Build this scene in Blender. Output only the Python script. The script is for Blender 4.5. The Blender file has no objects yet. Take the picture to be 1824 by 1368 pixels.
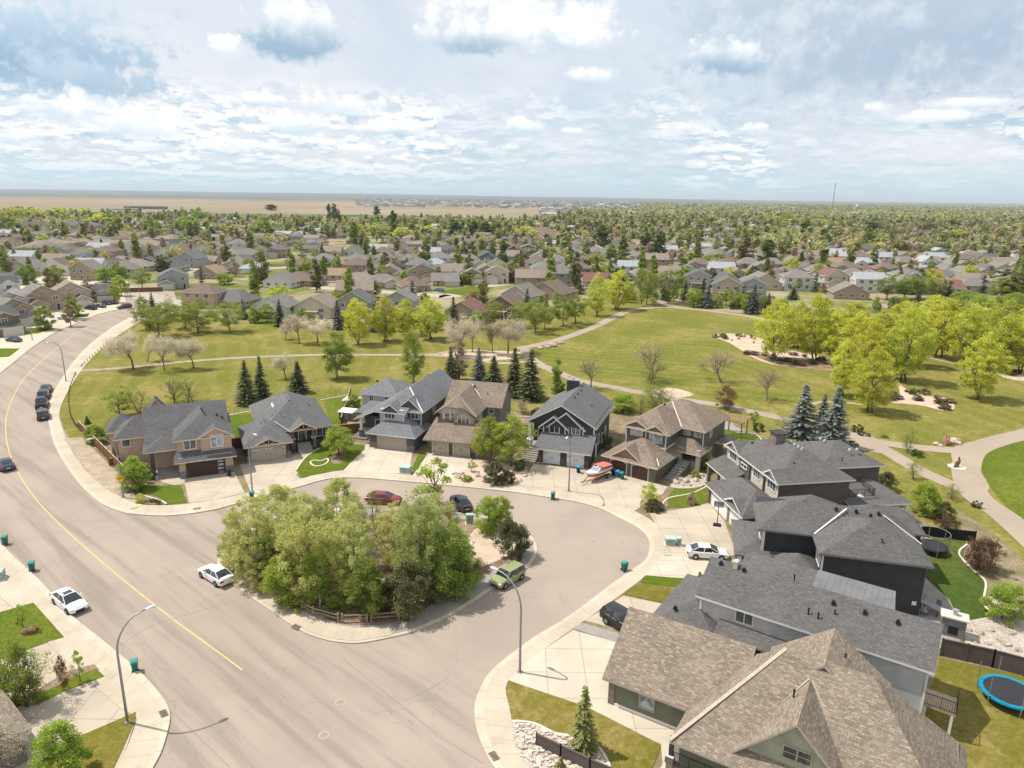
import bpy, math, random
import numpy as np
from mathutils import Vector, Matrix
random.seed(7)
RNG = np.random.default_rng(7)
SC = bpy.context.scene
COL = SC.collection
# ------------------------------------------------------------------ camera
F, CH, ROLL, HY = 1260., 40., math.radians(.75), 349.
PITCH = math.atan((684-HY)/F)
_r0 = Vector((1, 0, 0)); _u0 = Vector((0, math.sin(PITCH), math.cos(PITCH))); _f0 = Vector((0, math.cos(PITCH), -math.sin(PITCH)))
_R = _r0*math.cos(ROLL)+_u0*math.sin(ROLL); _U = _u0*math.cos(ROLL)-_r0*math.sin(ROLL)
cam = bpy.data.cameras.new('camera'); camo = bpy.data.objects.new('camera', cam); COL.objects.link(camo)
cam.sensor_fit = 'HORIZONTAL'; cam.sensor_width = 36; cam.lens = 36*F/1824; cam.clip_start = .5; cam.clip_end = 80000
M = Matrix((( _R.x, _U.x, -_f0.x, 0), (_R.y, _U.y, -_f0.y, 0), (_R.z, _U.z, -_f0.z, CH), (0, 0, 0, 1)))
camo.matrix_world = M
SC.camera = camo
def rayd(px, py): return _R*((px-912)/F)+_U*(-(py-684)/F)+_f0
def P(px, py, z=0):
    d = rayd(px, py); t = (z-CH)/d.z
    return Vector((d.x*t, d.y*t, z))
def pxm(px, py):                       # pixels per metre across, at the ground point under a pixel
    p = P(px, py); return F/(_f0.dot(p-Vector((0, 0, CH))))
def hgt(px, py, ty):                   # height of an upright thing standing at a pixel whose top is at row ty
    b = P(px, py)
    lo, hi = 0., 60.
    for _ in range(30):
        m = (lo+hi)/2; q = Vector((b.x, b.y, m))-Vector((0, 0, CH))
        y = 684-F*_U.dot(q)/_f0.dot(q)
        if y > ty: lo = m
        else: hi = m
    return lo
CR = {0: (0, 0, 1), 1: (0, 300, 3), 2: (608, 300, 3), 3: (1216, 300, 3), 4: (0, 640, 3), 5: (608, 640, 3), 6: (1216, 640, 3), 7: (0, 912, 3), 8: (608, 912, 3), 9: (1216, 912, 3)}
def cx(c, x, y): o = CR[c]; return (o[0]+x/o[2], o[1]+y/o[2])
def CP(c, *pts): return [cx(c, x, y) for x, y in pts]
# ------------------------------------------------------------------ light, exposure
vs = SC.view_settings; vs.view_transform = 'Standard'; vs.look = 'None'; vs.gamma = 1; vs.use_curve_mapping = False; vs.exposure = 0.22
SUN = Vector((-.57, .145, 1)).normalized()
sl = bpy.data.lights.new('sun', 'SUN'); sl.energy = 4.3; sl.angle = math.radians(.6); sl.color = (1, .95, .86)
so = bpy.data.objects.new('sun', sl); COL.objects.link(so); so.rotation_euler = SUN.to_track_quat('Z', 'Y').to_euler()
# ------------------------------------------------------------------ node helpers
class NT:
    def __init__(s, nt): s.nt = nt; s.n = nt.nodes; s.l = nt.links
    def node(s, t, **kw):
        n = s.n.new(t)
        for k, v in kw.items():
            if k in n.inputs.keys() if isinstance(k, str) else False: s.set(n.inputs[k], v)
            else: setattr(n, k, v)
        return n
    def set(s, sock, v):
        if isinstance(v, bpy.types.NodeSocket): s.l.new(v, sock)
        else:
            if sock.type == 'RGBA' and len(v) == 3: v = (*v, 1)
            sock.default_value = v
    def m(s, op, a, b=None, c=None, clamp=False):
        n = s.n.new('ShaderNodeMath'); n.operation = op; n.use_clamp = clamp
        s.set(n.inputs[0], a)
        if b is not None: s.set(n.inputs[1], b)
        if c is not None: s.set(n.inputs[2], c)
        return n.outputs[0]
    def mix(s, f, a, b, blend='MIX'):
        n = s.n.new('ShaderNodeMix'); n.data_type = 'RGBA'; n.blend_type = blend
        s.set(n.inputs[0], f); s.set(n.inputs[6], a); s.set(n.inputs[7], b); return n.outputs[2]
    def noise(s, vec, scale, detail=4, rough=.55, dist=0, dims='3D'):
        n = s.n.new('ShaderNodeTexNoise'); n.noise_dimensions = dims
        if vec is not None: s.l.new(vec, n.inputs['Vector'])
        n.inputs['Scale'].default_value = scale; n.inputs['Detail'].default_value = detail; n.inputs['Roughness'].default_value = rough; n.inputs['Distortion'].default_value = dist
        return n.outputs['Fac']
    def ramp(s, f, stops, interp='LINEAR'):
        n = s.n.new('ShaderNodeValToRGB'); n.color_ramp.interpolation = interp; s.l.new(f, n.inputs[0]); e = n.color_ramp.elements
        while len(e) < len(stops): e.new(.5)
        for i, (p, c) in enumerate(stops):
            e[i].position = p; e[i].color = (*c, 1) if not isinstance(c, (int, float)) else (c, c, c, 1)
        return n.outputs[0]
    def mr(s, v, a, b, c=0, d=1, smooth=True):
        n = s.n.new('ShaderNodeMapRange'); n.interpolation_type = 'SMOOTHSTEP' if smooth else 'LINEAR'
        s.set(n.inputs[0], v)
        for i, x in enumerate((a, b, c, d)): n.inputs[i+1].default_value = x
        return n.outputs[0]
# ------------------------------------------------------------------ sky
W = bpy.data.worlds.new('World'); SC.world = W; W.use_nodes = True
w = NT(W.node_tree); w.n.clear()
wo = w.n.new('ShaderNodeOutputWorld')
sky = w.n.new('ShaderNodeTexSky'); sky.sky_type = 'NISHITA'; sky.sun_disc = False; sky.sun_elevation = math.radians(59.5); sky.sun_rotation = math.radians(-75.7); sky.dust_density = 1.2
sky.air_density = 1.0
tc = w.n.new('ShaderNodeTexCoord'); sx = w.n.new('ShaderNodeSeparateXYZ'); w.l.new(tc.outputs['Generated'], sx.inputs[0])
X, Y, Z = sx.outputs
zc = w.m('MAXIMUM', Z, 0.0)
den = w.m('ADD', zc, .045)
cmb = w.n.new('ShaderNodeCombineXYZ'); w.set(cmb.inputs[0], w.m('DIVIDE', X, den)); w.set(cmb.inputs[1], w.m('DIVIDE', Y, den))
pl = cmb.outputs[0]
den2 = w.m('ADD', zc, .078)
cmb2 = w.n.new('ShaderNodeCombineXYZ'); w.set(cmb2.inputs[0], w.m('DIVIDE', X, den2)); w.set(cmb2.inputs[1], w.m('DIVIDE', Y, den2))
az = w.m('ARCTAN2', X, Y); el = w.m('ARCSINE', Z)
ae = w.n.new('ShaderNodeCombineXYZ'); w.set(ae.inputs[0], az); w.set(ae.inputs[1], el)
# clear sky: the Nishita sky, a little hazier towards the ground
def bgm(col): return col
skyc = w.mix(1.0, sky.outputs[0], (.115, .115, .115), 'MULTIPLY')
skyc = w.mix(.6, skyc, (.46, .68, .78))
# high veil
n1 = w.noise(pl, .55, 5, .55, .6)
veil = w.mr(n1, .22, .52)
veil = w.m('MAXIMUM', w.m('MULTIPLY', veil, w.mr(el, .01, .06, .5, 1)), w.mr(el, .06, .14, 0, .9))
vn = w.noise(ae.outputs[0], 3.2, 5, .6, .8)
veilc = w.ramp(vn, [(.3, (.54, .64, .74)), (.5, (.68, .72, .79)), (.7, (.80, .80, .83))])
c = w.mix(w.m('MULTIPLY', veil, .92), skyc, veilc)
# scattered cumulus, rows of small puffs getting flatter towards the horizon
elw = w.m('POWER', w.m('MAXIMUM', el, .0005), .62)
def puff(scx, sce, dx, seed, th, soft, shift=.012):
    def f(off):
        k = w.n.new('ShaderNodeCombineXYZ'); w.set(k.inputs[0], w.m('MULTIPLY', az, scx)); w.set(k.inputs[1], w.m('MULTIPLY', w.m('ADD', elw, off), sce)); k.inputs[2].default_value = seed
        return w.noise(k.outputs[0], 1., 9, .56, .15)
    a_, b_ = f(0), f(shift)
    return w.mr(a_, th, th+soft), w.mr(w.m('SUBTRACT', b_, a_), -.05, .045, 0, 1)
pat = w.noise(ae.outputs[0], 5.5, 3, .5); hib = w.m('MULTIPLY', w.mr(el, .095, .15, 1, 0), w.m('MAXIMUM', w.mr(pat, .42, .6), w.mr(az, -.45, .15, .9, .2)))
for scx, sce, sd, th, op in ((15, 30, 3.1, .47, .85), (26, 46, 5.3, .49, .85), (44, 70, 8.7, .51, .85)):
    mk, shd = puff(scx, sce, 0, sd, th, .10)
    col = w.mix(shd, (.95, .94, .93), (.40, .57, .71))
    c = w.mix(w.m('MULTIPLY', w.m('MULTIPLY', mk, op), hib), c, col)
# individual clouds: direction of the middle, half width, half height, how dark the base is, softness
wn = w.noise(ae.outputs[0], 16., 9, .62); wn2 = w.noise(ae.outputs[0], 48., 7, .6)
wob = w.m('ADD', w.m('MULTIPLY', w.m('SUBTRACT', wn, .5), 2.6), w.m('MULTIPLY', w.m('SUBTRACT', wn2, .5), 2.0))
def azel(px, py):
    d = rayd(px, py).normalized(); return math.atan2(d.x, d.y), math.asin(d.z)
def cloud(c, px, py, wx, wy, dark=1., soft=.3, grey=(.40, .56, .70), top=(.97, .97, .97), lo=-.35, hi=.45, op=.9, sfx=1.7):
    a, e = azel(px, py); u = w.m('DIVIDE', w.m('SUBTRACT', az, a), wx/F); v0 = w.m('DIVIDE', w.m('SUBTRACT', el, e), wy/F)
    v = w.m('MULTIPLY', v0, w.mr(v0, -.25, .05, 1.5, 1.0))
    r = w.m('SQRT', w.m('ADD', w.m('MULTIPLY', u, u), w.m('MULTIPLY', v, v)))
    up = w.mr(v0, -.6, .3, .5, 1)
    g = w.m('SUBTRACT', w.m('SUBTRACT', 1, r), w.m('MULTIPLY', wob, w.m('MULTIPLY', up, -1)))
    mask = w.mr(g, 0, soft*sfx, 0, op)
    sh = w.mr(w.m('ADD', v0, w.m('MULTIPLY', wob, .45)), lo, hi)
    col = w.mix(sh, tuple(t*(1-dark)+g_*dark for t, g_ in zip(top, grey)), top)
    return w.mix(mask, c, col)
c = cloud(c, 1700, 60, 500, 215, 1., .6, (.32, .43, .57), (.54, .62, .72), -.8, 1.1, .97)
c = cloud(c, 1440, -20, 290, 75, 1., .5, (.44, .54, .64), (.62, .68, .75), op=.8)
c = cloud(c, 70, 105, 205, 100, 1., .4, (.18, .36, .54), (.50, .64, .76), -.5, .9)
c = cloud(c, 130, 150, 120, 45, 1., .4, (.33, .49, .62), (.52, .64, .75), -.6, .9)
c = cloud(c, 520, 70, 100, 62, 1., .3, (.27, .42, .57), (.90, .92, .94), -.3, .85)
c = cloud(c, 405, 88, 34, 26, .5, .25)
c = cloud(c, 960, 55, 200, 75, .9, .4, (.48, .60, .70), (.95, .95, .96), -.5, .15)
c = cloud(c, 850, 75, 80, 34, 1., .35, (.30, .45, .60), (.88, .90, .93), -.4, .7)
c = cloud(c, 1285, 112, 76, 38, 1., .3, (.30, .45, .60), (.88, .90, .93), -.3, .75)
c = cloud(c, 1065, 135, 60, 18, .4, .5)
c = cloud(c, 480, 180, 42, 16, .6, .3); c = cloud(c, 600, 190, 75, 28, .7, .35, (.58, .70, .79)); c = cloud(c, 525, 225, 60, 26, .8, .3, (.5, .66, .77))
c = cloud(c, 240, 225, 75, 38, .6, .35, (.5, .65, .76)); c = cloud(c, 110, 195, 95, 30, .7, .4, (.55, .68, .78)); c = cloud(c, 30, 245, 60, 20, .6, .4, (.52, .68, .78))
c = cloud(c, 700, 232, 80, 20, .7, .4); c = cloud(c, 640, 268, 60, 14, .5, .4); c = cloud(c, 930, 228, 46, 20, .7, .3); c = cloud(c, 1020, 236, 32, 12, .6, .3)
c = cloud(c, 905, 262, 22, 10, .3, .3); c = cloud(c, 1263, 235, 18, 9, .3, .3); c = cloud(c, 1340, 228, 20, 10, .3, .3)
c = cloud(c, 1640, 210, 75, 14, .5, .4, (.6, .7, .78)); c = cloud(c, 1560, 192, 30, 12, .5, .4, (.6, .7, .78)); c = cloud(c, 1720, 185, 60, 12, .6, .4, (.5, .63, .74))
c = cloud(c, 420, 262, 90, 16, .5, .5, (.55, .7, .8)); c = cloud(c, 280, 262, 70, 14, .6, .5, (.5, .67, .78))
hz = w.mr(el, -.004, .05, .75, 0)
c = w.mix(hz, c, (.50, .73, .84))
bg = w.n.new('ShaderNodeBackground'); w.l.new(c, bg.inputs[0]); bg.inputs[1].default_value = 1.0
w.l.new(bg.outputs[0], wo.inputs[0])
W.cycles.sampling_method = 'MANUAL'; W.cycles.sample_map_resolution = 512
# ------------------------------------------------------------------ materials
MATS = {}
def newmat(name, rough=.8, spec=.3):
    m = bpy.data.materials.new(name); m.use_nodes = True; t = NT(m.node_tree); b = t.n['Principled BSDF']
    b.inputs['Roughness'].default_value = rough; b.inputs['Specular IOR Level'].default_value = spec
    return m, t, b
def plain(name, col, rough=.7, metal=0, spec=.3, var=.12, scale=3.):
    if name in MATS: return MATS[name]
    m, t, b = newmat(name, rough, spec); b.inputs['Metallic'].default_value = metal
    g = t.n.new('ShaderNodeTexCoord')
    n = t.noise(g.outputs['Object'], scale, 5, .6)
    cc = t.mix(t.mr(n, .3, .7), tuple(x*(1-var) for x in col), tuple(min(1, x*(1+var)) for x in col))
    t.l.new(cc, b.inputs['Base Color']); MATS[name] = m; return m
def shingle(name, a, bcol, cvar=.5, contrast=.5):
    if name in MATS: return MATS[name]
    m, t, b = newmat(name, .95, .15)
    uv = t.n.new('ShaderNodeUVMap')
    br = t.n.new('ShaderNodeTexBrick'); t.l.new(uv.outputs[0], br.inputs[0]); br.offset = .37; br.offset_frequency = 3
    br.inputs['Scale'].default_value = 1; br.inputs['Brick Width'].default_value = .42; br.inputs['Row Height'].default_value = .16; br.inputs['Mortar Size'].default_value = .012
    br.inputs['Color1'].default_value = (*a, 1); br.inputs['Color2'].default_value = (*bcol, 1); br.inputs['Mortar'].default_value = tuple(x*.55 for x in a)+(1,)
    sq = t.n.new('ShaderNodeMapping'); sq.inputs['Scale'].default_value = (.42, 1, 1); t.l.new(uv.outputs[0], sq.inputs[0]); n = t.noise(sq.outputs[0], 6., 2, .7); n2 = t.noise(uv.outputs[0], .35, 5, .6)
    c1 = t.mix(t.mr(n, .35, .65, 0, contrast), br.outputs[0], tuple(x*.72 for x in a)); c1 = t.mix(t.mr(n2, .35, .7, 0, .16), c1, tuple(min(1, x*1.25) for x in bcol))
    t.l.new(c1, b.inputs['Base Color'])
    bp = t.n.new('ShaderNodeBump'); bp.inputs['Strength'].default_value = .5; bp.inputs['Distance'].default_value = .02; t.l.new(br.outputs['Fac'], bp.inputs['Height']); bp.invert = True
    t.l.new(bp.outputs[0], b.inputs['Normal']); MATS[name] = m; return m
def siding(name, col, pitch=.16, vertical=False):
    if name in MATS: return MATS[name]
    m, t, b = newmat(name, .7, .25)
    uv = t.n.new('ShaderNodeUVMap'); s = t.n.new('ShaderNodeSeparateXYZ'); t.l.new(uv.outputs[0], s.inputs[0])
    f = t.m('FRACT', t.m('DIVIDE', s.outputs[0 if vertical else 1], pitch))
    ln = t.mr(f, .0, .14, 1, 0)
    n = t.noise(uv.outputs[0], .8, 5, .6)
    c1 = t.mix(t.mr(n, .3, .7), tuple(x*.88 for x in col), tuple(min(1, x*1.1) for x in col)); c1 = t.mix(t.m('MULTIPLY', ln, .45), c1, tuple(x*.4 for x in col))
    t.l.new(c1, b.inputs['Base Color'])
    bp = t.n.new('ShaderNodeBump'); bp.inputs['Strength'].default_value = .6; bp.inputs['Distance'].default_value = .02; t.l.new(f, bp.inputs['Height']); t.l.new(bp.outputs[0], b.inputs['Normal'])
    MATS[name] = m; return m
def stone(name, a, c2, scale=2.2):
    if name in MATS: return MATS[name]
    m, t, b = newmat(name, .9, .2)
    uv = t.n.new('ShaderNodeUVMap'); br = t.n.new('ShaderNodeTexBrick'); t.l.new(uv.outputs[0], br.inputs[0])
    br.inputs['Scale'].default_value = 1; br.inputs['Brick Width'].default_value = .42; br.inputs['Row Height'].default_value = .17; br.inputs['Mortar Size'].default_value = .015
    br.inputs['Color1'].default_value = (*a, 1); br.inputs['Color2'].default_value = (*c2, 1); br.inputs['Mortar'].default_value = (.12, .11, .10, 1); br.offset = .4
    n = t.noise(uv.outputs[0], 5, 4, .6); t.l.new(t.mix(t.mr(n, .3, .7, 0, .5), br.outputs[0], tuple(x*.6 for x in a)), b.inputs['Base Color']); MATS[name] = m; return m
def ground_mat(name, stops, scale, rough=.95, fine=None, fscale=8, fmix=.4, bump=0):
    if name in MATS: return MATS[name]
    m, t, b = newmat(name, rough, .1); g = t.n.new('ShaderNodeNewGeometry')
    n = t.noise(g.outputs['Position'], scale, 8, .62, .3); c1 = t.ramp(n, stops)
    if fine:
        n2 = t.noise(g.outputs['Position'], fscale, 5, .7); c1 = t.mix(t.mr(n2, .42, .62, 0, fmix), c1, fine)
    t.l.new(c1, b.inputs['Base Color'])
    if bump:
        bp = t.n.new('ShaderNodeBump'); bp.inputs['Strength'].default_value = bump; bp.inputs['Distance'].default_value = .1; t.l.new(t.noise(g.outputs['Position'], fscale, 4), bp.inputs['Height']); t.l.new(bp.outputs[0], b.inputs['Normal'])
    MATS[name] = m; return m
def glassm(name='window_glass', col=(.03, .04, .05), rough=.08):
    if name in MATS: return MATS[name]
    m, t, b = newmat(name, rough, .9); g = t.n.new('ShaderNodeTexCoord')
    n = t.noise(g.outputs['Object'], 1.3, 2, .5)
    t.l.new(t.mix(t.mr(n, .45, .6, 0, .6), col, tuple(x*3+.05 for x in col)), b.inputs['Base Color']); MATS[name] = m; return m
# ------------------------------------------------------------------ mesh helper
class MB:
    def __init__(s): s.v = []; s.f = []; s.m = []
    def poly(s, pts, m=0):
        i = len(s.v); s.v += [tuple(p) for p in pts]; s.f.append(tuple(range(i, i+len(pts)))); s.m.append(m)
    def box(s, x0, x1, y0, y1, z0, z1, m=0, top=None):
        tx = ty = 0
        if top: tx, ty = top
        i = len(s.v)
        s.v += [(x0, y0, z0), (x1, y0, z0), (x1, y1, z0), (x0, y1, z0), (x0+tx, y0+ty, z1), (x1-tx, y0+ty, z1), (x1-tx, y1-ty, z1), (x0+tx, y1-ty, z1)]
        for q in ((0, 3, 2, 1), (4, 5, 6, 7), (0, 1, 5, 4), (1, 2, 6, 5), (2, 3, 7, 6), (3, 0, 4, 7)): s.f.append(tuple(i+k for k in q)); s.m.append(m)
    def prism(s, pts, z0, z1, m=0, ms=None):
        n = len(pts); i = len(s.v)
        a = sum(pts[k][0]*pts[(k+1) % n][1]-pts[(k+1) % n][0]*pts[k][1] for k in range(n))
        if a < 0: pts = pts[::-1]
        s.v += [(p[0], p[1], z0) for p in pts]+[(p[0], p[1], z1) for p in pts]
        s.f.append(tuple(range(i+n, i+2*n))); s.m.append(m)
        for k in range(n): s.f.append((i+k, i+(k+1) % n, i+n+(k+1) % n, i+n+k)); s.m.append(m if ms is None else ms)
    def tube(s, pts, rs, n=8, m=0, cap=True):
        pts = [Vector(p) for p in pts]
        if isinstance(rs, (int, float)): rs = [rs]*len(pts)
        i0 = len(s.v); ax = None
        for k, p in enumerate(pts):
            d = (pts[min(k+1, len(pts)-1)]-pts[max(k-1, 0)]).normalized()
            if ax is None: ax = d.orthogonal().normalized()
            ax = (ax-d*ax.dot(d)).normalized(); b = d.cross(ax)
            for j in range(n):
                a = 2*math.pi*j/n; s.v.append(tuple(p+(ax*math.cos(a)+b*math.sin(a))*rs[k]))
        for k in range(len(pts)-1):
            for j in range(n):
                a = i0+k*n+j; b_ = i0+k*n+(j+1) % n; s.f.append((a, b_, b_+n, a+n)); s.m.append(m)
        if cap:
            s.f.append(tuple(i0+j for j in range(n))[::-1]); s.m.append(m); s.f.append(tuple(i0+(len(pts)-1)*n+j for j in range(n))); s.m.append(m)
    def slab(s, faces, t=.2, m=0, ms=1):
        keys = {}; vs_ = []
        def vid(p):
            k = (round(p[0], 3), round(p[1], 3), round(p[2], 3))
            if k not in keys: keys[k] = len(vs_); vs_.append(tuple(p))
            return keys[k]
        ff = []
        for f in faces:
            ids = []
            for p in f:
                q = vid(p)
                if not ids or (ids[-1] != q): ids.append(q)
            if ids[0] == ids[-1]: ids.pop()
            if len(ids) < 3: continue
            a = Vector(vs_[ids[1]])-Vector(vs_[ids[0]]); b = Vector(vs_[ids[2]])-Vector(vs_[ids[0]])
            if a.cross(b).z < 0: ids = ids[::-1]
            ff.append(tuple(ids))
        i = len(s.v); n = len(vs_); s.v += vs_+[(x, y, z-t) for x, y, z in vs_]
        ed = {}
        for f in ff:
            s.f.append(tuple(i+k for k in f)); s.m.append(m)
            s.f.append(tuple(i+n+k for k in f[::-1])); s.m.append(ms)
            for a, b in zip(f, f[1:]+f[:1]): ed[(a, b)] = 1
        for (a, b) in ed:
            if (b, a) not in ed: s.f.append((i+a, i+n+a, i+n+b, i+b)); s.m.append(ms)
    def build(s, name, mats, parent=None, smooth=False, uv=True):
        me = bpy.data.meshes.new(name); me.from_pydata(s.v, [], s.f); me.update()
        if not isinstance(mats, (list, tuple)): mats = [mats]
        for m in mats: me.materials.append(m)
        me.polygons.foreach_set('material_index', s.m)
        if smooth: me.polygons.foreach_set('use_smooth', [True]*len(s.f))
        if uv:
            ul = me.uv_layers.new(name='UVMap'); dat = np.zeros(len(me.loops)*2, 'f'); k = 0
            for p in me.polygons:
                nn = p.normal
                if abs(nn.z) > .985: ta, tb = Vector((1, 0, 0)), Vector((0, 1, 0))
                else:
                    ta = Vector((-nn.y, nn.x, 0)).normalized(); tb = nn.cross(ta)
                for vi in p.vertices:
                    co = me.vertices[vi].co; dat[k] = co.dot(ta); dat[k+1] = co.dot(tb); k += 2
            ul.data.foreach_set('uv', dat)
        o = bpy.data.objects.new(name, me); COL.objects.link(o)
        if parent: o.parent = parent
        return o
def tag(o, label=None, cat=None, group=None, kind=None):
    if label: o['label'] = label
    if cat: o['category'] = cat
    if group: o['group'] = group
    if kind: o['kind'] = kind
    return o
def thing(name, loc, rz, label, cat, group=None):
    o = bpy.data.objects.new(name, None); COL.objects.link(o); o.location = loc; o.rotation_euler = (0, 0, rz); o.empty_display_size = .3
    return tag(o, label, cat, group)
def copy_tree(o, parent=None):
    c = o.copy(); COL.objects.link(c)
    if parent: c.parent = parent
    for ch in KIDS.get(o.name, ()): copy_tree(ch, c)
    return c
KIDS = {}
def index_kids(o):
    KIDS[o.name] = [c for c in bpy.data.objects if c.parent == o]
    for c in KIDS[o.name]: index_kids(c)
def cat_rom(pts, n=8, closed=False):
    out = []; L = len(pts)
    rng = range(L) if closed else range(L-1)
    for i in rng:
        g = (lambda k: pts[k % L]) if closed else (lambda k: pts[max(0, min(L-1, k))])
        p0, p1, p2, p3 = g(i-1), g(i), g(i+1), g(i+2)
        for k in range(n):
            t = k/n; t2 = t*t; t3 = t2*t
            out.append(tuple(.5*(2*p1[j]+(-p0[j]+p2[j])*t+(2*p0[j]-5*p1[j]+4*p2[j]-p3[j])*t2+(-p0[j]+3*p1[j]-3*p2[j]+p3[j])*t3) for j in range(2)))
    if not closed: out.append(tuple(pts[-1]))
    return out
def W2(pts): return [tuple(P(*p))[:2] for p in pts]
# ------------------------------------------------------------------ the ground
def struct(o, name=None): o['kind'] = 'structure'; return o
def gmat_base():
    m, t, b = newmat('ground', .98, .05); g = t.n.new('ShaderNodeNewGeometry'); s = t.n.new('ShaderNodeSeparateXYZ'); t.l.new(g.outputs['Position'], s.inputs[0])
    n = t.noise(g.outputs['Position'], .035, 6, .6, .4)
    town = t.ramp(n, [(.3, (.07, .10, .02)), (.45, (.16, .17, .045)), (.55, (.30, .25, .16)), (.7, (.36, .31, .24))])
    n2 = t.noise(g.outputs['Position'], .0011, 7, .6, .8)
    prair = t.ramp(n2, [(.3, (.27, .225, .15)), (.45, (.25, .20, .14)), (.6, (.30, .24, .17)), (.72, (.30, .25, .165))])
    n3 = t.noise(g.outputs['Position'], .006, 5, .6, .8); prair = t.mix(t.mr(n3, .62, .7, 0, .6), prair, (.17, .16, .10))
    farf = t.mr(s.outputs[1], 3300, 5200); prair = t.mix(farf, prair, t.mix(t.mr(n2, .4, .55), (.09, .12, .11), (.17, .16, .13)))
    edge = t.m('ADD', t.m('MULTIPLY', t.noise(g.outputs['Position'], .004, 3), 700), 1050)
    f = t.mr(t.m('SUBTRACT', s.outputs[1], edge), 0, 60)
    ratio = t.m('DIVIDE', s.outputs[0], t.m('MAXIMUM', s.outputs[1], 10))
    f = t.m('MULTIPLY', f, t.mr(ratio, .08, .2, 1, 0))
    city = t.ramp(t.noise(g.outputs['Position'], .012, 7, .7), [(.35, (.05, .07, .02)), (.5, (.12, .13, .05)), (.6, (.3, .28, .25)), (.66, (.1, .12, .04))])
    town = t.mix(t.mr(s.outputs[1], 900, 1300), town, city)
    t.l.new(t.mix(f, town, prair), b.inputs['Base Color']); return m
g = MB()
ys = [-40, 60, 200, 500, 1500, 5000, 15000, 45000]; hw = [120, 200, 400, 900, 2500, 7000, 20000, 60000]
for k in range(len(ys)-1): g.poly([(-hw[k], ys[k], 0), (hw[k], ys[k], 0), (hw[k+1], ys[k+1], 0), (-hw[k+1], ys[k+1], 0)])
struct(g.build('ground', gmat_base(), uv=False))
# a low rise on the left horizon
g = MB(); random.seed(3)
for row, (Y0, zz) in enumerate(((9000, 0), (14000, 34), (19000, 44))):
    pass
hp = [[(x*Y0, Y0, -.6+(zz+.6)*(max(0, min(1, (.42-x)/.6)))**.8*(.9+.1*math.sin(x*17+Y0))) for x in [(-1.2+.05*i) for i in range(40)]] for Y0, zz in ((9000, -.6), (13000, 30), (18000, 52), (24000, -.6))]
for a, b_ in zip(hp, hp[1:]):
    for i in range(39): g.poly([a[i], a[i+1], b_[i+1], b_[i]])
m_h = ground_mat('hill_grass', [(.35, (.09, .12, .13)), (.6, (.13, .15, .15))], .0006)
struct(g.build('hills', m_h, uv=False))
# asphalt
def asphalt(name, base=(.35, .284, .233)):
    if name in MATS: return MATS[name]
    m, t, b = newmat(name, .93, .15); gg = t.n.new('ShaderNodeNewGeometry'); p = gg.outputs['Position']
    n = t.noise(p, .09, 6, .6, .5); n2 = t.noise(p, 1.2, 6, .7); n3 = t.noise(p, 14, 3, .7)
    d_ = (P(600, 1368)-P(300, 1110)).normalized(); vm = []
    for q in ((-d_.y*.5, d_.x*.5, 0), (d_.x*.03, d_.y*.03, 0)):
        k = t.n.new('ShaderNodeVectorMath'); k.operation = 'DOT_PRODUCT'; t.l.new(p, k.inputs[0]); k.inputs[1].default_value = q; vm.append(k.outputs['Value'])
    mp = t.n.new('ShaderNodeCombineXYZ'); t.l.new(vm[0], mp.inputs[0]); t.l.new(vm[1], mp.inputs[1])
    st = t.noise(mp.outputs[0], 1., 5, .6, .15)
    c1 = t.mix(t.mr(n, .3, .7), tuple(x*.93 for x in base), tuple(x*1.1 for x in base))
    sp = t.n.new('ShaderNodeSeparateXYZ'); t.l.new(p, sp.inputs[0])
    nearroad = t.mr(t.m('ADD', sp.outputs[0], t.m('MULTIPLY', sp.outputs[1], .65)), 26, 34, 1, 0)
    c1 = t.mix(t.m('MULTIPLY', t.mr(st, .46, .66, 0, .95), nearroad), c1, tuple(x*.74 for x in base)); c1 = t.mix(t.m('MULTIPLY', t.mr(st, .45, .3, 0, .4), nearroad), c1, tuple(x*1.18 for x in base))
    c1 = t.mix(t.mr(n2, .55, .75, 0, .22), c1, tuple(x*.82 for x in base)); c1 = t.mix(t.mr(n3, .3, .7, 0, .3), c1, tuple(x*.85 for x in base))
    vo = t.n.new('ShaderNodeTexVoronoi'); vo.feature = 'DISTANCE_TO_EDGE'; vo.inputs['Scale'].default_value = .075; dd = t.n.new('ShaderNodeVectorMath'); dd.operation = 'ADD'
    nz = t.n.new('ShaderNodeTexNoise'); nz.inputs['Scale'].default_value = .5; t.l.new(p, nz.inputs[0]); sc_ = t.n.new('ShaderNodeVectorMath'); sc_.operation = 'SCALE'; sc_.inputs['Scale'].default_value = 2.2; t.l.new(nz.outputs['Color'], sc_.inputs[0])
    t.l.new(p, dd.inputs[0]); t.l.new(sc_.outputs[0], dd.inputs[1]); t.l.new(dd.outputs[0], vo.inputs[0])
    cr = t.mr(vo.outputs['Distance'], .0, .006, .38, 0)
    c1 = t.mix(t.m('MULTIPLY', cr, t.mr(n2, .4, .6)), c1, tuple(x*.45 for x in base))
    t.l.new(c1, b.inputs['Base Color']); MATS[name] = m; return m
M_AS = asphalt('asphalt')
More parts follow.
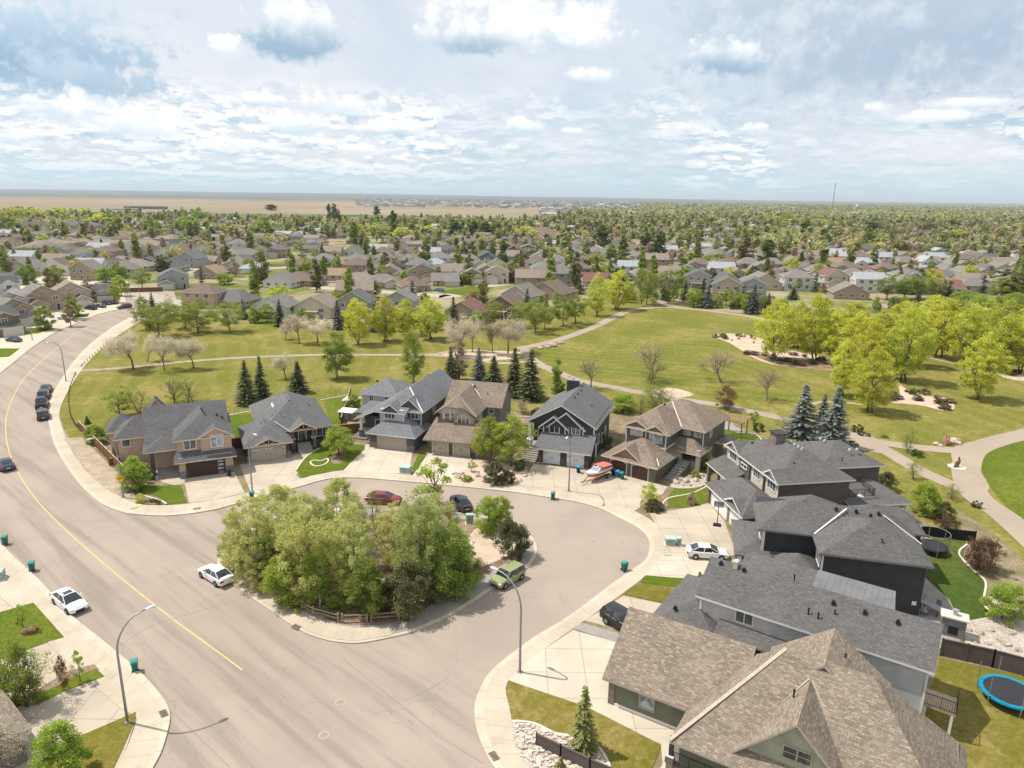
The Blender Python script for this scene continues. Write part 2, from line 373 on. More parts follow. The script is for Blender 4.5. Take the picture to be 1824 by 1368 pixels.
def concrete(name, col, joint=1.6, use_uv=True):
    if name in MATS: return MATS[name]
    m, t, b = newmat(name, .9, .15); gg = t.n.new('ShaderNodeNewGeometry'); p = gg.outputs['Position']
    n = t.noise(p, .25, 6, .6, .3); n2 = t.noise(p, 2.2, 5, .65)
    c1 = t.mix(t.mr(n, .3, .7), tuple(x*.88 for x in col), tuple(min(1, x*1.08) for x in col)); c1 = t.mix(t.mr(n2, .5, .75, 0, .25), c1, tuple(x*.75 for x in col))
    n4 = t.noise(p, .7, 5, .7, 1.); c1 = t.mix(t.mr(n4, .56, .72, 0, .38), c1, tuple(x*.6 for x in col))
    if joint:
        uv = t.n.new('ShaderNodeUVMap'); s = t.n.new('ShaderNodeSeparateXYZ'); t.l.new(uv.outputs[0], s.inputs[0])
        f = t.m('FRACT', t.m('DIVIDE', s.outputs[1], joint)); c1 = t.mix(t.mr(f, 0, .04, .75, 0, False), c1, tuple(x*.45 for x in col))
        if use_uv == 2:
            f = t.m('FRACT', t.m('DIVIDE', s.outputs[0], joint)); c1 = t.mix(t.mr(f, 0, .04, .75, 0, False), c1, tuple(x*.45 for x in col))
    t.l.new(c1, b.inputs['Base Color']); MATS[name] = m; return m
M_SW = concrete('sidewalk_concrete', (.50, .42, .325), 1.6)
M_CURB = concrete('curb_concrete', (.54, .46, .36), 3.2)
M_DR = concrete('driveway_concrete', (.47, .395, .31), 3.1, 2)
M_DRW = concrete('driveway_concrete_pale', (.54, .465, .37), 3.3, 2)
M_PATH = asphalt('park_path_surface', (.36, .29, .22))
def grassm(name, a, b_, dry, dryf=.5, stripes=0, sdir=(1, .2), fine=True):
    if name in MATS: return MATS[name]
    m, t, b = newmat(name, .95, .05); gg = t.n.new('ShaderNodeNewGeometry'); p = gg.outputs['Position']
    n = t.noise(p, .06, 6, .6, .4); n2 = t.noise(p, .5, 6, .7, .4); n3 = t.noise(p, 5., 4, .75)
    c1 = t.mix(t.mr(n, .35, .65), a, b_); c1 = t.mix(t.mr(t.m('ADD', t.m('MULTIPLY', n, .5), t.m('MULTIPLY', n2, .5)), .48, .62, 0, dryf), c1, dry)
    if stripes:
        s = t.n.new('ShaderNodeSeparateXYZ'); nz = t.n.new('ShaderNodeTexNoise'); nz.inputs['Scale'].default_value = .012; nz.inputs['Detail'].default_value = 2; t.l.new(p, nz.inputs[0])
        sc_ = t.n.new('ShaderNodeVectorMath'); sc_.operation = 'SCALE'; sc_.inputs['Scale'].default_value = 26; t.l.new(nz.outputs['Color'], sc_.inputs[0]); ad = t.n.new('ShaderNodeVectorMath'); ad.operation = 'ADD'; t.l.new(sc_.outputs[0], ad.inputs[0]); t.l.new(p, ad.inputs[1])
        t.l.new(ad.outputs[0], s.inputs[0]); q = t.m('ADD', t.m('MULTIPLY', s.outputs[0], sdir[0]), t.m('MULTIPLY', s.outputs[1], sdir[1]))
        wv = t.m('SINE', t.m('MULTIPLY', q, 2*math.pi/stripes)); f = t.mr(wv, -.3, .9, 0, .15)
        c1 = t.mix(t.m('MULTIPLY', f, t.mr(n2, .3, .7, .5, 1)), c1, tuple(min(1, x*1.5+.015) for x in dry))
    n6 = t.noise(p, 1.6, 6, .75, .6); c1 = t.mix(t.mr(n6, .42, .66, 0, .55), c1, tuple(x*.62 for x in a)); c1 = t.mix(t.mr(n6, .5, .3, 0, .4), c1, dry); c1 = t.mix(t.mr(n3, .35, .7, 0, .4), c1, tuple(x*.6 for x in a))
    t.l.new(c1, b.inputs['Base Color'])
    bp = t.n.new('ShaderNodeBump'); bp.inputs['Strength'].default_value = .6; bp.inputs['Distance'].default_value = .08; t.l.new(n3, bp.inputs['Height']); t.l.new(bp.outputs[0], b.inputs['Normal'])
    MATS[name] = m; return m
M_PARK = grassm('park_grass', (.165, .17, .03), (.225, .20, .05), (.34, .265, .10), .85, 4.2, (.9, .25))
M_PARK2 = grassm('park_grass_field', (.15, .17, .026), (.20, .19, .042), (.34, .265, .095), .85, 4.2, (.3, 1.))
M_LAWN = grassm('lawn_grass', (.10, .145, .014), (.15, .175, .024), (.28, .25, .06), .3)
M_LAWNG = grassm('lawn_grass_lush', (.085, .135, .012), (.12, .165, .016), (.17, .18, .03), .4)
M_LAWND = grassm('lawn_grass_dry', (.165, .15, .024), (.22, .18, .042), (.33, .25, .10), .8)
M_YARD = ground_mat('yard_soil', [(.3, (.14, .15, .04)), (.5, (.24, .19, .11)), (.65, (.34, .27, .18))], .35, fine=(.10, .08, .05), fscale=4, fmix=.5)
M_GRAVEL = ground_mat('gravel', [(.35, (.36, .28, .20)), (.6, (.50, .41, .31))], .6, fine=(.20, .15, .11), fscale=7, fmix=.6, bump=.6)
M_GREYG = ground_mat('grey_gravel', [(.35, (.30, .27, .24)), (.6, (.38, .34, .30))], .6, fine=(.2, .18, .16), fscale=9, fmix=.5, bump=.5)
M_MULCH = ground_mat('mulch', [(.35, (.22, .14, .09)), (.6, (.38, .28, .20))], .5, fine=(.08, .055, .035), fscale=5, fmix=.7, bump=.7)
M_SAND = ground_mat('sandy_bed', [(.3, (.46, .34, .24)), (.6, (.62, .49, .38))], .4, fine=(.26, .18, .13), fscale=4, fmix=.35, bump=.5)
M_ROCKB = ground_mat('river_rock_bed', [(.3, (.40, .33, .27)), (.6, (.56, .50, .43))], 1.4, fine=(.22, .17, .13), fscale=5.5, fmix=.6, bump=.8)
M_EDGE = plain('concrete_edging', (.62, .55, .46), .9)
def sheet(name, pts, z1, mat, smooth=0, z0=-.05, side=None, world=False, closed=True):
    q = pts if world else W2(pts)
    if smooth: q = cat_rom(q, smooth, True)
    b = MB(); b.prism(q, z0, z1, 0, 1 if side else None)
    return struct(b.build(name, [mat]+([side] if side else []), uv=True))
def ribbon(name, A, B, z, mat, z0=-.05, world=False, sm=6, curb=None):
    """a strip between two matched lines (pixels), with a dropped side"""
    A = cat_rom(A if world else W2(A), sm); B = cat_rom(B if world else W2(B), sm)
    n = min(len(A), len(B)); v = []; f = []; uv = []; L = 0
    for i in range(n):
        if i: L += math.dist(A[i], A[i-1])
        wd = math.dist(A[i], B[i]); cs = [(0, z0), (0, z), (1, z), (1, z0)]
        for u, zz in cs: v.append((A[i][0]*(1-u)+B[i][0]*u, A[i][1]*(1-u)+B[i][1]*u, zz)); uv.append((u*wd, L))
    for i in range(n-1):
        for k in range(3): f.append((i*4+k, i*4+k+1, i*4+k+5, i*4+k+4))
    me = bpy.data.meshes.new(name); me.from_pydata(v, [], f); me.materials.append(mat); ul = me.uv_layers.new(name='UVMap')
    for l in me.loops: ul.data[l.index].uv = uv[l.vertex_index]
    me.update(); nz = sum(p.normal.z for p in me.polygons)
    if nz < 0: me.flip_normals()
    o = bpy.data.objects.new(name, me); COL.objects.link(o); return struct(o)
def line_ribbon(name, pts, wd, z, mat, world=False, sm=6, z0=None, widths=None):
    q = cat_rom(pts if world else W2(pts), sm); A = []; B = []
    for i, p in enumerate(q):
        a = q[max(0, i-1)]; b = q[min(len(q)-1, i+1)]; d = math.hypot(b[0]-a[0], b[1]-a[1]); nx, ny = -(b[1]-a[1])/d, (b[0]-a[0])/d
        w_ = wd if widths is None else np.interp(i/(len(q)-1), np.linspace(0, 1, len(widths)), widths)
        A.append((p[0]+nx*w_/2, p[1]+ny*w_/2)); B.append((p[0]-nx*w_/2, p[1]-ny*w_/2))
    return ribbon(name, A, B, z, mat, z0 if z0 is not None else z-.004, True, 1)
# road: one big sheet under everything near
sheet('road', [(-1500, 1500), (-900, 700), (-200, 640), (0, 560), (90, 545), (200, 520), (215, 505), (310, 520), (318, 545), (262, 560), (300, 600), (700, 700), (1000, 850), (1180, 880), (1260, 1000), (1250, 1200), (1400, 1368), (1500, 1700), (-300, 1700)], .03, M_AS)
# park lawns
parkpts = [(134, 659), (150, 640), (172, 617), (200, 597), (252, 573), (330, 556), (440, 575), (560, 590), (600, 580), (800, 590), (930, 565), (1000, 540), (1140, 535), (1230, 548), (1360, 565), (1824, 560), (2300, 620), (2600, 1000), (2300, 1300), (1830, 1300), (1700, 1000), (1600, 880), (1480, 830), (1280, 740), (1100, 735), (940, 740), (800, 700), (640, 740), (600, 745), (440, 765), (200, 790), (127, 787), (113, 763), (106, 737), (106, 717), (115, 687)]
sheet('park_lawn', parkpts, .10, M_PARK)
sheet('playing_field', [(930, 628), (1010, 610), (1062, 590), (1098, 572), (1135, 557), (1220, 556), (1290, 562), (1350, 574), (1380, 600), (1330, 620), (1240, 640), (1330, 690), (1420, 700), (1400, 720), (1290, 706), (1210, 700), (1140, 692), (1080, 680), (1020, 665), (970, 648)], .12, M_PARK2, 4)
sheet('oval_lawn', CP(6, (1572, 500), (1600, 455), (1700, 428), (1824, 410), (2050, 400), (2300, 600), (2200, 900), (1900, 920), (1800, 860), (1700, 760), (1640, 680), (1590, 570)), .12, M_LAWN, 5)
# park paths
PW = 2.9
for nm, pts, wd in (('park_path', [(128, 663), (233, 655), (333, 645), (433, 638), (567, 633), (621, 633), (708, 633), (758, 633), (790, 630)], 2.2),
                    ('park_path', [(745, 632), (808, 637), (841, 642), (891, 648), (935, 645)], 2.0),
                    ('park_path', [(780, 632), (800, 628), (850, 628), (941, 634)], 2.4),
                    ('park_path', [(920, 622), (958, 615), (1008, 602), (1058, 583), (1091, 567), (1125, 553), (1175, 548), (1216, 550), (1283, 557), (1349, 567), (1400, 580)], 3.2),
                    ('park_path', [(1165, 531), (1180, 539), (1199, 546), (1230, 551)], 3.6),
                    ('park_path', [(935, 622), (941, 635), (961, 650), (991, 663), (1025, 677), (1075, 688), (1138, 700), (1216, 713), (1283, 723), (1329, 733), (1373, 742), (1430, 757), (1490, 774), (1549, 790), (1583, 807), (1633, 837), (1683, 860), (1716, 873)], 3.0),
                    ('park_path', [(1535, 783), (1585, 792), (1640, 799), (1690, 803), (1720, 806)], 3.2),
                    ('park_path', [(2100, 740), (1950, 745), (1824, 775), (1775, 787), (1735, 803), (1722, 827), (1723, 855), (1742, 888), (1790, 922), (1850, 975), (1960, 1080)], 3.9),
                    ('park_path', [(1446, 722), (1463, 717), (1500, 718), (1536, 722)], 1.2),
                    ('park_path', [(1640, 634), (1663, 640), (1709, 650), (1780, 656)], 1.4)):
    line_ribbon(nm, pts, wd, .15 + .003*random.random(), M_PATH)
sheet('path_plaza', CP(6, (1440, 480), (1500, 455), (1580, 440), (1600, 480), (1570, 520), (1590, 600), (1640, 700), (1540, 690), (1500, 640), (1490, 590), (1440, 540)), .145, M_PATH, 4)
sheet('path_plaza', CP(6, (870, 400), (960, 395), (1060, 440), (1130, 465), (1050, 475), (1130, 510), (1020, 500), (900, 470)), .143, M_PATH, 4)
# planted beds in the park
sheet('sandy_bed', CP(3, (160, 895), (260, 885), (400, 905), (480, 940), (620, 985), (800, 1020), (820, 1060), (780, 1082), (600, 1065), (440, 1040), (330, 985), (250, 935)), .16, M_SAND, 4)
sheet('mulch_bed', CP(3, (330, 975), (420, 985), (520, 1010), (700, 1020), (790, 1050), (780, 1080), (560, 1062), (440, 1030)), .175, M_MULCH, 4)
sheet('sandy_bed', CP(3, (1150, 1150), (1200, 1185), (1280, 1205), (1380, 1225), (1440, 1250), (1450, 1290), (1390, 1298), (1300, 1275), (1200, 1262), (1130, 1258), (1100, 1240), (1160, 1215)), .16, M_SAND, 3)
sheet('mulch_bed', CP(2, (520, 990), (640, 970), (800, 975), (960, 985), (960, 1010), (800, 1030), (640, 1020)), .13, M_SAND, 4)
sheet('sandy_bed', CP(3, (1680, 1095), (1824, 1090), (1900, 1100), (1900, 1140), (1750, 1130)), .16, M_SAND, 3)
sheet('mulch_bed', CP(3, (-160, 1190), (-60, 1175), (60, 1210), (-40, 1225)), .137, M_SAND, 3)
# the block of lots behind the crescent sidewalk
lot = [(134, 790), (157, 840), (187, 870), (217, 888), (247, 900), (287, 900), (333, 898), (383, 892), (430, 882), (520, 862), (608, 841), (718, 846), (808, 857), (918, 867), (1008, 877), (1081, 897), (1141, 917), (1175, 943), (1186, 967), (1183, 987), (1171, 1007), (1141, 1033), (1108, 1060), (1021, 1119), (941, 1179), (910, 1214), (901, 1225), (910, 1272), (916, 1312), (923, 1345), (945, 1368), (990, 1440), (1100, 1600), (2300, 1700), (2100, 1300), (1700, 980), (1600, 890), (1480, 830), (1280, 742), (1100, 740), (940, 745), (800, 715), (640, 745), (600, 750), (440, 770), (200, 790)]
sheet('yard_ground', lot, .13, M_YARD)
# sidewalk round the crescent (curb line, inner line)
cO = [(232, 566), (200, 584), (165, 610), (135, 640), (112, 672), (93, 705), (86, 735), (88, 760), (100, 800), (133, 853), (173, 893), (213, 912), (247, 918), (290, 920), (333, 917), (383, 909), (413, 901), (470, 887), (530, 869), (608, 852), (735, 860), (808, 867), (908, 877), (975, 887), (1025, 895), (1068, 907), (1101, 923), (1138, 943), (1155, 963), (1156, 983), (1148, 1000), (1121, 1020), (1088, 1043), (1018, 1096), (948, 1139), (895, 1179), (871, 1202), (855, 1229), (845, 1262), (850, 1305), (871, 1355), (905, 1400), (960, 1480)]
cI = [(250, 573), (221, 591), (188, 616), (158, 645), (136, 674), (116, 708), (106, 737), (112, 765), (124, 797), (152, 838), (187, 870), (220, 889), (250, 900), (290, 902), (333, 899), (383, 892), (413, 886), (470, 873), (530, 856), (608, 840), (735, 848), (808, 857), (918, 867), (990, 874), (1045, 884), (1092, 898), (1130, 912), (1168, 935), (1184, 960), (1186, 985), (1175, 1004), (1148, 1029), (1108, 1060), (1041, 1108), (975, 1155), (925, 1195), (906, 1215), (901, 1235), (910, 1272), (916, 1312), (932, 1355), (970, 1400), (1030, 1480)]
cM = [((a[0]*.74+b[0]*.26), (a[1]*.74+b[1]*.26)) for a, b in zip(cO, cI)]
ribbon('sidewalk', cM, cI, .165, M_SW); ribbon('curb', cO, cM, .158, M_CURB)
# sidewalk on the near-left side of the main road
lO = [(-60, 925), (0, 969), (20, 989), (67, 1032), (97, 1064), (133, 1102), (170, 1132), (207, 1162), (240, 1190), (263, 1212), (285, 1238), (300, 1262), (303, 1285), (290, 1335), (270, 1375), (235, 1440), (180, 1540)]
lI = [(-110, 985), (-45, 1030), (-20, 1050), (30, 1090), (60, 1120), (97, 1158), (127, 1186), (160, 1215), (190, 1243), (213, 1262), (232, 1274), (243, 1281), (240, 1298), (222, 1345), (200, 1380), (165, 1440), (110, 1540)]
sheet('yard_ground', [(-110, 985), (-45, 1030), (30, 1090), (97, 1158), (160, 1215), (213, 1262), (243, 1283), (222, 1345), (165, 1440), (0, 1800), (-900, 1600), (-700, 1100)], .13, M_DR)
lM = [((a[0]*.82+b[0]*.18), (a[1]*.82+b[1]*.18)) for a, b in zip(lO, lI)]
ribbon('sidewalk', lM, lI, .165, M_SW); ribbon('curb', lO, lM, .158, M_CURB)
# far-left side of the main road
fO = [(232, 551), (205, 553), (170, 562), (135, 577), (100, 592), (60, 618), (20, 650), (-30, 690), (-90, 745)]
fI = [(226, 546), (195, 549), (155, 558), (115, 573), (80, 590), (38, 617), (-5, 649), (-60, 690), (-130, 745)]
ribbon('sidewalk', fO, fI, .165, M_CURB)
sheet('yard_ground', [(226, 546), (195, 549), (155, 558), (115, 573), (80, 590), (38, 617), (-5, 649), (-60, 690), (-130, 745), (-900, 900), (-900, 480), (0, 470), (180, 500), (220, 520)], .14, M_DRW)
for q in ([(80, 860), (260, 850), (298, 857), (200, 885), (75, 885)], [(0, 965), (108, 965), (50, 1010), (-40, 1015)], [(370, 790), (480, 775), (470, 795), (380, 805)]):
    sheet('lawn', CP(1, *q), .17, M_LAWNG)
# island
isl = [(413, 972), (395, 985), (388, 1000), (390, 1015), (402, 1032), (417, 1045), (467, 1079), (520, 1115), (550, 1132), (583, 1142), (608, 1146), (641, 1147), (701, 1136), (741, 1125), (795, 1102), (841, 1075), (875, 1052), (928, 1022), (951, 999), (957, 979), (945, 955), (915, 935), (850, 918), (760, 912), (640, 908), (560, 910), (480, 925)]
iw = cat_rom(W2(isl), 5, True)
cxm = sum(p[0] for p in iw)/len(iw); cym = sum(p[1] for p in iw)/len(iw)
def inset(pts, d):
    out = []; n = len(pts)
    for i in range(n):
        a = pts[i-1]; b = pts[(i+1) % n]; L = math.dist(a, b); nx, ny = (b[1]-a[1])/L, -(b[0]-a[0])/L
        if (pts[i][0]+nx-cxm)**2+(pts[i][1]+ny-cym)**2 > (pts[i][0]-cxm)**2+(pts[i][1]-cym)**2: nx, ny = -nx, -ny
        out.append((pts[i][0]+nx*d, pts[i][1]+ny*d))
    return out
sheet('curb', iw, .14, M_CURB, world=True)
sheet('gravel_strip', inset(iw, .42), .16, M_GREYG, world=True)
# pale concrete walk on the south-west of the island
sw = [(396, 985), (391, 1000), (393, 1014), (405, 1031), (420, 1043), (469, 1076), (522, 1112), (552, 1128), (585, 1138), (610, 1142), (641, 1143), (699, 1133)]
swi = [(418, 978), (416, 992), (418, 1003), (430, 1016), (448, 1028), (500, 1062), (545, 1092), (570, 1106), (597, 1115), (620, 1119), (645, 1121), (690, 1117)]
ribbon('sidewalk', sw, swi, .175, M_SW)
bed = [(425, 970), (424, 990), (432, 1010), (505, 1060), (550, 1090), (600, 1112), (650, 1116), (700, 1112), (760, 1085), (800, 1060), (845, 1035), (890, 1010), (925, 985), (935, 965), (920, 948), (850, 930), (760, 922), (640, 918), (560, 920), (480, 935)]
sheet('planting_bed', bed, .20, M_MULCH, 4)
sheet('sandy_bed', [(760, 1075), (790, 1040), (840, 1020), (900, 995), (925, 975), (915, 955), (860, 940), (835, 960), (825, 1000), (790, 1030), (740, 1060)], .22, M_SAND, 4)
# lane paint
M_YEL = ground_mat('yellow_paint', [(.3, (.60, .42, .16)), (.6, (.68, .49, .20))], 1.5, .8, fine=(.40, .30, .16), fscale=6, fmix=.35)
yl = [(240, 556), (200, 567), (143, 590), (110, 613), (67, 650), (37, 683), (17, 723), (10, 757), (15, 800), (33, 843), (67, 893), (120, 947), (200, 1017), (300, 1097), (367, 1146), (432, 1194)]
line_ribbon('yellow_centre_line', yl, .14, .036, M_YEL)
# sealed seams in the asphalt
M_SEAM = plain('crack_sealant', (.21, .18, .155), .8)
for pts in ([(228, 917), (300, 955), (380, 1000)], [(215, 1150), (260, 1120), (300, 1105), (420, 1070)], [(608, 1172), (700, 1245), (780, 1310), (860, 1360)], [(300, 1265), (350, 1310), (410, 1368)], [(720, 1250), (770, 1225), (800, 1205)]):
    line_ribbon('road_seam', pts, .035, .037, M_SEAM)
# driveways and lawns between them
M_DRG = concrete('driveway_concrete_grey', (.40, .34, .27), 3., 2)
def patch(name, pts, mat, z, sm=0): return sheet(name, pts, z, mat, sm)
patch('driveway', [(337, 898), (329, 862), (318, 868), (278, 858), (280, 850), (322, 853), (416, 839), (436, 880), (383, 892)], M_DR, .172)
patch('driveway', [(447, 879), (427, 830), (520, 812), (558, 803), (556, 812), (528, 848), (535, 855), (470, 873)], M_DR, .172)
patch('driveway', [(612, 840), (642, 806), (652, 793), (735, 806), (728, 846), (690, 844)], M_DRW, .172)
patch('driveway', [(735, 848), (764, 808), (842, 818), (815, 856), (808, 857)], M_DRW, .172)
patch('driveway', [(918, 867), (935, 855), (950, 828), (1048, 837), (1085, 842), (1020, 880)], M_DR, .172)
patch('driveway', [(1020, 880), (1078, 838), (1170, 862), (1190, 868), (1180, 882), (1130, 912), (1092, 898)], M_DR, .174)
patch('driveway', [(1150, 905), (1172, 915), (1235, 905), (1262, 898), (1290, 930), (1312, 990), (1262, 1002), (1180, 990), (1184, 960), (1168, 935)], M_DR, .172)
patch('driveway', [(1180, 992), (1320, 1000), (1300, 1040), (1150, 1027)], M_DRW, .173)
patch('driveway', [(1110, 1064), (1240, 1090), (1200, 1140), (1080, 1118), (1041, 1108)], M_DR, .172)
patch('driveway', [(1020, 1125), (1110, 1150), (1200, 1170), (1230, 1340), (1180, 1330), (905, 1214), (941, 1179)], M_DRW, .173)
patch('gravel_strip', [(1020, 1122), (1036, 1112), (1130, 1138), (1120, 1155)], M_GREYG, .176)
patch('driveway', [(1160, 1300), (1230, 1330), (1200, 1420), (1130, 1500), (1130, 1450), (1180, 1365), (1176, 1320)], M_DRW, .174)
patch('lawn', [(247, 862), (262, 868), (285, 868), (322, 865), (333, 897), (298, 899), (280, 885), (250, 880)], M_LAWNG, .175)
patch('lawn', [(205, 820), (250, 810), (262, 850), (230, 860)], M_LAWNG, .168)
patch('lawn', [(540, 852), (527, 840), (545, 815), (570, 800), (606, 790), (650, 795), (650, 802), (612, 838)], M_LAWNG, .175)
patch('lawn', [(402, 742), (450, 738), (455, 790), (428, 800)], M_LAWNG, .165); patch('lawn', [(575, 710), (625, 710), (606, 760), (590, 760)], M_LAWN, .165)
patch('lawn', [(731, 843), (745, 810), (760, 808), (745, 838)], M_LAWNG, .175)
patch('lawn', [(1176, 907), (1200, 872), (1270, 858), (1275, 892), (1230, 905)], M_LAWN, .175)
patch('lawn', [(1262, 760), (1310, 770), (1360, 782), (1340, 790), (1290, 785)], M_LAWNG, .175)
patch('lawn', [(1148, 1028), (1245, 1034), (1238, 1052), (1140, 1040)], M_LAWNG, .175)
patch('lawn', [(1137, 1041), (1238, 1054), (1220, 1085), (1108, 1060)], M_LAWND, .176)
patch('lawn', [(906, 1215), (1045, 1262), (1178, 1330), (1150, 1400), (1090, 1395), (1085, 1368), (1060, 1330), (1030, 1316), (990, 1310), (950, 1292), (912, 1288), (901, 1235)], M_LAWND, .175)
patch('river_rock_bed', [(912, 1288), (950, 1292), (990, 1310), (1030, 1316), (1062, 1330), (1085, 1368), (1075, 1420), (1000, 1430), (940, 1368), (923, 1345)], M_ROCKB, .178, 3)
patch('river_rock_bed', [(113, 783), (146, 780), (235, 870), (246, 900), (220, 890), (187, 871), (150, 838), (124, 797)], M_GRAVEL, .17)
M_LAWNR = grassm('lawn_grass_deep', (.06, .10, .018), (.09, .125, .024), (.16, .15, .05), .5)
patch('lawn', [(1660, 960), (1720, 965), (1715, 1000), (1755, 1040), (1752, 1080), (1778, 1098), (1750, 1118), (1700, 1100), (1650, 1030)], M_LAWNR, .178)
patch('lawn', [(1674, 1175), (1750, 1190), (1830, 1210), (1900, 1300), (1900, 1500), (1700, 1500), (1640, 1290)], M_LAWND, .178)
patch('patio', [(1645, 1030), (1690, 1070), (1720, 1130), (1700, 1160), (1600, 1150), (1600, 1060)], M_GREYG, .18)
patch('rock_garden', [(1715, 1110), (1778, 1098), (1760, 1060), (1830, 1110), (1850, 1200), (1760, 1180), (1720, 1160)], M_ROCKB, .181)
patch('lawn', [(0, 1093), (60, 1076), (115, 1138), (83, 1147), (0, 1178), (-120, 1220), (-100, 1120)], M_LAWN, .175)
patch('lawn', [(63, 1259), (117, 1233), (187, 1208), (172, 1194), (127, 1212), (60, 1245)], M_LAWN, .175)
patch('planting_bed', [(20, 1262), (117, 1200), (168, 1186), (178, 1196), (70, 1258)], M_MULCH, .171)
patch('lawn', [(155, 1309), (243, 1271), (240, 1290), (222, 1330), (190, 1400), (60, 1400), (90, 1330)], M_LAWND, .175)
patch('planting_bed', [(795, 862), (820, 830), (850, 818), (910, 830), (935, 830), (945, 855), (918, 867)], M_SAND, .17)
patch('planting_bed', [(1140, 905), (1150, 885), (1185, 885), (1188, 908), (1172, 914)], M_MULCH, .18, 3)
patch('rock_garden', [(1195, 865), (1240, 845), (1262, 850), (1250, 868), (1210, 872)], M_ROCKB, .18, 3)
patch('rock_garden', [(1700, 905), (1780, 960), (1850, 1030), (1850, 1100), (1790, 1080), (1755, 1040), (1715, 1000), (1718, 960)], M_YARD, .165)
patch('patio', [(1255, 745), (1300, 755), (1322, 768), (1290, 780), (1250, 770)], M_GREYG, .172)
# ------------------------------------------------------------------ houses
SH_DG = shingle('shingles_charcoal', (.11, .106, .107), (.165, .158, .158), contrast=.5)
SH_DG2 = shingle('shingles_dark_grey', (.115, .108, .104), (.175, .165, .16), contrast=.5)
SH_LG = shingle('shingles_light_grey', (.16, .162, .17), (.25, .25, .26), contrast=.5)
SH_MG = shingle('shingles_mid_grey', (.135, .132, .135), (.19, .186, .188), contrast=.4)
SH_BR = shingle('shingles_tan', (.20, .15, .115), (.34, .27, .215), contrast=.65)
SH_BR2 = shingle('shingles_weathered_tan', (.205, .163, .124), (.395, .32, .248), contrast=.7)
WHITE = plain('white_trim_paint', (.74, .72, .68), .6, var=.04)
CREAM = plain('cream_trim_paint', (.62, .54, .44), .6, var=.05)
GREYT = plain('grey_metal_flashing', (.46, .47, .48), .5, var=.05)
DARKT = plain('dark_trim_paint', (.035, .035, .038), .5, var=.1)
BLK = plain('black_plastic', (.015, .015, .017), .5)
TIMB = plain('timber_trim', (.55, .38, .25), .7)
GL = glassm(); GLL = glassm('curtained_glass', (.16, .19, .22), .12)
METAL = plain('galvanised_steel', (.45, .47, .49), .35, .7, .5, .06)
WOOD = siding('brown_fence_boards', (.16, .075, .04), .3, True)
WOODG = siding('weathered_fence_boards', (.11, .09, .08), .3, True)
STONE = stone('stacked_stone', (.30, .24, .19), (.17, .14, .12)); STONEG = stone('grey_stone', (.27, .26, .26), (.15, .15, .155)); STONED = stone('dark_stone', (.13, .12, .115), (.07, .065, .06))
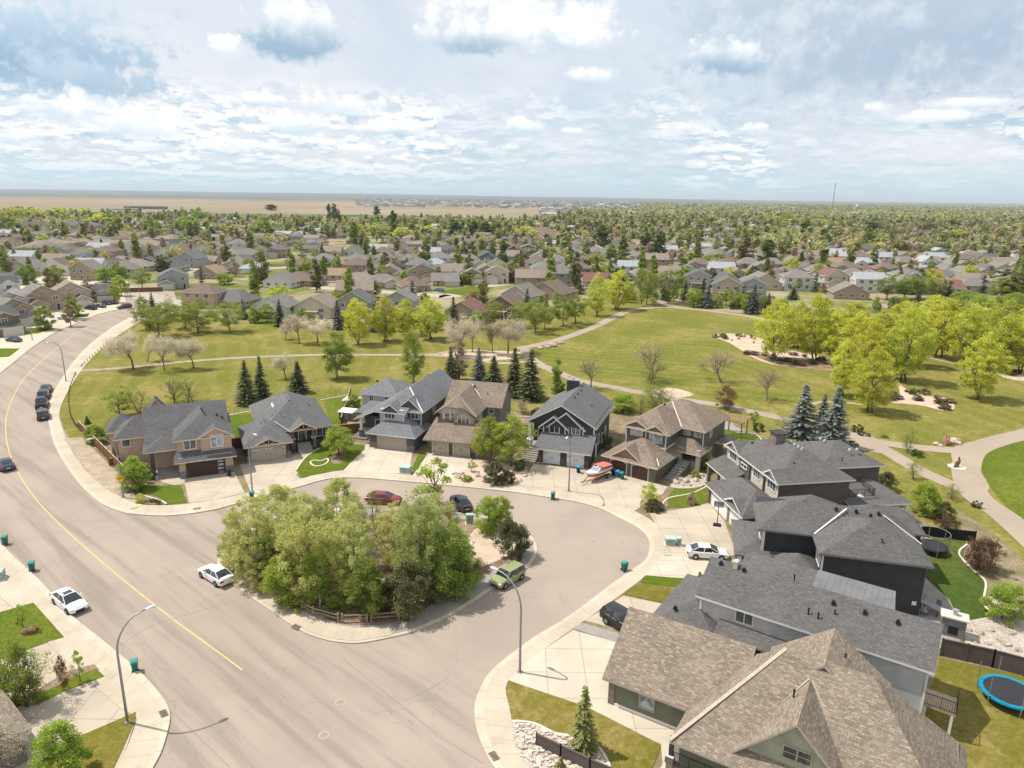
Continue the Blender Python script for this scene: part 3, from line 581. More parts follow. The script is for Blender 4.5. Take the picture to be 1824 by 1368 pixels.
class House:
    def __init__(s, loc, yaw, label, mats, name='house'):
        s.root = thing(name, (loc[0], loc[1], .13), math.radians(yaw), label, 'house'); s.W = MB(); s.R = MB(); s.T = MB(); s.FL = MB(); s.M = mats; s.kids = []
    def box(s, x0, x1, y0, y1, z0, z1, m=0): s.W.box(x0, x1, y0, y1, z0, z1, m)
    def roof(s, x0, x1, y0, y1, ze, zr, ridge='x', ends='hh', oh=.5, rake=.35, ins=(None, None), off=0., t=.2):
        """eaves run along the ridge axis; x0..y1 is the wall rectangle, ze the wall top, zr the ridge; off shifts the ridge sideways"""
        if ridge == 'y': x0, x1, y0, y1 = y0, y1, x0, x1
        mid = (y0+y1)/2+off
        sa = (zr-ze)/(mid-y0); sb = (zr-ze)/(y1-mid)
        Y0, Y1 = y0-oh, y1+oh; za, zb = ze-sa*oh, ze-sb*oh
        X0 = x0-(oh if ends[0] == 'h' else rake); X1 = x1+(oh if ends[1] == 'h' else rake)
        half = (Y1-Y0)/2
        i0 = 0 if ends[0] == 'g' else (ins[0] if ins[0] is not None else half); i1 = 0 if ends[1] == 'g' else (ins[1] if ins[1] is not None else half)
        if i0+i1 > X1-X0: k = (X1-X0)/(i0+i1); i0 *= k; i1 *= k
        a, b, c, d = (X0, Y0, za), (X1, Y0, za), (X1, Y1, zb), (X0, Y1, zb); r0, r1 = (X0+i0, mid, zr), (X1-i1, mid, zr)
        fs = [[a, b, r1, r0], [c, d, r0, r1]]
        if i0: fs.append([d, a, r0])
        if i1: fs.append([b, c, r1])
        if ridge == 'y': fs = [[(p[1], p[0], p[2]) for p in f] for f in fs]
        s.R.slab(fs, t)
        return fs
    def wing(s, x0, x1, y0, y1, z0, ze, zr, ridge='y', ends='hh', m=0, gm=None, **k):
        s.W.box(x0, x1, y0, y1, z0, ze-(.19 if ends == 'hh' else .02), m)
        mid = None
        for e, q in enumerate(ends):
            if q == 'g':
                if ridge == 'y': mid = (x0+x1)/2+k.get('off', 0); yy = (y0, y1)[e]; dy = .3*(1-2*e); A = [(x0, ze-.03), (x1, ze-.03), (mid, zr-.08)]; P3 = [[(p[0], y_, p[1]) for p in A] for y_ in (yy, yy+dy)]
                else: mid = (y0+y1)/2+k.get('off', 0); xx = (x0, x1)[e]; dx = .3*(1-2*e); A = [(y0, ze-.03), (y1, ze-.03), (mid, zr-.08)]; P3 = [[(x_, p[0], p[1]) for p in A] for x_ in (xx, xx+dx)]
                g_ = m if gm is None else gm
                f = P3[0] if (ridge == 'y') == (e == 0) else P3[0][::-1]
                s.W.poly(f, g_)
                for i in range(3):
                    j = (i+1) % 3; s.W.poly([P3[0][i], P3[0][j], P3[1][j], P3[1][i]], g_)
        return s.roof(x0, x1, y0, y1, ze, zr, ridge, ends, **k)
    def strip(s, a, b, w_=.16, lift=.05):
        a = Vector(a); b = Vector(b); d = (b-a).normalized(); n = Vector((-d.y, d.x, 0)).normalized()*w_/2; up = Vector((0, 0, lift))
        s.FL.poly([a-n+up, a+n+up, b+n+up, b-n+up]); s.FL.poly([b-n+up-Vector((0, 0, .03)), b+n+up-Vector((0, 0, .03)), a+n+up-Vector((0, 0, .03)), a-n+up-Vector((0, 0, .03))])
    def _fr(s, side, a, b):
        if side == 'f': return lambda u, z, d: (a+u, b-d, z)
        if side == 'b': return lambda u, z, d: (a-u, b+d, z)
        if side == 'r': return lambda u, z, d: (b+d, a+u, z)
        return lambda u, z, d: (b-d, a-u, z)
    @staticmethod
    def bx(mb, fr, u0, u1, z0, z1, d0, d1, m=0):
        c = [fr(u, z, d) for d in (d0, d1) for z in (z0, z1) for u in (u0, u1)]
        i = len(mb.v); mb.v += c
        for q in ((4, 5, 7, 6), (0, 2, 3, 1), (0, 1, 5, 4), (2, 6, 7, 3), (1, 3, 7, 5), (0, 4, 6, 2)): mb.f.append(tuple(i+k for k in q)); mb.m.append(m)
    def win(s, side, a, b, z, w_, h, n=2, trim=None, glass=None, bar=0, fw=.11):
        fr = s._fr(side, a, b); mb = MB(); u0, u1 = -w_/2, w_/2; B = s.bx
        B(mb, fr, u0-fw, u0, z-fw, z+h+fw, 0, .07); B(mb, fr, u1, u1+fw, z-fw, z+h+fw, 0, .07)
        B(mb, fr, u0, u1, z+h, z+h+fw, 0, .072); B(mb, fr, u0, u1, z-fw, z, 0, .085)
        for i in range(1, n): x = u0+w_*i/n; B(mb, fr, x-.045, x+.045, z, z+h, 0, .06)
        if bar: B(mb, fr, u0, u1, z+h*bar-.03, z+h*bar+.03, 0, .058)
        o = mb.build('window', trim or WHITE, s.root)
        mb = MB(); B(mb, fr, u0, u1, z, z+h, 0, .035); mb.build('pane', glass or GL, o)
        return o
    def garage(s, side, a, b, w_, h, col, rows=4, cols=4, trim=None, arch=0, glasscol=None, topglass=False, handles=False):
        fr = s._fr(side, a, b); mb = MB(); B = s.bx; z0 = .02
        B(mb, fr, -w_/2, w_/2, z0, z0+h, 0, .03)
        for r in range(rows):
            for c_ in range(cols):
                if glasscol is not None and c_ == glasscol: continue
                g_ = .05; cw = w_/cols; rh = h/rows
                B(mb, fr, -w_/2+c_*cw+g_, -w_/2+(c_+1)*cw-g_, z0+r*rh+g_*.7, z0+(r+1)*rh-g_*.7, .03, .05)
        if handles:
            for u in (-w_*.06, w_*.06): B(mb, fr, u-.03, u+.03, h*.42, h*.56, .05, .09, 1)
            for u in (-w_/2+.05, w_/2-.45):
                for zz in (h*.2, h*.72): B(mb, fr, u, u+.4, zz, zz+.05, .05, .07, 1)
        o = mb.build('garage_door', [col, BLK], s.root)
        if glasscol is not None or topglass:
            mb = MB()
            cl = range(cols) if topglass else [glasscol]
            for r in ([rows-1] if topglass else range(rows)):
                for c_ in cl: cw = w_/cols; rh = h/rows; B(mb, fr, -w_/2+c_*cw+.1, -w_/2+(c_+1)*cw-.1, z0+r*rh+.12, z0+(r+1)*rh-.12, .05, .062)
            mb.build('pane', GLL, o)
        mb = MB(); f_ = .13; t_ = trim or WHITE
        B(mb, fr, -w_/2-f_, -w_/2, .0, z0+h+f_, 0, .075); B(mb, fr, w_/2, w_/2+f_, 0, z0+h+f_, 0, .075)
        if arch:
            for k in range(10):
                u0 = -w_/2+w_*k/10; u1 = u0+w_/10; um = abs((u0+u1)/2)/(w_/2); zz = h-arch*um*um; B(mb, fr, u0, u1, zz, zz+f_*1.1, 0, .077)
                if h-zz > .03: B(mb, fr, u0, u1, zz+f_, z0+h+.03, 0, .06, 1)
        else: B(mb, fr, -w_/2, w_/2, z0+h, z0+h+f_, 0, .077)
        mb.build('door_frame', [t_, s.M['wall'][0]], o)
        return o
    def door(s, side, a, b, z, w_, h, col, glass=True, trim=None):
        fr = s._fr(side, a, b); mb = MB(); B = s.bx; B(mb, fr, -w_/2, w_/2, z, z+h, 0, .04)
        for zz in (.12, .55): B(mb, fr, -w_/2+.12, w_/2-.12, z+h*zz, z+h*(zz+.32), .04, .055)
        o = mb.build('front_door', col, s.root); mb = MB()
        B(mb, fr, -w_/2-.1, -w_/2, z, z+h+.1, 0, .07); B(mb, fr, w_/2, w_/2+.1, z, z+h+.1, 0, .07); B(mb, fr, -w_/2, w_/2, z+h, z+h+.1, 0, .07); mb.build('door_frame', trim or WHITE, o)
        mb = MB(); B(mb, fr, w_/2-.18, w_/2-.1, z+h*.44, z+h*.5, .055, .1); mb.build('handle', METAL, o)
        if glass: mb = MB(); B(mb, fr, -w_/4, w_/4, z+h*.58, z+h*.85, .055, .065); mb.build('pane', GL, o)
        return o
    def column(s, x, y, z0, z1, r=.2, base=1.1, mat=None, smat=None):
        mb = MB(); mb.box(x-r, x+r, y-r, y+r, z0, z1, 0, (r*.15, r*.15))
        if base: mb.box(x-r*1.5, x+r*1.5, y-r*1.5, y+r*1.5, z0-.02, z0+base, 1); mb.box(x-r*1.7, x+r*1.7, y-r*1.7, y+r*1.7, z0+base, z0+base+.08, 2)
        mb.build('porch_column', [mat or WHITE, smat or STONE, WHITE], s.root)
    def steps(s, x0, x1, y0, y1, z, n, mat=None, dirx=False):
        mb = MB()
        for k in range(n):
            zz = z*(k+1)/n
            if dirx: mb.box(x0+(x1-x0)*k/n, x1, y0, y1, -.1, zz)
            else: mb.box(x0, x1, y0+(y1-y0)*k/n, y1, -.1, zz)
        mb.build('steps', mat or plain('step_concrete', (.30, .27, .25), .9), s.root)
    def slab_(s, name, x0, x1, y0, y1, z0, z1, mat): mb = MB(); mb.box(x0, x1, y0, y1, z0, z1); return mb.build(name, mat, s.root)
    def rail(s, pts, z, h=1.0, mat=None, n=None):
        mb = MB()
        for a, b in zip(pts, pts[1:]):
            L = math.dist(a, b); k = max(1, int(L/.14)) if n is None else n
            mb.tube([(*a, z+h), (*b, z+h)], .03, 4); mb.tube([(*a, z+.1), (*b, z+.1)], .02, 4)
            for i in range(k+1): x = a[0]+(b[0]-a[0])*i/k; y = a[1]+(b[1]-a[1])*i/k; mb.tube([(x, y, z), (x, y, z+h)], .014 if i % 8 else .035, 4)
        mb.build('railing', mat or BLK, s.root)
    def vent(s, x, y, z, slope=(0, 1), kind='box', mat=None):
        mb = MB()
        if kind == 'box': mb.box(x-.17, x+.17, y-.16, y+.16, z-.15, z+.15, 0, (.05, .05))
        else: mb.tube([(x, y, z-.3), (x, y, z+.3)], .06, 8); mb.tube([(x, y, z+.26), (x, y, z+.34)], .09, 8)
        mb.build('roof_vent', mat or BLK, s.roofo)
    def trim(s, *boxes):
        for b in boxes: s.T.box(*b)
    def gtruss(s, x, y, zb, w_, h, mat=TIMB, back=None):
        """a small decorated gable on a front face: triangular frame with king post and braces"""
        T = MB(); f = s._fr('f', x, y)
        def bar(a, b, r=.08):
            A = Vector(f(a[0], a[1], .1)); B_ = Vector(f(b[0], b[1], .1)); T.tube([A, B_], r, 4)
        bar((-w_/2, zb), (0, zb+h)); bar((w_/2, zb), (0, zb+h)); bar((-w_/2, zb), (w_/2, zb)); bar((0, zb), (0, zb+h), .06)
        bar((-.12, zb), (-w_/4, zb+h*.5), .05); bar((.12, zb), (w_/4, zb+h*.5), .05)
        T.build('gable_truss', mat, s.root)
    def done(s):
        s.W.build('walls', s.M['wall'], s.root); s.roofo = s.R.build('roof', [s.M['roof'], s.M.get('fascia', WHITE)], s.root)
        for k in range(0, len(s.T.v), 8):
            t_ = MB(); t_.v = s.T.v[k:k+8]; t_.f = [tuple(i-k for i in f) for f in s.T.f[k//8*6:k//8*6+6]]; t_.m = [0]*6; t_.build('trim', s.M.get('trim', WHITE), s.root)
        for k in range(0, len(s.FL.v), 8):
            t_ = MB(); t_.v = s.FL.v[k:k+8]; t_.f = [(0, 1, 2, 3), (4, 5, 6, 7)]; t_.m = [0, 0]; t_.build('valley_flashing', s.M.get('flash', CREAM), s.roofo)
        return s.roofo
    def vents(s, pts, mat=None):
        for p in pts: s.vent(p[0], p[1], p[2], kind=p[3] if len(p) > 3 else 'box', mat=mat)
ST_BEIGE = plain('beige_stucco', (.48, .35, .26), .95, var=.06, scale=1.5)
# house 1 : beige stucco on the corner
h = House((-47.38, 94.41), 25, 'beige stucco house with charcoal roof, brown garage door and yellow double front door', {'wall': [ST_BEIGE, STONEG, DARKT], 'roof': SH_DG, 'fascia': CREAM})
h.box(0, 7.2, 0, 7, 0, 3.1); h.box(-.05, 1.05, -.06, .6, 0, 1.1, 1); h.box(6.1, 7.27, -.06, .6, 0, 1.1, 1)
h.R.slab([[(-.6, -.75, 2.7), (7.75, -.75, 2.7), (7.2, 1.6, 3.75), (-.1, 1.6, 3.75)], [(-.6, -.75, 2.7), (-.1, 1.6, 3.75), (-.6, 1.6, 2.8)], [(7.75, -.75, 2.7), (7.75, 2.6, 2.7), (7.2, 1.6, 3.75)]], .15)
h.wing(0, 7.2, 1.35, 12, 2.9, 5.8, 8.0, 'y', 'hg', oh=.5)
h.wing(3.1, 7.28, .95, 4, 3.0, 5.78, 7.0, 'y', 'gg', oh=.4, rake=.4)
h.wing(-4, 7.0, 4.4, 17, 0, 4.6, 8.3, 'x', 'gg', oh=.5)
h.R.slab([[(-4.5, 2.0, 3.9), (.2, 2.0, 3.9), (.2, 4.4, 5.0), (-1.6, 5.0, 5.3)], [(-4.5, 2.0, 3.9), (-1.6, 5., 5.3), (-4.5, 5.4, 4.1)]], .18)
h.wing(-8, -3.9, 8.2, 14.5, 0, 4.9, 7.0, 'x', 'hh', ins=(3., .1)); h.wing(-9.3, -6, 12.5, 17.5, 0, 4.8, 6.6, 'x', 'hh')
h.wing(-5, -.5, 15, 19, 0, 5, 8.4, 'y', 'gh')
h.garage('f', 3.5, 0, 5.0, 2.25, plain('dark_brown_door', (.055, .03, .022), .5), 4, 5, DARKT, glasscol=4)
h.win('f', 1.7, 1.35, 3.95, 1.5, 1.35); h.win('f', 5.3, .95, 3.95, 1.55, 1.5, glass=GLL)
h.win('f', -6.9, 8.2, 3.2, 1.0, 1.1, 1); h.win('f', -6.4, 8.2, .5, 1., .8, 1)
h.trim((4.3, 6.3, .86, .95, 5.62, 5.72))
h.slab_('porch_floor', -3.9, 0, 2.3, 4.5, 0, .5, plain('step_concrete', (.30, .27, .25), .9)); h.steps(-3.2, -.1, .9, 2.3, .5, 3)
h.column(-3.4, 2.35, .1, 3.9, .28, 0, plain('dark_stone_column', (.10, .075, .065), .9)); h.box(-3.9, .1, 4.5, 4.75, 0, 4.5, 2)
Y_ = plain('honey_wood', (.50, .27, .05), .5, var=.25, scale=2)
h.door('f', -2.35, 4.48, .5, .95, 2.3, Y_); h.door('f', -1.35, 4.48, .5, .95, 2.3, Y_)
h.done(); h.vents([(3.7+.15*k, 7.6-.9*k, 7.95-.1*k) for k in range(4)]+[(5.8, 7.5, 6.85), (6.5, 7, 6.5)])
h.vent(-6.5, 10, 6.1, kind='pipe', mat=METAL); LB_H1 = h
# house 2 : bungalow
SD_DK = siding('charcoal_siding', (.062, .064, .068)); SD_TAUPE = siding('taupe_siding', (.20, .17, .145)); SD_LG = siding('pale_grey_siding', (.46, .46, .45))
TAUPE = plain('taupe_door_paint', (.40, .345, .285), .55, var=.04)
h = House((-40.07, 100.89), 25, 'low charcoal bungalow with dark grey hip roof and timber gable trusses', {'wall': [SD_DK, STONE], 'roof': SH_MG, 'fascia': CREAM, 'flash': GREYT})
h.wing(0, 6.3, 0, 10, 0, 3, 4.75, 'y', 'hh'); h.wing(2.7, 13.3, 4, 20, 0, 3.6, 6.9, 'y', 'hh')
h.box(-.08, .5, -.1, .5, 0, 1.1, 1); h.box(5.8, 6.38, -.1, .5, 0, 1.1, 1)
h.R.slab([[(1.0, -.62, 2.75), (3.15, -.62, 3.75), (3.15, 3, 3.75), (1, 1, 2.85)], [(5.3, -.62, 2.75), (3.15, -.62, 3.75), (3.15, 3, 3.75), (5.3, 1, 2.85)]], .12)
h.R.slab([[(6.7, 2.2, 3.45), (8.8, 2.2, 4.75), (8.8, 7.4, 4.75), (6.7, 4.4, 3.5)], [(10.9, 2.2, 3.45), (8.8, 2.2, 4.75), (8.8, 7.4, 4.75), (10.9, 4.4, 3.5)]], .15)
h.gtruss(3.15, -.5, 2.78, 4.0, .85); h.gtruss(8.8, 2.2, 3.5, 4.0, 1.1)
h.strip((6.8, 2.5, 3.35), (4.4, 6.1, 4.7)); h.garage('f', 3.1, 0, 4.9, 2.2, TAUPE, 4, 4, TAUPE, topglass=True, handles=True)
h.box(6.9, 13.3, 3.0, 4.2, 0, 1.2); h.box(6.95, 7.7, 3.2, 4, 0, 1.2, 1)
h.steps(7.7, 9.9, .9, 3.2, 1.2, 6); h.door('f', 8.8, 3.98, 1.2, 1.1, 2.1, GL, False); h.win('f', 12, 3.98, 1.7, 1.8, 1.4)
for x in (7.2, 10.4, 13.1): h.column(x, 3.1, .2, 3.5, .24, 1.7, plain('brown_column', (.24, .13, .09), .8))
h.rail([(10.6, 3.05), (12.9, 3.05)], 1.2); h.rail([(7.6, 1.1), (7.6, 3.1)], .9); h.rail([(10, 1.1), (10, 3.1)], .9)
h.win('r', 10, 13.3, 1.4, 1.4, 1.3); h.done()
h.vents([(7.75, 14.2-1.3*k, 6.65) for k in range(5)]+[(2.8, 4.8, 4.5), (2.8, 6, 4.5), (11, 12, 5.), (11.2, 11, 4.95)], SH_DG)
h.vents([(5.4, 8.4, 5.3, 'pipe'), (6.0, 6.4, 5.6, 'pipe'), (4.7, 7.2, 5., 'pipe')], METAL)
mb = MB(); mb.box(5.2, 5.45, 10.4, 12.6, 5.2, 5.55); mb.build('skylight', WHITE, h.roofo)
# house 3 : pale and navy two storey
SD_NV = siding('blue_grey_siding', (.085, .10, .12)); SD_OL = siding('olive_side_siding', (.13, .125, .10))
h = House((-23.0, 108.67), -15.5, 'light grey roofed two storey house with white and navy walls and wide taupe garage door', {'wall': [SD_LG, SD_NV, STONE, SD_OL], 'roof': SH_LG, 'fascia': WHITE, 'flash': WHITE})
h.box(0, 7.7, .02, 7, 0, 2.88, 1); h.box(-.06, 1.3, -.05, .4, 0, 1.0, 2); h.box(6.4, 7.76, -.05, .4, 0, 1.0, 2)
h.roof(0, 7.7, 0, 6.5, 2.9, 4.7, 'x', 'hh', ins=(3.2, 3.0))
h.box(.8, 5.05, 2.3, 8, 2.8, 5.98, 0); h.box(4.9, 7.4, 4, 21, 0, 5.97, 1); h.box(7.39, 7.42, 4.1, 21, 0, 5.9, 3); h.box(-.2, 5, 8, 21, 0, 5.9, 0)
h.R.slab([[(7.95, 3.4, 5.65), (7.95, 21.5, 5.65), (3.9, 21.5, 8.6), (3.9, 7.4, 8.6)], [(3.9, 7.4, 8.6), (3.9, 21.5, 8.6), (-.4, 21.5, 5.6), (-4.6, 8, 3.4), (-4.6, 3.2, 3.4)], [(-4.6, 3.2, 3.4), (.3, 3.2, 5.6), (7.95, 3.4, 5.65), (3.9, 7.4, 8.6)]], .2)
h.R.slab([[(.2, 1.8, 5.6), (5.5, 1.8, 5.6), (5.5, 3.6, 6.2), (.2, 3.6, 6.2)]], .16)
h.wing(1.2, 4.4, 2.2, 5.6, 5.6, 5.85, 7.0, 'y', 'gg', 1, oh=.45, rake=.3); h.wing(3.4, 7.4, 3.9, 7.5, 5.6, 5.95, 7.7, 'y', 'gg', 1, oh=.4, rake=.3)
h.strip((7.9, 3.45, 5.68), (4.0, 7.35, 8.6), .2)
h.wing(-7, -.2, 11.3, 18.5, 0, 5.9, 7.8, 'x', 'hh'); h.wing(-4.4, -2.4, 3.4, 8, 0, 0.4, .6, 'x', 'gg')
h.roof(-6.2, -.2, 8.2, 11.6, 3.6, 4.8, 'x', 'hh')
h.box(-3.4, .8, 5.2, 9, 0, 3.6, 1); h.column(-3.3, 3.6, .13, 3.5, .22, 1.5); h.slab_('porch_floor', -3.8, .6, 3.6, 5.2, 0, .9, plain('step_concrete', (.3, .27, .25), .9)); h.steps(-1.4, .4, 1.8, 3.6, .9, 5); h.rail([(-3.3, 3.6), (-1.5, 3.6)], .9, mat=WHITE)
h.door('f', -1, 5.2, .9, .9, 2.1, DARKT)
h.garage('f', 3.9, .02, 4.9, 2.15, plain('taupe_wide_door', (.36, .315, .27), .6, var=.04), 5, 1, TAUPE)
h.win('f', 2.6, 2.3, 4.55, 1.7, 1.0, 3, plain('pale_trim', (.6, .58, .54), .6)); h.win('f', 6.3, 4, 4.3, 1.25, 1.2); h.trim((7.3, 7.44, 3.96, 4.06, 2.9, 5.9), (4.98, 5.1, 2.2, 2.34, 2.9, 5.6))
h.win('r', 9.5, 7.42, 4.2, 1., 1.2); h.win('f', -5.2, 11.3, 4.3, .7, 1., 2)
h.done(); h.vents([(1.3, 11, 6.9), (1.9, 12, 7.3), (3.2, 16, 8.1), (3.0, 18, 8.), (-5.5, 14.5, 7.1), (-.9, 8.5, 5.9)])
# house 4 : taupe with brown roof
SD_T2 = siding('warm_grey_siding', (.25, .22, .185)); SD_T3 = siding('grey_green_siding', (.20, .195, .165)); PALE = plain('pale_gable_board', (.48, .42, .34), .8)
h = House((-13.13, 106.21), -13, 'taupe house with tan roof and two carriage doors behind a pair of green trees', {'wall': [SD_T2, SD_T3, STONED, PALE], 'roof': SH_BR, 'fascia': plain('brown_fascia', (.28, .22, .17), .7), 'flash': CREAM})
h.box(0, 8.3, 0, 5, 0, 2.7); 
for x in (0, 3.3, 6.9): h.box(x-.04, x+.75, -.05, .4, 0, 2.6, 2)
h.R.slab([[(-.7, -.8, 2.55), (8.9, -.8, 2.55), (8.6, 4.5, 4.75), (-.2, 4.5, 4.75)]], .2)
h.box(.5, 3.1, 4.1, 12, 2.5, 5.95); h.box(3.05, 6.4, 3.6, 12, 2.5, 5.7, 3); h.box(6.3, 9.2, 9.8, 17.8, 0, 5.98, 1); h.box(0, 6.4, 9, 18, 0, 5.9, 1)
h.wing(0, 9.3, 9.7, 18, 5.6, 5.95, 8.7, 'x', 'gg', 1, oh=.5, rake=.4)
h.R.slab([[(-.3, 3.2, 5.6), (3.3, 5.2, 8.35), (3.3, 13.2, 8.35), (-.3, 9.7, 5.6)], [(6.95, 3.2, 5.6), (3.3, 5.2, 8.35), (3.3, 13.2, 8.35), (6.95, 9.7, 5.6)], [(6.95, 3.2, 5.6), (4.8, 3.4, 6.9), (3.3, 5.2, 8.35)], [(-.3, 3.2, 5.6), (1.6, 3.4, 6.9), (3.3, 5.2, 8.35)], [(1.6, 3.4, 6.9), (4.8, 3.4, 6.9), (3.3, 5.2, 8.35)]], .18)
h.W.poly([(.3, 3.75, 5.7), (6.4, 3.75, 5.7), (4.8, 3.75, 6.85), (1.6, 3.75, 6.85)], 3)
h.trim((1.2, 1.3, 3.6, 3.75, 5.7, 6.5), (2.3, 2.4, 3.6, 3.75, 5.7, 6.7))
h.wing(3.05, 6.4, 3.3, 5, 5.2, 5.5, 6.7, 'y', 'gg', 3, oh=.4, rake=.3)
h.strip((6.9, 9.6, 5.65), (3.4, 13., 8.35)); h.strip((6.9, 3.3, 5.65), (3.4, 5.3, 8.35), .1)
h.garage('f', 1.95, 0, 2.5, 2.2, TAUPE, 4, 2, CREAM, handles=True); h.garage('f', 5.4, 0, 2.5, 2.2, TAUPE, 4, 2, CREAM, handles=True)
h.win('f', 1.8, 4.1, 4.35, .8, 1.25, 1, bar=.5); h.win('f', 4.7, 3.6, 4.2, 1.9, 1.2, 3, bar=.6); h.win('f', 7.7, 9.8, 4.4, .8, 1.3, 1, bar=.5)
h.trim((1.05, 1.25, 4.0, 4.1, 4.3, 5.7), (2.35, 2.55, 4., 4.1, 4.3, 5.7))
h.done(); h.vents([(6.6, 11.5, 7.1, 'pipe'), (4, 12.5, 8.2)], BLK)
# house 5 : charcoal with stacked gables
h = House((4.21, 102.98), -18.5, 'charcoal house with white trimmed stacked gables and two white garage doors', {'wall': [SD_DK, WHITE, stone('brick_pier', (.22, .10, .07), (.15, .07, .05))], 'roof': SH_MG, 'fascia': WHITE})
h.box(0, 8, 0, 4, 0, 2.8)
for x in (0, 3.72, 7.4): h.box(x-.04, x+.6, -.06, .4, 0, 1.2, 2)
h.R.slab([[(-.6, -.9, 2.6), (8.5, -.9, 2.6), (8.3, 3.5, 4.5), (-.2, 3.5, 4.5)]], .2)
h.box(0, 8, 3.2, 15.3, 0, 5.75); h.box(-2.6, 0, 6, 15.3, 0, 5.4)
h.wing(-2.6, 8, 3.3, 17.5, 5.2, 5.7, 8.7, 'y', 'gg', off=.0, oh=.4, rake=.45)
h.box(-.05, 3.5, 2.7, 4, 3.9, 5.5); h.box(3.9, 6.3, 2.95, 4, 4., 5.6)
h.wing(-.3, 3.7, 2.5, 5, 5.2, 5.35, 7.0, 'y', 'gg', oh=.4, rake=.4); h.wing(.9, 6.3, 2.85, 5, 5.3, 5.4, 7.7, 'y', 'gg', oh=.4, rake=.4)
for x0, x1, y in ((-.08, 3.55, 2.68), (3.9, 6.35, 2.93)): h.trim((x0, x0+.16, y-.05, y+.05, 3.9, 5.5), (x1-.16, x1, y-.05, y+.05, 3.9, 5.5), (x0, x1, y-.06, y+.04, 3.85, 4.02))
h.trim((7.85, 8.03, 3.15, 3.25, 4.4, 5.7)); h.win('f', 1.75, 2.7, 4.2, 1.5, 1.05, 2); h.win('f', 5.1, 2.95, 4.3, 1.25, 1.05, 2)
h.garage('f', 2.15, 0, 2.75, 2.2, plain('white_door_paint', (.66, .68, .72), .5, var=.04), 4, 4, SD_DK, handles=True); h.garage('f', 5.9, 0, 2.75, 2.2, MATS['white_door_paint'], 4, 4, SD_DK, handles=True)
for y, z_ in ((6.5, 2), (9.5, 1.2), (12, 1.6)): h.win('r', y, 8, z_, .9, 1.4, 1)
h.door('r', 4.8, 8, .2, .9, 2.1, WHITE, False); h.slab_('porch_floor', -2.6, 0, 2.6, 6, 0, 1.3, MATS['step_concrete']); h.column(-2.4, 3.1, .3, 5.3, .25, 2.2, WHITE, WHITE); h.door('f', -1.3, 6, 1.3, .95, 2.1, DARKT)
h.steps(-2.5, -.3, -.6, 2.6, 1.3, 7); mb = MB(); mb.box(.4, 2.4, 15.2, 16.2, 7, 9.5); mb.box(.3, 2.5, 15.1, 16.3, 9.5, 9.62, 1); mb.tube([(1.4, 15.7, 9.6), (1.4, 15.7, 9.95)], .15, 8, 1)
h.done(); mb.build('chimney', [SD_DK, METAL], h.roofo); h.vents([(3.3, 13.5, 8.4), (3.3, 11.2, 8.4), (3.3, 9, 8.4)]); h.vents([(6, 10, 6.9, 'pipe')], BLK)
# house 6 : taupe, tan roof, arched doors
A = P(1166.9, 863); SD_GR = siding('dark_taupe_siding', (.135, .125, .11)); RUST = siding('rust_gable_shakes', (.30, .17, .11))
h = House((A.x, A.y), -36, 'taupe house with tan hip roof, rust gables and two brown arched garage doors', {'wall': [SD_GR, RUST, STONE], 'roof': SH_BR, 'fascia': CREAM, 'flash': CREAM})
h.wing(-8.2, -.1, 0, 8, 0, 2.85, 5.0, 'x', 'hh', oh=.55); h.wing(-7., -2.6, .0, 3.5, 2.6, 2.95, 4.5, 'y', 'gg', 1, oh=.5, rake=.35)
h.box(-7.6, -1.0, 5.3, 16, 0, 6.35); h.box(-4.2, -.9, 5.0, 6, 3, 6.2); h.box(-1, 2.9, 9.9, 19.2, 0, 6.3)
h.roof(-7.6, -.9, 5.2, 14, 6.4, 8.6, 'y', 'hh', oh=.6); h.roof(-7.6, 2.9, 9.8, 19.2, 6.38, 9.0, 'x', 'hh', oh=.55)
h.wing(-7.5, -4.0, 5.15, 6.6, 6.05, 6.35, 7.25, 'y', 'gg', 1, oh=.4, rake=.45); h.wing(-4.2, -.95, 4.95, 7, 5.9, 6.15, 7.1, 'y', 'gg', 1, oh=.4, rake=.4)
h.strip((-.4, 9.3, 6.1), (-3.9, 13.2, 8.7), .2)
h.roof(-1.2, 3.2, 7.9, 11, 3.3, 4.5, 'x', 'gh', oh=.5); h.strip((.35, .1, 2.7), (-.6, 1.4, 3.25), .16)
h.garage('f', -6.0, 0, 2.55, 2.2, plain('brown_door', (.085, .045, .035), .5), 5, 4, CREAM, .35); h.garage('f', -2.5, 0, 2.55, 2.2, MATS['brown_door'], 5, 4, CREAM, .35)
h.win('f', -5.9, 5.3, 4.7, 1.9, 1.15, 3, CREAM, GLL); h.win('f', -2.6, 5., 4.4, 1.9, 1.15, 3, CREAM, GLL); h.win('f', .3, 9.9, 4.9, .95, 1.05, 1, CREAM, GLL, .5); h.win('f', 2., 9.9, 4.9, .95, 1.05, 1, CREAM, GLL, .5); h.win('r', 13, 2.9, 4.3, .8, 1.6, 1, CREAM, GLL, .5); h.win('r', 13.5, 2.9, .9, .8, 1.3, 1, CREAM)
for x0, y in ((-7.68, 5.24), (-4.3, 4.95), (-1.02, 4.95), (2.85, 9.85)): h.trim((x0, x0+.12, y-.02, y+.1, 3.2, 6.3))
h.trim((-4.3, -.9, 4.94, 5.02, 3.55, 3.7)); h.T.box(-1.04, -.88, 5, 9.8, 3.55, 3.7)
h.slab_('porch_floor', -1, 3, 8, 9.9, 0, 1.5, MATS['step_concrete'])
for x in (.2, 3.0): h.column(x, 8.2, .3, 3.4, .3, 0, CREAM)
h.door('f', .9, 9.9, 1.5, .95, 2.1, DARKT); h.win('f', 2.1, 9.9, 1.9, .8, 1.2, 1); h.rail([(.5, 8.1), (2.8, 8.1)], 1.5)
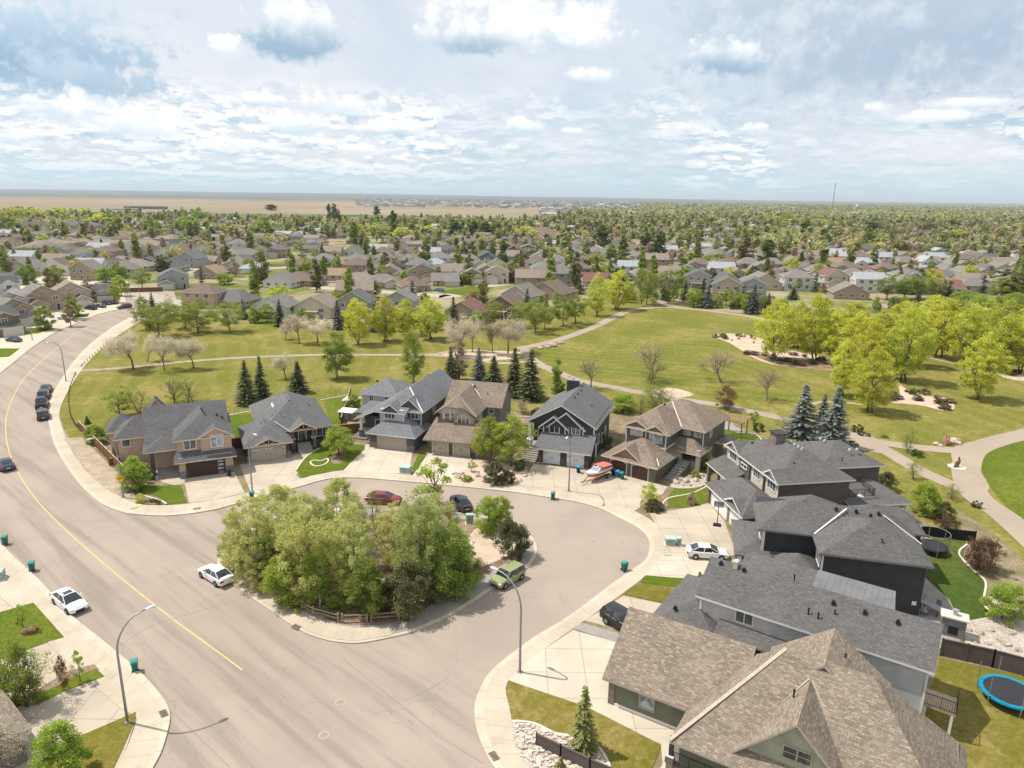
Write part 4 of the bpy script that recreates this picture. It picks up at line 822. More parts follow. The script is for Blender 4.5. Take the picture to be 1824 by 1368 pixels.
h.steps(.3, 2., 2.5, 8., 1.5, 8); h.rail([(2.1, 2.6), (2.1, 5)], .5, 1.1)
h.roof(2.9, 5., 15.5, 19, 2.9, 3.5, 'y', 'hh', oh=.3); h.column(4.9, 15.6, 0, 2.9, .12, 0); h.done(); h.vents([(-5, 13, 8.0)], BLK)
# house 7 : big charcoal hip roof, white front
h = House((27.74, 80.24), -80.5, 'large brown sided house with charcoal hip roof, stone chimney and rear balcony', {'wall': [siding('brown_grey_siding', (.125, .105, .09)), plain('ivory_panel', (.58, .53, .45), .8), STONE], 'roof': SH_DG2, 'fascia': WHITE})
h.box(-15, -1.05, 6, 15.7, 0, 5.95, 1); h.box(-1.1, -1, 6.05, 15.7, 0, 5.9); h.roof(-15, -1, 6, 15.7, 6, 8.3, 'x', 'hh', oh=.5)
h.wing(-4.2, -1.1, 5.9, 8, 5.6, 5.95, 6.9, 'y', 'gg', 1, oh=.4, rake=.35); h.wing(-14.9, -11.4, 5.9, 8, 5.6, 5.95, 7.0, 'y', 'gg', 1, oh=.4, rake=.35)
h.box(-11, -8, 5.75, 6, 0, 5.9, 0); h.box(-4.4, -4.2, 5.75, 6, 3, 5.9, 0)
h.wing(-14.5, -5.2, 15, 23, 0, 5.9, 7.6, 'y', 'hh', 0, oh=.5); h.box(-8.9, 1.2, .5, 6.2, 0, 2.85); h.roof(-8.9, 1.2, .5, 6.4, 2.9, 4.6, 'x', 'hh', oh=.5)
h.wing(-3.4, .6, .45, 3, 2.6, 2.9, 3.9, 'y', 'gg', 0, oh=.4, rake=.3); h.garage('f', -1., .5, 2.7, 2.3, WHITE, 4, 2); h.garage('f', -5.2, .5, 4.6, 2.3, WHITE, 4, 4)
for x in (-8.9, -2.9, .5): h.box(x, x+.6, .4, .8, 0, 2.7, 2)
h.R.slab([[(-16, 3.3, 2.8), (-9.2, 3.3, 2.8), (-9.2, 6.1, 3.9), (-16, 6.1, 3.9)]], .18); h.column(-15.6, 3.7, 0, 2.8, .25, 0, STONE, STONE); h.column(-12.6, 3.7, 0, 2.8, .2, 0, STONE)
for x, w__ in ((-13.2, 1.9), (-6.4, 1.6), (-2.6, 1.9)): h.win('f', x, 5.99, 4.2, w__, 1.2, 3)
h.win('f', -9.5, 5.74, 4.4, 1.5, .5, 2)
h.slab_('rear_deck', -4.9, -1, 15.7, 23, 2.2, 2.6, plain('deck_boards', (.45, .34, .23), .8)); h.rail([(-1.1, 15.9), (-1.1, 19.6), (-4.6, 19.6)], 3.1, 1.)
h.R.slab([[(-2.6, 15.7, 3.05), (.4, 15.2, 2.6), (.7, 23.8, 2.6), (-4.8, 21.5, 3.9)], [(-2.6, 15.7, 3.05), (-4.8, 21.5, 3.9), (-4.8, 15.7, 3.9)], [(.7, 23.8, 2.6), (-6, 24, 2.7), (-4.8, 21.5, 3.9)]], .18)
for x, y in ((.3, 15.6), (.4, 23.2), (-2.4, 23.3), (-4.6, 23.4)): h.column(x, y, 0, 2.6, .11, 0)
mb = MB(); mb.box(-10.4, -8.8, 9.6, 11, 7.2, 9.2); mb.box(-10.6, -8.6, 9.4, 11.2, 9.2, 9.32, 1); h.done(); mb.build('chimney', [STONE, DARKT], h.roofo)
h.vents([(-9.0+.9*k, 12.0, 8.) for k in range(4)]+[(-11.5, 18, 7.4), (-10.5, 18, 7.4), (-7, 19.5, 7.3), (-7, 20.6, 7.3)], GREYT); h.vents([(-12, 8, 7.), (-3.5, 9.3, 7.1), (-5.5, 17.5, 6.5, 'pipe')], BLK)
# house 8 : near black
SD_BK = siding('near_black_siding', (.048, .049, .053))
h = House((24.58, 69.53), -104, 'near black sided house with many hips beside the white sedan driveway', {'wall': [SD_BK, WHITE, STONE], 'roof': SH_DG2, 'fascia': plain('grey_fascia', (.2, .2, .21), .6), 'flash': WHITE})
h.wing(-8.4, -.3, .3, 7.2, 0, 2.85, 4.4, 'x', 'hh', oh=.45); h.box(-.3, 3.2, 3.4, 8, 0, 2.8); h.roof(-1, 3.4, 4, 8.2, 2.85, 4.2, 'x', 'hh', oh=.4)
h.box(-8.9, -.8, 2.5, 12, 0, 5.95); h.box(-.81, -.72, 2.5, 2.8, 2.9, 5.9, 1); h.roof(-6.9, -.8, 2.4, 17.5, 6, 8.0, 'y', 'hh', oh=.45)
h.wing(-9.5, -6, 5.5, 11, 0, 5.9, 7.3, 'x', 'hh', oh=.45); h.box(-4.9, 3.25, 7.95, 17.4, 0, 5.97); h.box(3.2, 3.33, 7.9, 8.05, 0, 5.9, 1)
h.roof(-4.9, 3.25, 7.95, 17.4, 5.98, 8.35, 'x', 'hh', oh=.5, ins=(5, 3.3)); h.strip((-.4, 7.6, 5.85), (-3.2, 11., 7.9), .16); h.strip((-1., 18, 5.8), (-3, 14.6, 7.7), .16)
h.wing(-8.5, -4.5, 12, 19, 0, 5.8, 7.4, 'y', 'hh', oh=.4)
h.win('f', 1.5, 7.95, 3.6, 1.8, 2., 3); h.win('f', -2.2, 2.5, 4.1, 1.6, 1.3, 2); h.win('f', -5.5, 2.5, 4.1, 1.6, 1.3, 2)
h.garage('f', -2.4, .3, 2.7, 2.2, DARKT, 4, 2); h.garage('f', -6, .3, 2.7, 2.2, DARKT, 4, 2); h.box(-.3, .0, .25, .6, 0, 2.7, 1)
h.done(); h.vents([(-3.2, 10, 7.8), (-3.2, 12, 7.8), (-3.2, 14.2, 7.8), (-1.5, 13, 8.2), (2.2, 13.4, 7.0, 'pipe')])
mb = MB(); mb.box(3.3, 3.36, 12.9, 13.1, 2.6, 2.8); mb.box(3.3, 3.36, 16.6, 17, 1.2, 1.6); mb.build('wall_vent', WHITE, h.root)
# house 9 : long grey
SD_G9 = siding('mid_grey_siding', (.60, .595, .60))
h = House((16.78, 56.15), -124, 'long grey sided house with one long charcoal gable roof running back to the patio', {'wall': [SD_G9, WHITE, STONE], 'roof': SH_DG2, 'fascia': WHITE, 'flash': WHITE})
h.wing(-6.6, -.5, .2, 18, 0, 5.95, 7.9, 'y', 'gg', oh=.5, rake=.4)
h.wing(-8, 1.8, -3.4, 2.5, 0, 2.85, 4.6, 'x', 'hh', oh=.5); h.R.slab([[(-.4, 2, 3.9), (-.4, 8, 3.9), (1.5, 8, 3.), (1.5, 2, 3.)]], .15)
h.box(-.5, 1.2, 2, 7.7, 0, 3.05)
h.R.slab([[(-3.6, 2.2, 7.0), (-3.6, 15, 7.0), (-6.9, 14.6, 7.75), (-6.9, 2.2, 7.75)]], .15); h.box(-6.7, -3.9, 2.5, 14.4, 5, 7.0)
h.trim((-.53, -.42, .12, .3, 0, 5.8), (-.53, -.4, 17.9, 18.06, 0, 5.8)); h.win('r', 4.1, -.5, 4.2, 1.4, 1.25, 2); h.win('r', 11.5, -.5, 5., 1.4, .5, 2)
h.garage('f', -1.2, -3.4, 4.8, 2.2, WHITE, 4, 4); h.slab_('rear_deck', -2.8, -.6, 18, 20.2, 2.2, 2.4, plain('deck_boards', (.45, .34, .23), .8)); h.rail([(-.6, 18), (-.6, 20.2), (-2.8, 20.2)], 2.4, 1.)
for y in (18.2, 20): h.column(-.7, y, 0, 2.3, .1, 0)
mb = MB(); mb.box(-.5, -.42, 3.9, 4.2, 2., 2.35); mb.box(-.5, -.4, 6.0, 6.35, 3.6, 3.95); mb.build('wall_vent', WHITE, h.root)
h.done(); h.vents([(-3.1, .9, 7.8), (-3.1, 3.0, 7.8), (-2.6, 10.6, 7.5), (-2.6, 13, 7.5), (-2.6, 15.4, 7.5), (.4, -1.8, 4.)]); h.vents([(-1.9, 10.9, 6.9, 'pipe'), (-1.3, 9, 6.7, 'pipe'), (-1.2, 9.8, 6.6, 'pipe'), (-4.6, 7, 7.6, 'pipe')])
mb = MB(); mb.box(-3.7, -3., 2.0, 2.4, 7.6, 8.3); mb.build('chimney', PALE, h.roofo)
mb = MB(); mb.slab([[(-3.55, 8.5, 7.06), (-3.55, 15.1, 7.06), (-6.95, 14.7, 7.81), (-6.95, 8.5, 7.81)]], .06, 0, 1); mb.build('metal_patio_roof', [siding('ribbed_grey_metal', (.16, .16, .165), .5, True), WHITE], h.root)
# house 10 : green with tan roof, front right
SD_GN = siding('sage_green_siding', (.17, .18, .135)); SD_GN2 = siding('pale_sage_siding', (.36, .37, .29))
h = House((8.73, 48.76), -121, 'sage green house with large weathered tan roof, nearest to the viewer', {'wall': [SD_GN, SD_GN2, STONE], 'roof': SH_BR2, 'fascia': plain('taupe_fascia', (.42, .36, .30), .7), 'flash': plain('ridge_caps', (.42, .35, .28), .8)})
h.wing(-9.3, 0, -.6, 9, 0, 3.0, 6.3, 'y', 'gg', oh=.55, rake=.45); h.box(-.45, .07, -.66, -.1, 0, 2.8, 2)
h.wing(-6.3, 3.6, 6.4, 23.4, 0, 3., 8.1, 'y', 'hh', oh=.6, ins=(6, 6.4), off=-1.5)
h.wing(-7.2, -2.5, 10.6, 18.4, 0, 5.2, 8.15, 'x', 'gg', oh=.4, rake=.3)
h.wing(-2, 3.1, 10., 17.6, 2.6, 3.2, 7.1, 'x', 'gg', 1, oh=.55, rake=.5)
h.strip((4.2, 5.8, 2.6), (-2.9, 11.8, 8.1), .3, .03); h.strip((3.5, 18.1, 2.9), (-1.6, 13.9, 7.1), .1); h.strip((3.5, 9.5, 2.9), (-1.6, 13.7, 7.1), .1)
h.trim((-.02, .06, -.6, 6.4, 0, .3)); TP = plain('taupe_window_trim', (.40, .34, .27), .7)
h.win('r', 2.6, 0, .9, 1.1, 1., 1, TP, GLL); h.win('r', 14.0, 3.1, 4.0, 1.7, .85, 2, TP, GL, .5)
h.box(1.2, 3.6, 5.4, 6.5, 0, .5, 2); h.column(3.9, 5.9, 0, 2.7, .16, 1.1, DARKT); h.rail([(3.9, 6.1), (3.9, 9.5)], .5, 1.)
h.done(); h.vents([(-.1, 13.0, 6.6, 'pipe'), (-5.3, 15.6, 7.3, 'pipe')])
# ------------------------------------------------------------------ trees
def leafm(name, a, b_, trans=.35, rough=.6):
    m = bpy.data.materials.new(name); m.use_nodes = True; t = NT(m.node_tree); b = t.n['Principled BSDF']; b.inputs['Roughness'].default_value = rough; b.inputs['Specular IOR Level'].default_value = .2
    g = t.n.new('ShaderNodeTexCoord'); oi = t.n.new('ShaderNodeObjectInfo')
    n = t.noise(g.outputs['Object'], .55, 4, .65); n2 = t.noise(g.outputs['Object'], 5, 2, .6)
    c1 = t.mix(t.mr(n, .32, .68), a, b_); c1 = t.mix(t.mr(n2, .35, .65, 0, .4), c1, tuple(x*.62 for x in a))
    hs = t.n.new('ShaderNodeHueSaturation'); t.set(hs.inputs['Hue'], t.mr(oi.outputs['Random'], 0, 1, .488, .512, False)); hs.inputs['Saturation'].default_value = .95
    r2 = t.m('FRACT', t.m('MULTIPLY', oi.outputs['Random'], 7.3)); t.set(hs.inputs['Value'], t.mr(r2, 0, 1, .82, 1.18, False)); t.l.new(c1, hs.inputs['Color'])
    t.l.new(hs.outputs[0], b.inputs['Base Color'])
    tr = t.n.new('ShaderNodeBsdfTranslucent'); t.l.new(hs.outputs[0], tr.inputs[0]); mx = t.n.new('ShaderNodeMixShader'); mx.inputs[0].default_value = trans
    t.l.new(b.outputs[0], mx.inputs[1]); t.l.new(tr.outputs[0], mx.inputs[2]); t.l.new(mx.outputs[0], t.n['Material Output'].inputs[0]); MATS[name] = m; return m
LEAF = {'yellow': leafm('yellow_green_leaves', (.50, .53, .04), (.72, .72, .10), .5), 'green': leafm('spring_green_leaves', (.24, .31, .045), (.38, .43, .075), .45), 'bright': leafm('bright_green_leaves', (.30, .40, .04), (.46, .52, .07), .45),
        'olive': leafm('olive_leaves', (.52, .54, .17), (.70, .70, .26), .55), 'dark': leafm('deep_green_leaves', (.07, .12, .025), (.14, .20, .045)), 'dull': leafm('dull_olive_leaves', (.13, .13, .05), (.22, .21, .085)),
        'pale': leafm('pale_blossom', (.66, .58, .42), (.80, .72, .55), .4), 'tan': leafm('tan_buds', (.36, .28, .18), (.50, .40, .26), .35), 'red': leafm('russet_leaves', (.27, .14, .06), (.40, .24, .09)), 'wine': leafm('wine_leaves', (.17, .085, .055), (.26, .15, .09)),
        'spruce': leafm('spruce_needles', (.12, .14, .06), (.21, .22, .09), .2), 'blue': leafm('blue_spruce_needles', (.18, .20, .17), (.30, .31, .26), .15), 'fir': leafm('young_spruce_needles', (.26, .27, .07), (.38, .37, .11), .2), 'straw': leafm('straw_grass', (.52, .40, .22), (.66, .54, .32))}
BARK = plain('bark', (.16, .125, .10), .95, var=.3, scale=6); BARKP = plain('pale_bark', (.42, .39, .35), .9, var=.3, scale=6); TWIG = plain('grey_twigs', (.25, .20, .16), .95, var=.2)
def npmesh(name, V, Fq, mat):
    me = bpy.data.meshes.new(name); n = len(V); f = len(Fq); k = Fq.shape[1]
    me.vertices.add(n); me.vertices.foreach_set('co', V.astype('f').ravel()); me.loops.add(f*k); me.loops.foreach_set('vertex_index', Fq.astype('i').ravel())
    me.polygons.add(f); me.polygons.foreach_set('loop_start', (np.arange(f)*k).astype('i')); me.polygons.foreach_set('loop_total', np.full(f, k, 'i'))
    me.materials.append(mat); me.update(); me.validate(); return me
def leaf_quads(C, size, rng, up=.5, asp=.6):
    n = len(C); a = rng.normal(size=(n, 3)); a[:, 2] *= (1-up); a /= np.linalg.norm(a, axis=1)[:, None]; r = rng.normal(size=(n, 3)); b = np.cross(a, r); b[:, 2] *= (1-up*.6); b /= np.linalg.norm(b, axis=1)[:, None]
    s = size*rng.uniform(.6, 1.4, (n, 1)); a = a*s/2; b = b*s*asp/2
    V = np.stack([C-a, C+b, C+a, C-b], 1).reshape(-1, 3); return V, np.arange(4*n).reshape(n, 4)
def crown_pts(rng, z0, H, R, nclump, nleaf, cr, shape, hollow=.35, squash=.75):
    """clumps of leaves through the crown's volume: shape(t) gives the radius share at height share t"""
    C = []; cen = []
    while len(cen) < nclump:
        t = rng.uniform(0, 1); r = math.sqrt(rng.uniform(hollow**2, 1)); a = rng.uniform(0, 2*math.pi); rad = shape(t)
        if rng.uniform() > rad+.05: continue
        rr = r*R*rad*rng.uniform(.82, 1.08); cen.append((rr*math.cos(a), rr*math.sin(a), z0+t*(H-z0)))
    cen = np.array(cen)
    for c_ in cen:
        k = int(nleaf*1.35*rng.uniform(.5, 1.5)); q = rng.normal(size=(k, 3)); q /= np.linalg.norm(q, axis=1)[:, None]+1e-6; q *= (rng.uniform(.0, 1, (k, 1))**.45)*cr*rng.uniform(.6, 1.25); q[:, 2] *= squash; C.append(c_+q)
    return np.concatenate(C), cen
def trunk_mesh(name, H, z0, cen, rng, r0, mat, nb=9, stems=1, sub=True):
    b = MB()
    for s_ in range(stems):
        lean = rng.normal(size=2)*(.04 if stems == 1 else .16)*H
        base = rng.normal(size=2)*(.0 if stems == 1 else .25)
        top = H*.72; pts = [(base[0]+lean[0]*t**1.3+.02*H*math.sin(5*t+s_), base[1]+lean[1]*t**1.3, top*t) for t in (0, .15, .35, .6, .85, 1)]
        rr = r0 if stems == 1 else r0*.6
        b.tube(pts, [rr*1.25, rr, rr*.8, rr*.55, rr*.32, rr*.12], 7)
        pick = cen[rng.choice(len(cen), min(nb, len(cen)), False)]
        for c_ in pick:
            t = min(.95, max(z0/H*.7, (c_[2]/H)*.55)); tt = min(.98, t/.72); p0 = Vector((base[0]+lean[0]*tt**1.3+.02*H*math.sin(5*tt+s_), base[1]+lean[1]*tt**1.3, top*tt)); p3 = Vector(c_); p1 = p0.lerp(p3, .4)+Vector((0, 0, -.04*H)); p2 = p0.lerp(p3, .75)+Vector((0, 0, .01*H))
            b.tube([p0, p1, p2, p3], [rr*.42, rr*.3, rr*.17, rr*.05], 5, cap=False)
    o = b.build(name, mat, uv=False, smooth=True); me = o.data; bpy.data.objects.remove(o); return me
def ell(top=.62, p=2.0, base=.35):          # radius profile: egg with its widest point low or high
    return lambda t: max(.05, (1-abs((t-top*.8)/(top*.8 if t < top*.8 else 1-top*.8))**p*(1-base if t < top*.8 else 1)))
PROTO = {}
def bare_tree(name, rng, H, spread, mat, leaf=None, leafn=0, lsize=.12, dens=1.):
    b = MB(); tips = []
    def grow(p, d, L, r, dep):
        n = 3; pts = [p]; q = p; dd = d
        for i in range(n): dd = (dd+Vector(rng.normal(size=3))*.16+Vector((0, 0, .05))).normalized(); q = q+dd*L/n; pts.append(q)
        b.tube(pts, [r, r*.85, r*.7, r*.5], 5 if dep < 2 else 3, cap=False)
        if dep >= 4 or L < .25: tips.append(q); return
        if dep >= 2: tips.append(pts[2])
        for k in range(int((3 if dep < 3 else 4)*dens)+(dep == 0)*2):
            a = rng.uniform(0, 6.28); sp = spread*rng.uniform(.6, 1.3); side = dd.orthogonal().normalized(); side.rotate(Matrix.Rotation(a, 3, dd)); nd = (dd+side*sp).normalized()
            grow(pts[rng.integers(1, 4)] if dep else pts[-1].lerp(pts[1], rng.uniform(0, .6)), nd, L*rng.uniform(.62, .85), r*.5, dep+1)
    grow(Vector((0, 0, 0)), Vector((0, 0, 1)), H*.30, H*.02, 0)
    zs = max(v[2] for v in b.v); k = H/zs; b.v = [(x*k, y*k, z*k) for x, y, z in b.v]
    o = b.build(name, mat, uv=False); tm = o.data; bpy.data.objects.remove(o)
    T = np.array([tuple(t*k) for t in tips]); W_ = 2*np.percentile(np.abs(T[:, :2]), 96)
    cm = None
    if leaf: C = T[rng.integers(0, len(T), leafn)]+rng.normal(size=(leafn, 3))*.28; V, Q = leaf_quads(C, lsize, rng); cm = npmesh(name+'_crown', V, Q, LEAF[leaf])
    return tm, cm, H, W_
def spruce(rng, H, R, mat, layers=26, per=15, s=.34, bottom=.3):
    Vs = []; Qs = []; n = 0
    for i in range(layers):
        t = (i+rng.uniform(-.3, .3))/layers; t = max(0, min(.995, t)); z = bottom+t*(H-bottom); rad = R*(1-t)**.85*(1 if t > .06 else .8)+.05
        for j in range(max(4, int(per*(1-t*.6)))):
            a = rng.uniform(0, 6.283); L = rad*rng.uniform(.72, 1.12); ns = max(3, int(L/(s*.42)))
            u = (np.arange(ns)+.5)/ns; drop = -.32*L*u+.20*L*u*u
            c_ = np.stack([np.cos(a)*L*u, np.sin(a)*L*u, z+drop], 1); wd = s*(1.25-.75*u)*rng.uniform(.8, 1.2, ns)
            rep = 3; c_ = np.repeat(c_, rep, 0); wd = np.repeat(wd, rep); c_ = c_+rng.normal(size=c_.shape)*np.array([.1, .1, .05])*s*2
            d = np.array([math.cos(a), math.sin(a), -.25]); sd = np.array([-math.sin(a), math.cos(a), 0])
            ang = rng.uniform(-.9, .9, len(c_))[:, None]; dd = d*np.cos(ang)+sd*np.sin(ang); ss = -d*np.sin(ang)+sd*np.cos(ang)+np.array([0, 0, 1])*rng.uniform(-.5, .5, len(c_))[:, None]
            Vs.append(np.stack([c_-dd*wd[:, None]*.7, c_+ss*wd[:, None]*.28, c_+dd*wd[:, None]*.7, c_-ss*wd[:, None]*.28], 1).reshape(-1, 3)); k = len(c_)
            Qs.append(np.arange(4*k).reshape(k, 4)+n); n += 4*k
    return npmesh('needles', np.concatenate(Vs), np.concatenate(Qs), mat)
def tproto(kind, var=0):
    key = (kind, var)
    if key in PROTO: return PROTO[key]
    rng = np.random.default_rng(hash(kind) % 1000 if False else sum(map(ord, kind))*17+var*101)
    K = dict(
      yellow=(10, 3.2, 1.3, 170, 50, .62, 'yellow', .19, ell(.5, 2.1, .5), 2, 12), elm=(8, 4.2, 2.0, 80, 95, .8, 'green', .17, ell(.75, 2.6, .4), 1, 16), green=(8, 3.0, 1.4, 80, 95, .75, 'bright', .17, ell(.5, 2.4, .5), 1, 10),
      young=(6, 2.2, 1.0, 45, 60, .5, 'bright', .14, ell(.6, 2.4, .5), 1, 14), willow=(9, 4.0, .6, 190, 85, .62, 'olive', .17, ell(.55, 2.8, .6), 3, 8), leafy=(7, 2.8, .3, 80, 110, .7, 'bright', .17, ell(.5, 2.6, .7), 3, 6), deep=(7, 3.2, .3, 95, 110, .7, 'green', .18, ell(.5, 2.6, .7), 3, 6),
      dull=(4, 2.4, .1, 70, 110, .55, 'dull', .15, ell(.4, 2.6, .85), 3, 5), poplar=(12, 1.7, .8, 60, 90, .75, 'green', .22, ell(.4, 2.6, .7), 1, 6), tanpoplar=(11, 1.7, .8, 60, 70, .7, 'tan', .2, ell(.4, 2.6, .7), 1, 6), shrub=(1.6, 1.1, .05, 30, 70, .3, 'bright', .1, ell(.4, 2.5, .9), 3, 4), dshrub=(1.6, 1.2, .05, 30, 70, .3, 'dark', .1, ell(.4, 2.5, .9), 3, 4),
      yshrub=(2.4, 1.4, .05, 40, 70, .35, 'yellow', .1, ell(.5, 2.5, .8), 3, 5), russet=(5, 2.1, .5, 60, 80, .55, 'red', .14, ell(.5, 2.5, .7), 2, 8), wine=(3.5, 2.2, .4, 60, 80, .5, 'wine', .13, ell(.5, 2.5, .7), 2, 8), sapling=(4.2, 1.5, 1.0, 22, 45, .42, 'bright', .16, ell(.55, 2.4, .6), 1, 14), grass=(1.2, .9, 0, 20, 80, .3, 'straw', .14, ell(.3, 2.5, .7), 3, 2),
      birch=(8, 2.0, 1.2, 95, 80, .6, 'bright', .14, ell(.45, 2.6, .6), 1, 12), haze=(6, 2.3, .8, 50, 40, .6, 'green', .1, ell(.5, 2.4, .6), 2, 26))
    if kind in K:
        H, R, z0, nc, nl, cr, mat, ls, sh, st, nb = K[kind]
        C, cen = crown_pts(rng, z0, H-cr*.6, R-cr*.5, nc, nl, cr, sh); V, Q = leaf_quads(C, ls*1.12, rng)
        cm = npmesh(kind+'_crown', V, Q, LEAF[mat]); tm = trunk_mesh(kind+'_trunk', H, z0, cen, rng, H*.018, BARKP if kind == 'birch' else BARK, nb, st); r = (tm, cm, H, 2*R)
    elif kind == 'blossom': r = bare_tree('blossom', rng, 6, .8, BARK, 'pale', 9000, .15)
    elif kind == 'tan': r = bare_tree('tan', rng, 6, .7, BARK, 'tan', 8000, .13)
    elif kind == 'bare': r = bare_tree('bare', rng, 6, .7, TWIG, 'tan', 1500, .09, 1.34)
    elif kind in ('spruce', 'blue', 'fir'):
        H, R = (9, 2.9) if kind != 'fir' else (5, 1.7); big = kind != 'fir'
        cm = spruce(rng, H, R, LEAF[kind], 30 if big else 24, 19 if big else 16, .42 if big else .3); b = MB(); b.tube([(0, 0, 0), (0, 0, H*.5), (0, 0, H*.97)], [.16, .09, .01], 7); o = b.build('tk', BARK, uv=False); tm = o.data; bpy.data.objects.remove(o); r = (tm, cm, H, 1.6*R)
    PROTO[key] = r; return r
TN = dict(yellow='broadleaf_tree', elm='broadleaf_tree', green='broadleaf_tree', young='young_tree', willow='willow_tree', leafy='broadleaf_tree', deep='broadleaf_tree', dull='bush', poplar='poplar_tree', tanpoplar='poplar_tree', shrub='shrub', dshrub='shrub', yshrub='shrub', russet='russet_tree', wine='ornamental_tree', sapling='young_tree', grass='ornamental_grass', birch='birch_tree', haze='budding_tree', blossom='blossom_tree', tan='budding_tree', bare='bare_tree', spruce='spruce_tree', blue='blue_spruce', fir='young_spruce')
def plant_at(x, y, kind, H, Wd, label, cat=None, group=None, z=.1, var=None, seed=0):
    v = seed % 3 if var is None else var
    tm, cm, PH, PW = tproto(kind, v)
    r = thing(TN[kind], (x, y, z), (seed*2.399) % 6.283, label, cat or ('tree' if PH > 3 else 'shrub'), group); s = Wd/PW; r.scale = (s, s, H/PH)
    o = bpy.data.objects.new('trunk', tm); COL.objects.link(o); o.parent = r
    if cm: o = bpy.data.objects.new('crown' if kind != 'grass' else 'blades', cm); COL.objects.link(o); o.parent = r
    return r
TC = [0]; TREEPOS = []
def T(c_, kind, x, y, ty, w_, label, group=None, var=None):
    px, py = cx(c_, x, y); tpy = cx(c_, x, ty)[1]; wpx = w_/CR[c_][2]; TC[0] += 1
    p = P(px, py); TREEPOS.append((p.x, p.y)); H = hgt(px, py, tpy); plant_at(p.x, p.y, kind, H*1.03, wpx/pxm(px, py), label, None, group, seed=TC[0], var=var, z=.12)
G = 'trees in the park'
# park, left lawn
for i, (x, y, ty, w__, lb) in enumerate(((780, 865, 725, 170, 'green park tree nearest the bend of the main road'), (855, 900, 715, 240, 'wide green park tree, lowest of the elms left of the far path'), (988, 855, 715, 200, 'green elm between two wider elms near the tan house'), (1060, 880, 720, 230, 'wide green elm right of the row near the grey roofed house'), (1228, 875, 710, 200, 'green vase shaped elm standing alone below the white house'))): T(1, 'elm', x, y, ty, w__, lb, G)
for x, y, ty, w__, lb in ((715, 1078, 880, 210, 'pale blossoming tree touching the left path, widest of its row'), (788, 1035, 900, 110, 'narrow pale blossom tree behind the path'), (880, 1085, 905, 160, 'pale blossom tree on the near side of the left path'), (1035, 1068, 910, 150, 'pale blossom tree, rightmost along the left path'), (1527, 920, 830, 90, 'small pale tree left of three others by the beige house'), (1600, 937, 790, 140, 'pale blossom tree in front of the beige house'), (1697, 935, 800, 150, 'pale blossom tree right of the beige house'), (1530, 1130, 1000, 140, 'pale tree leaning beside the single spruce')): T(1, 'blossom', x, y, ty, w__, lb, G)
T(1, 'young', 640, 1330, 1150, 170, 'green tree with dark trunk behind the beige stucco house', G); T(1, 'haze', 735, 1310, 1150, 190, 'thin leaved tree behind the beige stucco house, middle one', G); T(1, 'haze', 940, 1255, 1075, 190, 'thin green tree behind the beige house, rightmost', G); T(1, 'haze', 1010, 1250, 1085, 150, 'half bare tree twined beside a thin green tree behind the beige house', G)
for x, y, ty, w__, lb in ((1320, 1262, 1030, 125, 'dark spruce, left one of the pair behind the bungalow'), (1400, 1235, 1010, 100, 'dark spruce, right one of the pair behind the bungalow'), (1595, 1200, 1035, 115, 'broad dark spruce standing alone behind the bungalow roof'), (468, 1368, 1325, 34, 'tiny dark spruce beside the corner fence')): T(1, 'spruce', x, y, ty, w__, lb, G)
T(1, 'birch', 1805, 1125, 855, 190, 'tall light green tree on the lawn behind the grey roofed house', G, 1)
T(2, 'birch', 385, 1150, 850, 150, 'tall light green tree just behind the light grey roof', G, 2)
for x, y, ty, w__, lb in ((92, 945, 680, 180, 'yellow green tree, leftmost of the four above the park path'), (240, 925, 675, 180, 'yellow green tree, second of four above the park path'), (345, 890, 690, 150, 'yellow green tree hiding the deck, third of four'), (480, 915, 680, 210, 'broad yellow green tree, last of four above the path'), (1365, 790, 560, 140, 'yellow green tree left of the roundest one at the path bend'), (1475, 755, 535, 200, 'round bright yellow green tree at the top of the path bend')): T(2, 'yellow', x, y, ty, w__, lb, G)
for x, y, ty, w__, k, lb in ((640, 1000, 800, 160, 'blossom', 'cream flowering tree left of the path junction'), (700, 985, 800, 130, 'blossom', 'cream flowering tree between two others at the junction'), (810, 990, 820, 110, 'tan', 'tan budding tree near the path junction'), (890, 990, 800, 190, 'blossom', 'largest cream flowering tree at the path junction'), (625, 1135, 900, 120, 'tanpoplar', 'russet columnar tree between spruces behind the tan roof'), (1660, 1150, 1030, 170, 'haze', 'low thin green tree in the playing field'), (1635, 1130, 920, 210, 'bare', 'bare wide tree in the middle of the playing field'), (1335, 1175, 1010, 150, 'bare', 'bare tree beside the path behind the charcoal chimney'), (1690, 1310, 1140, 230, 'haze', 'green thicket tree behind the tan hip roof'), (1600, 1340, 1200, 130, 'haze', 'small green tree behind the tan hip roof, left of a larger one')): T(2, k, x, y, ty, w__, lb, G)
for x, y, ty, w__, k, lb in ((585, 1150, 960, 95, 'spruce', 'slim dark spruce behind the tan roof, leftmost of five'), (735, 1150, 965, 100, 'blue', 'blue grey spruce, second of five behind the tan roof'), (815, 1165, 1005, 115, 'spruce', 'small dark spruce, third of five behind the tan roof'), (925, 1215, 965, 130, 'spruce', 'tall dark spruce, fourth of five between the houses'), (1010, 1235, 975, 160, 'spruce', 'broadest dark spruce, last of five between the houses')): T(2, k, x, y, ty, w__, lb, G)
T(2, 'poplar', 1150, 1230, 1010, 75, 'narrow columnar tree between the spruces and the charcoal house', G); T(2, 'tanpoplar', 1215, 1215, 1115, 50, 'thin russet columnar shrub tree left of the chimney', G); T(2, 'poplar', 1185, 1230, 1150, 40, 'short green column beside the columnar tree', G)
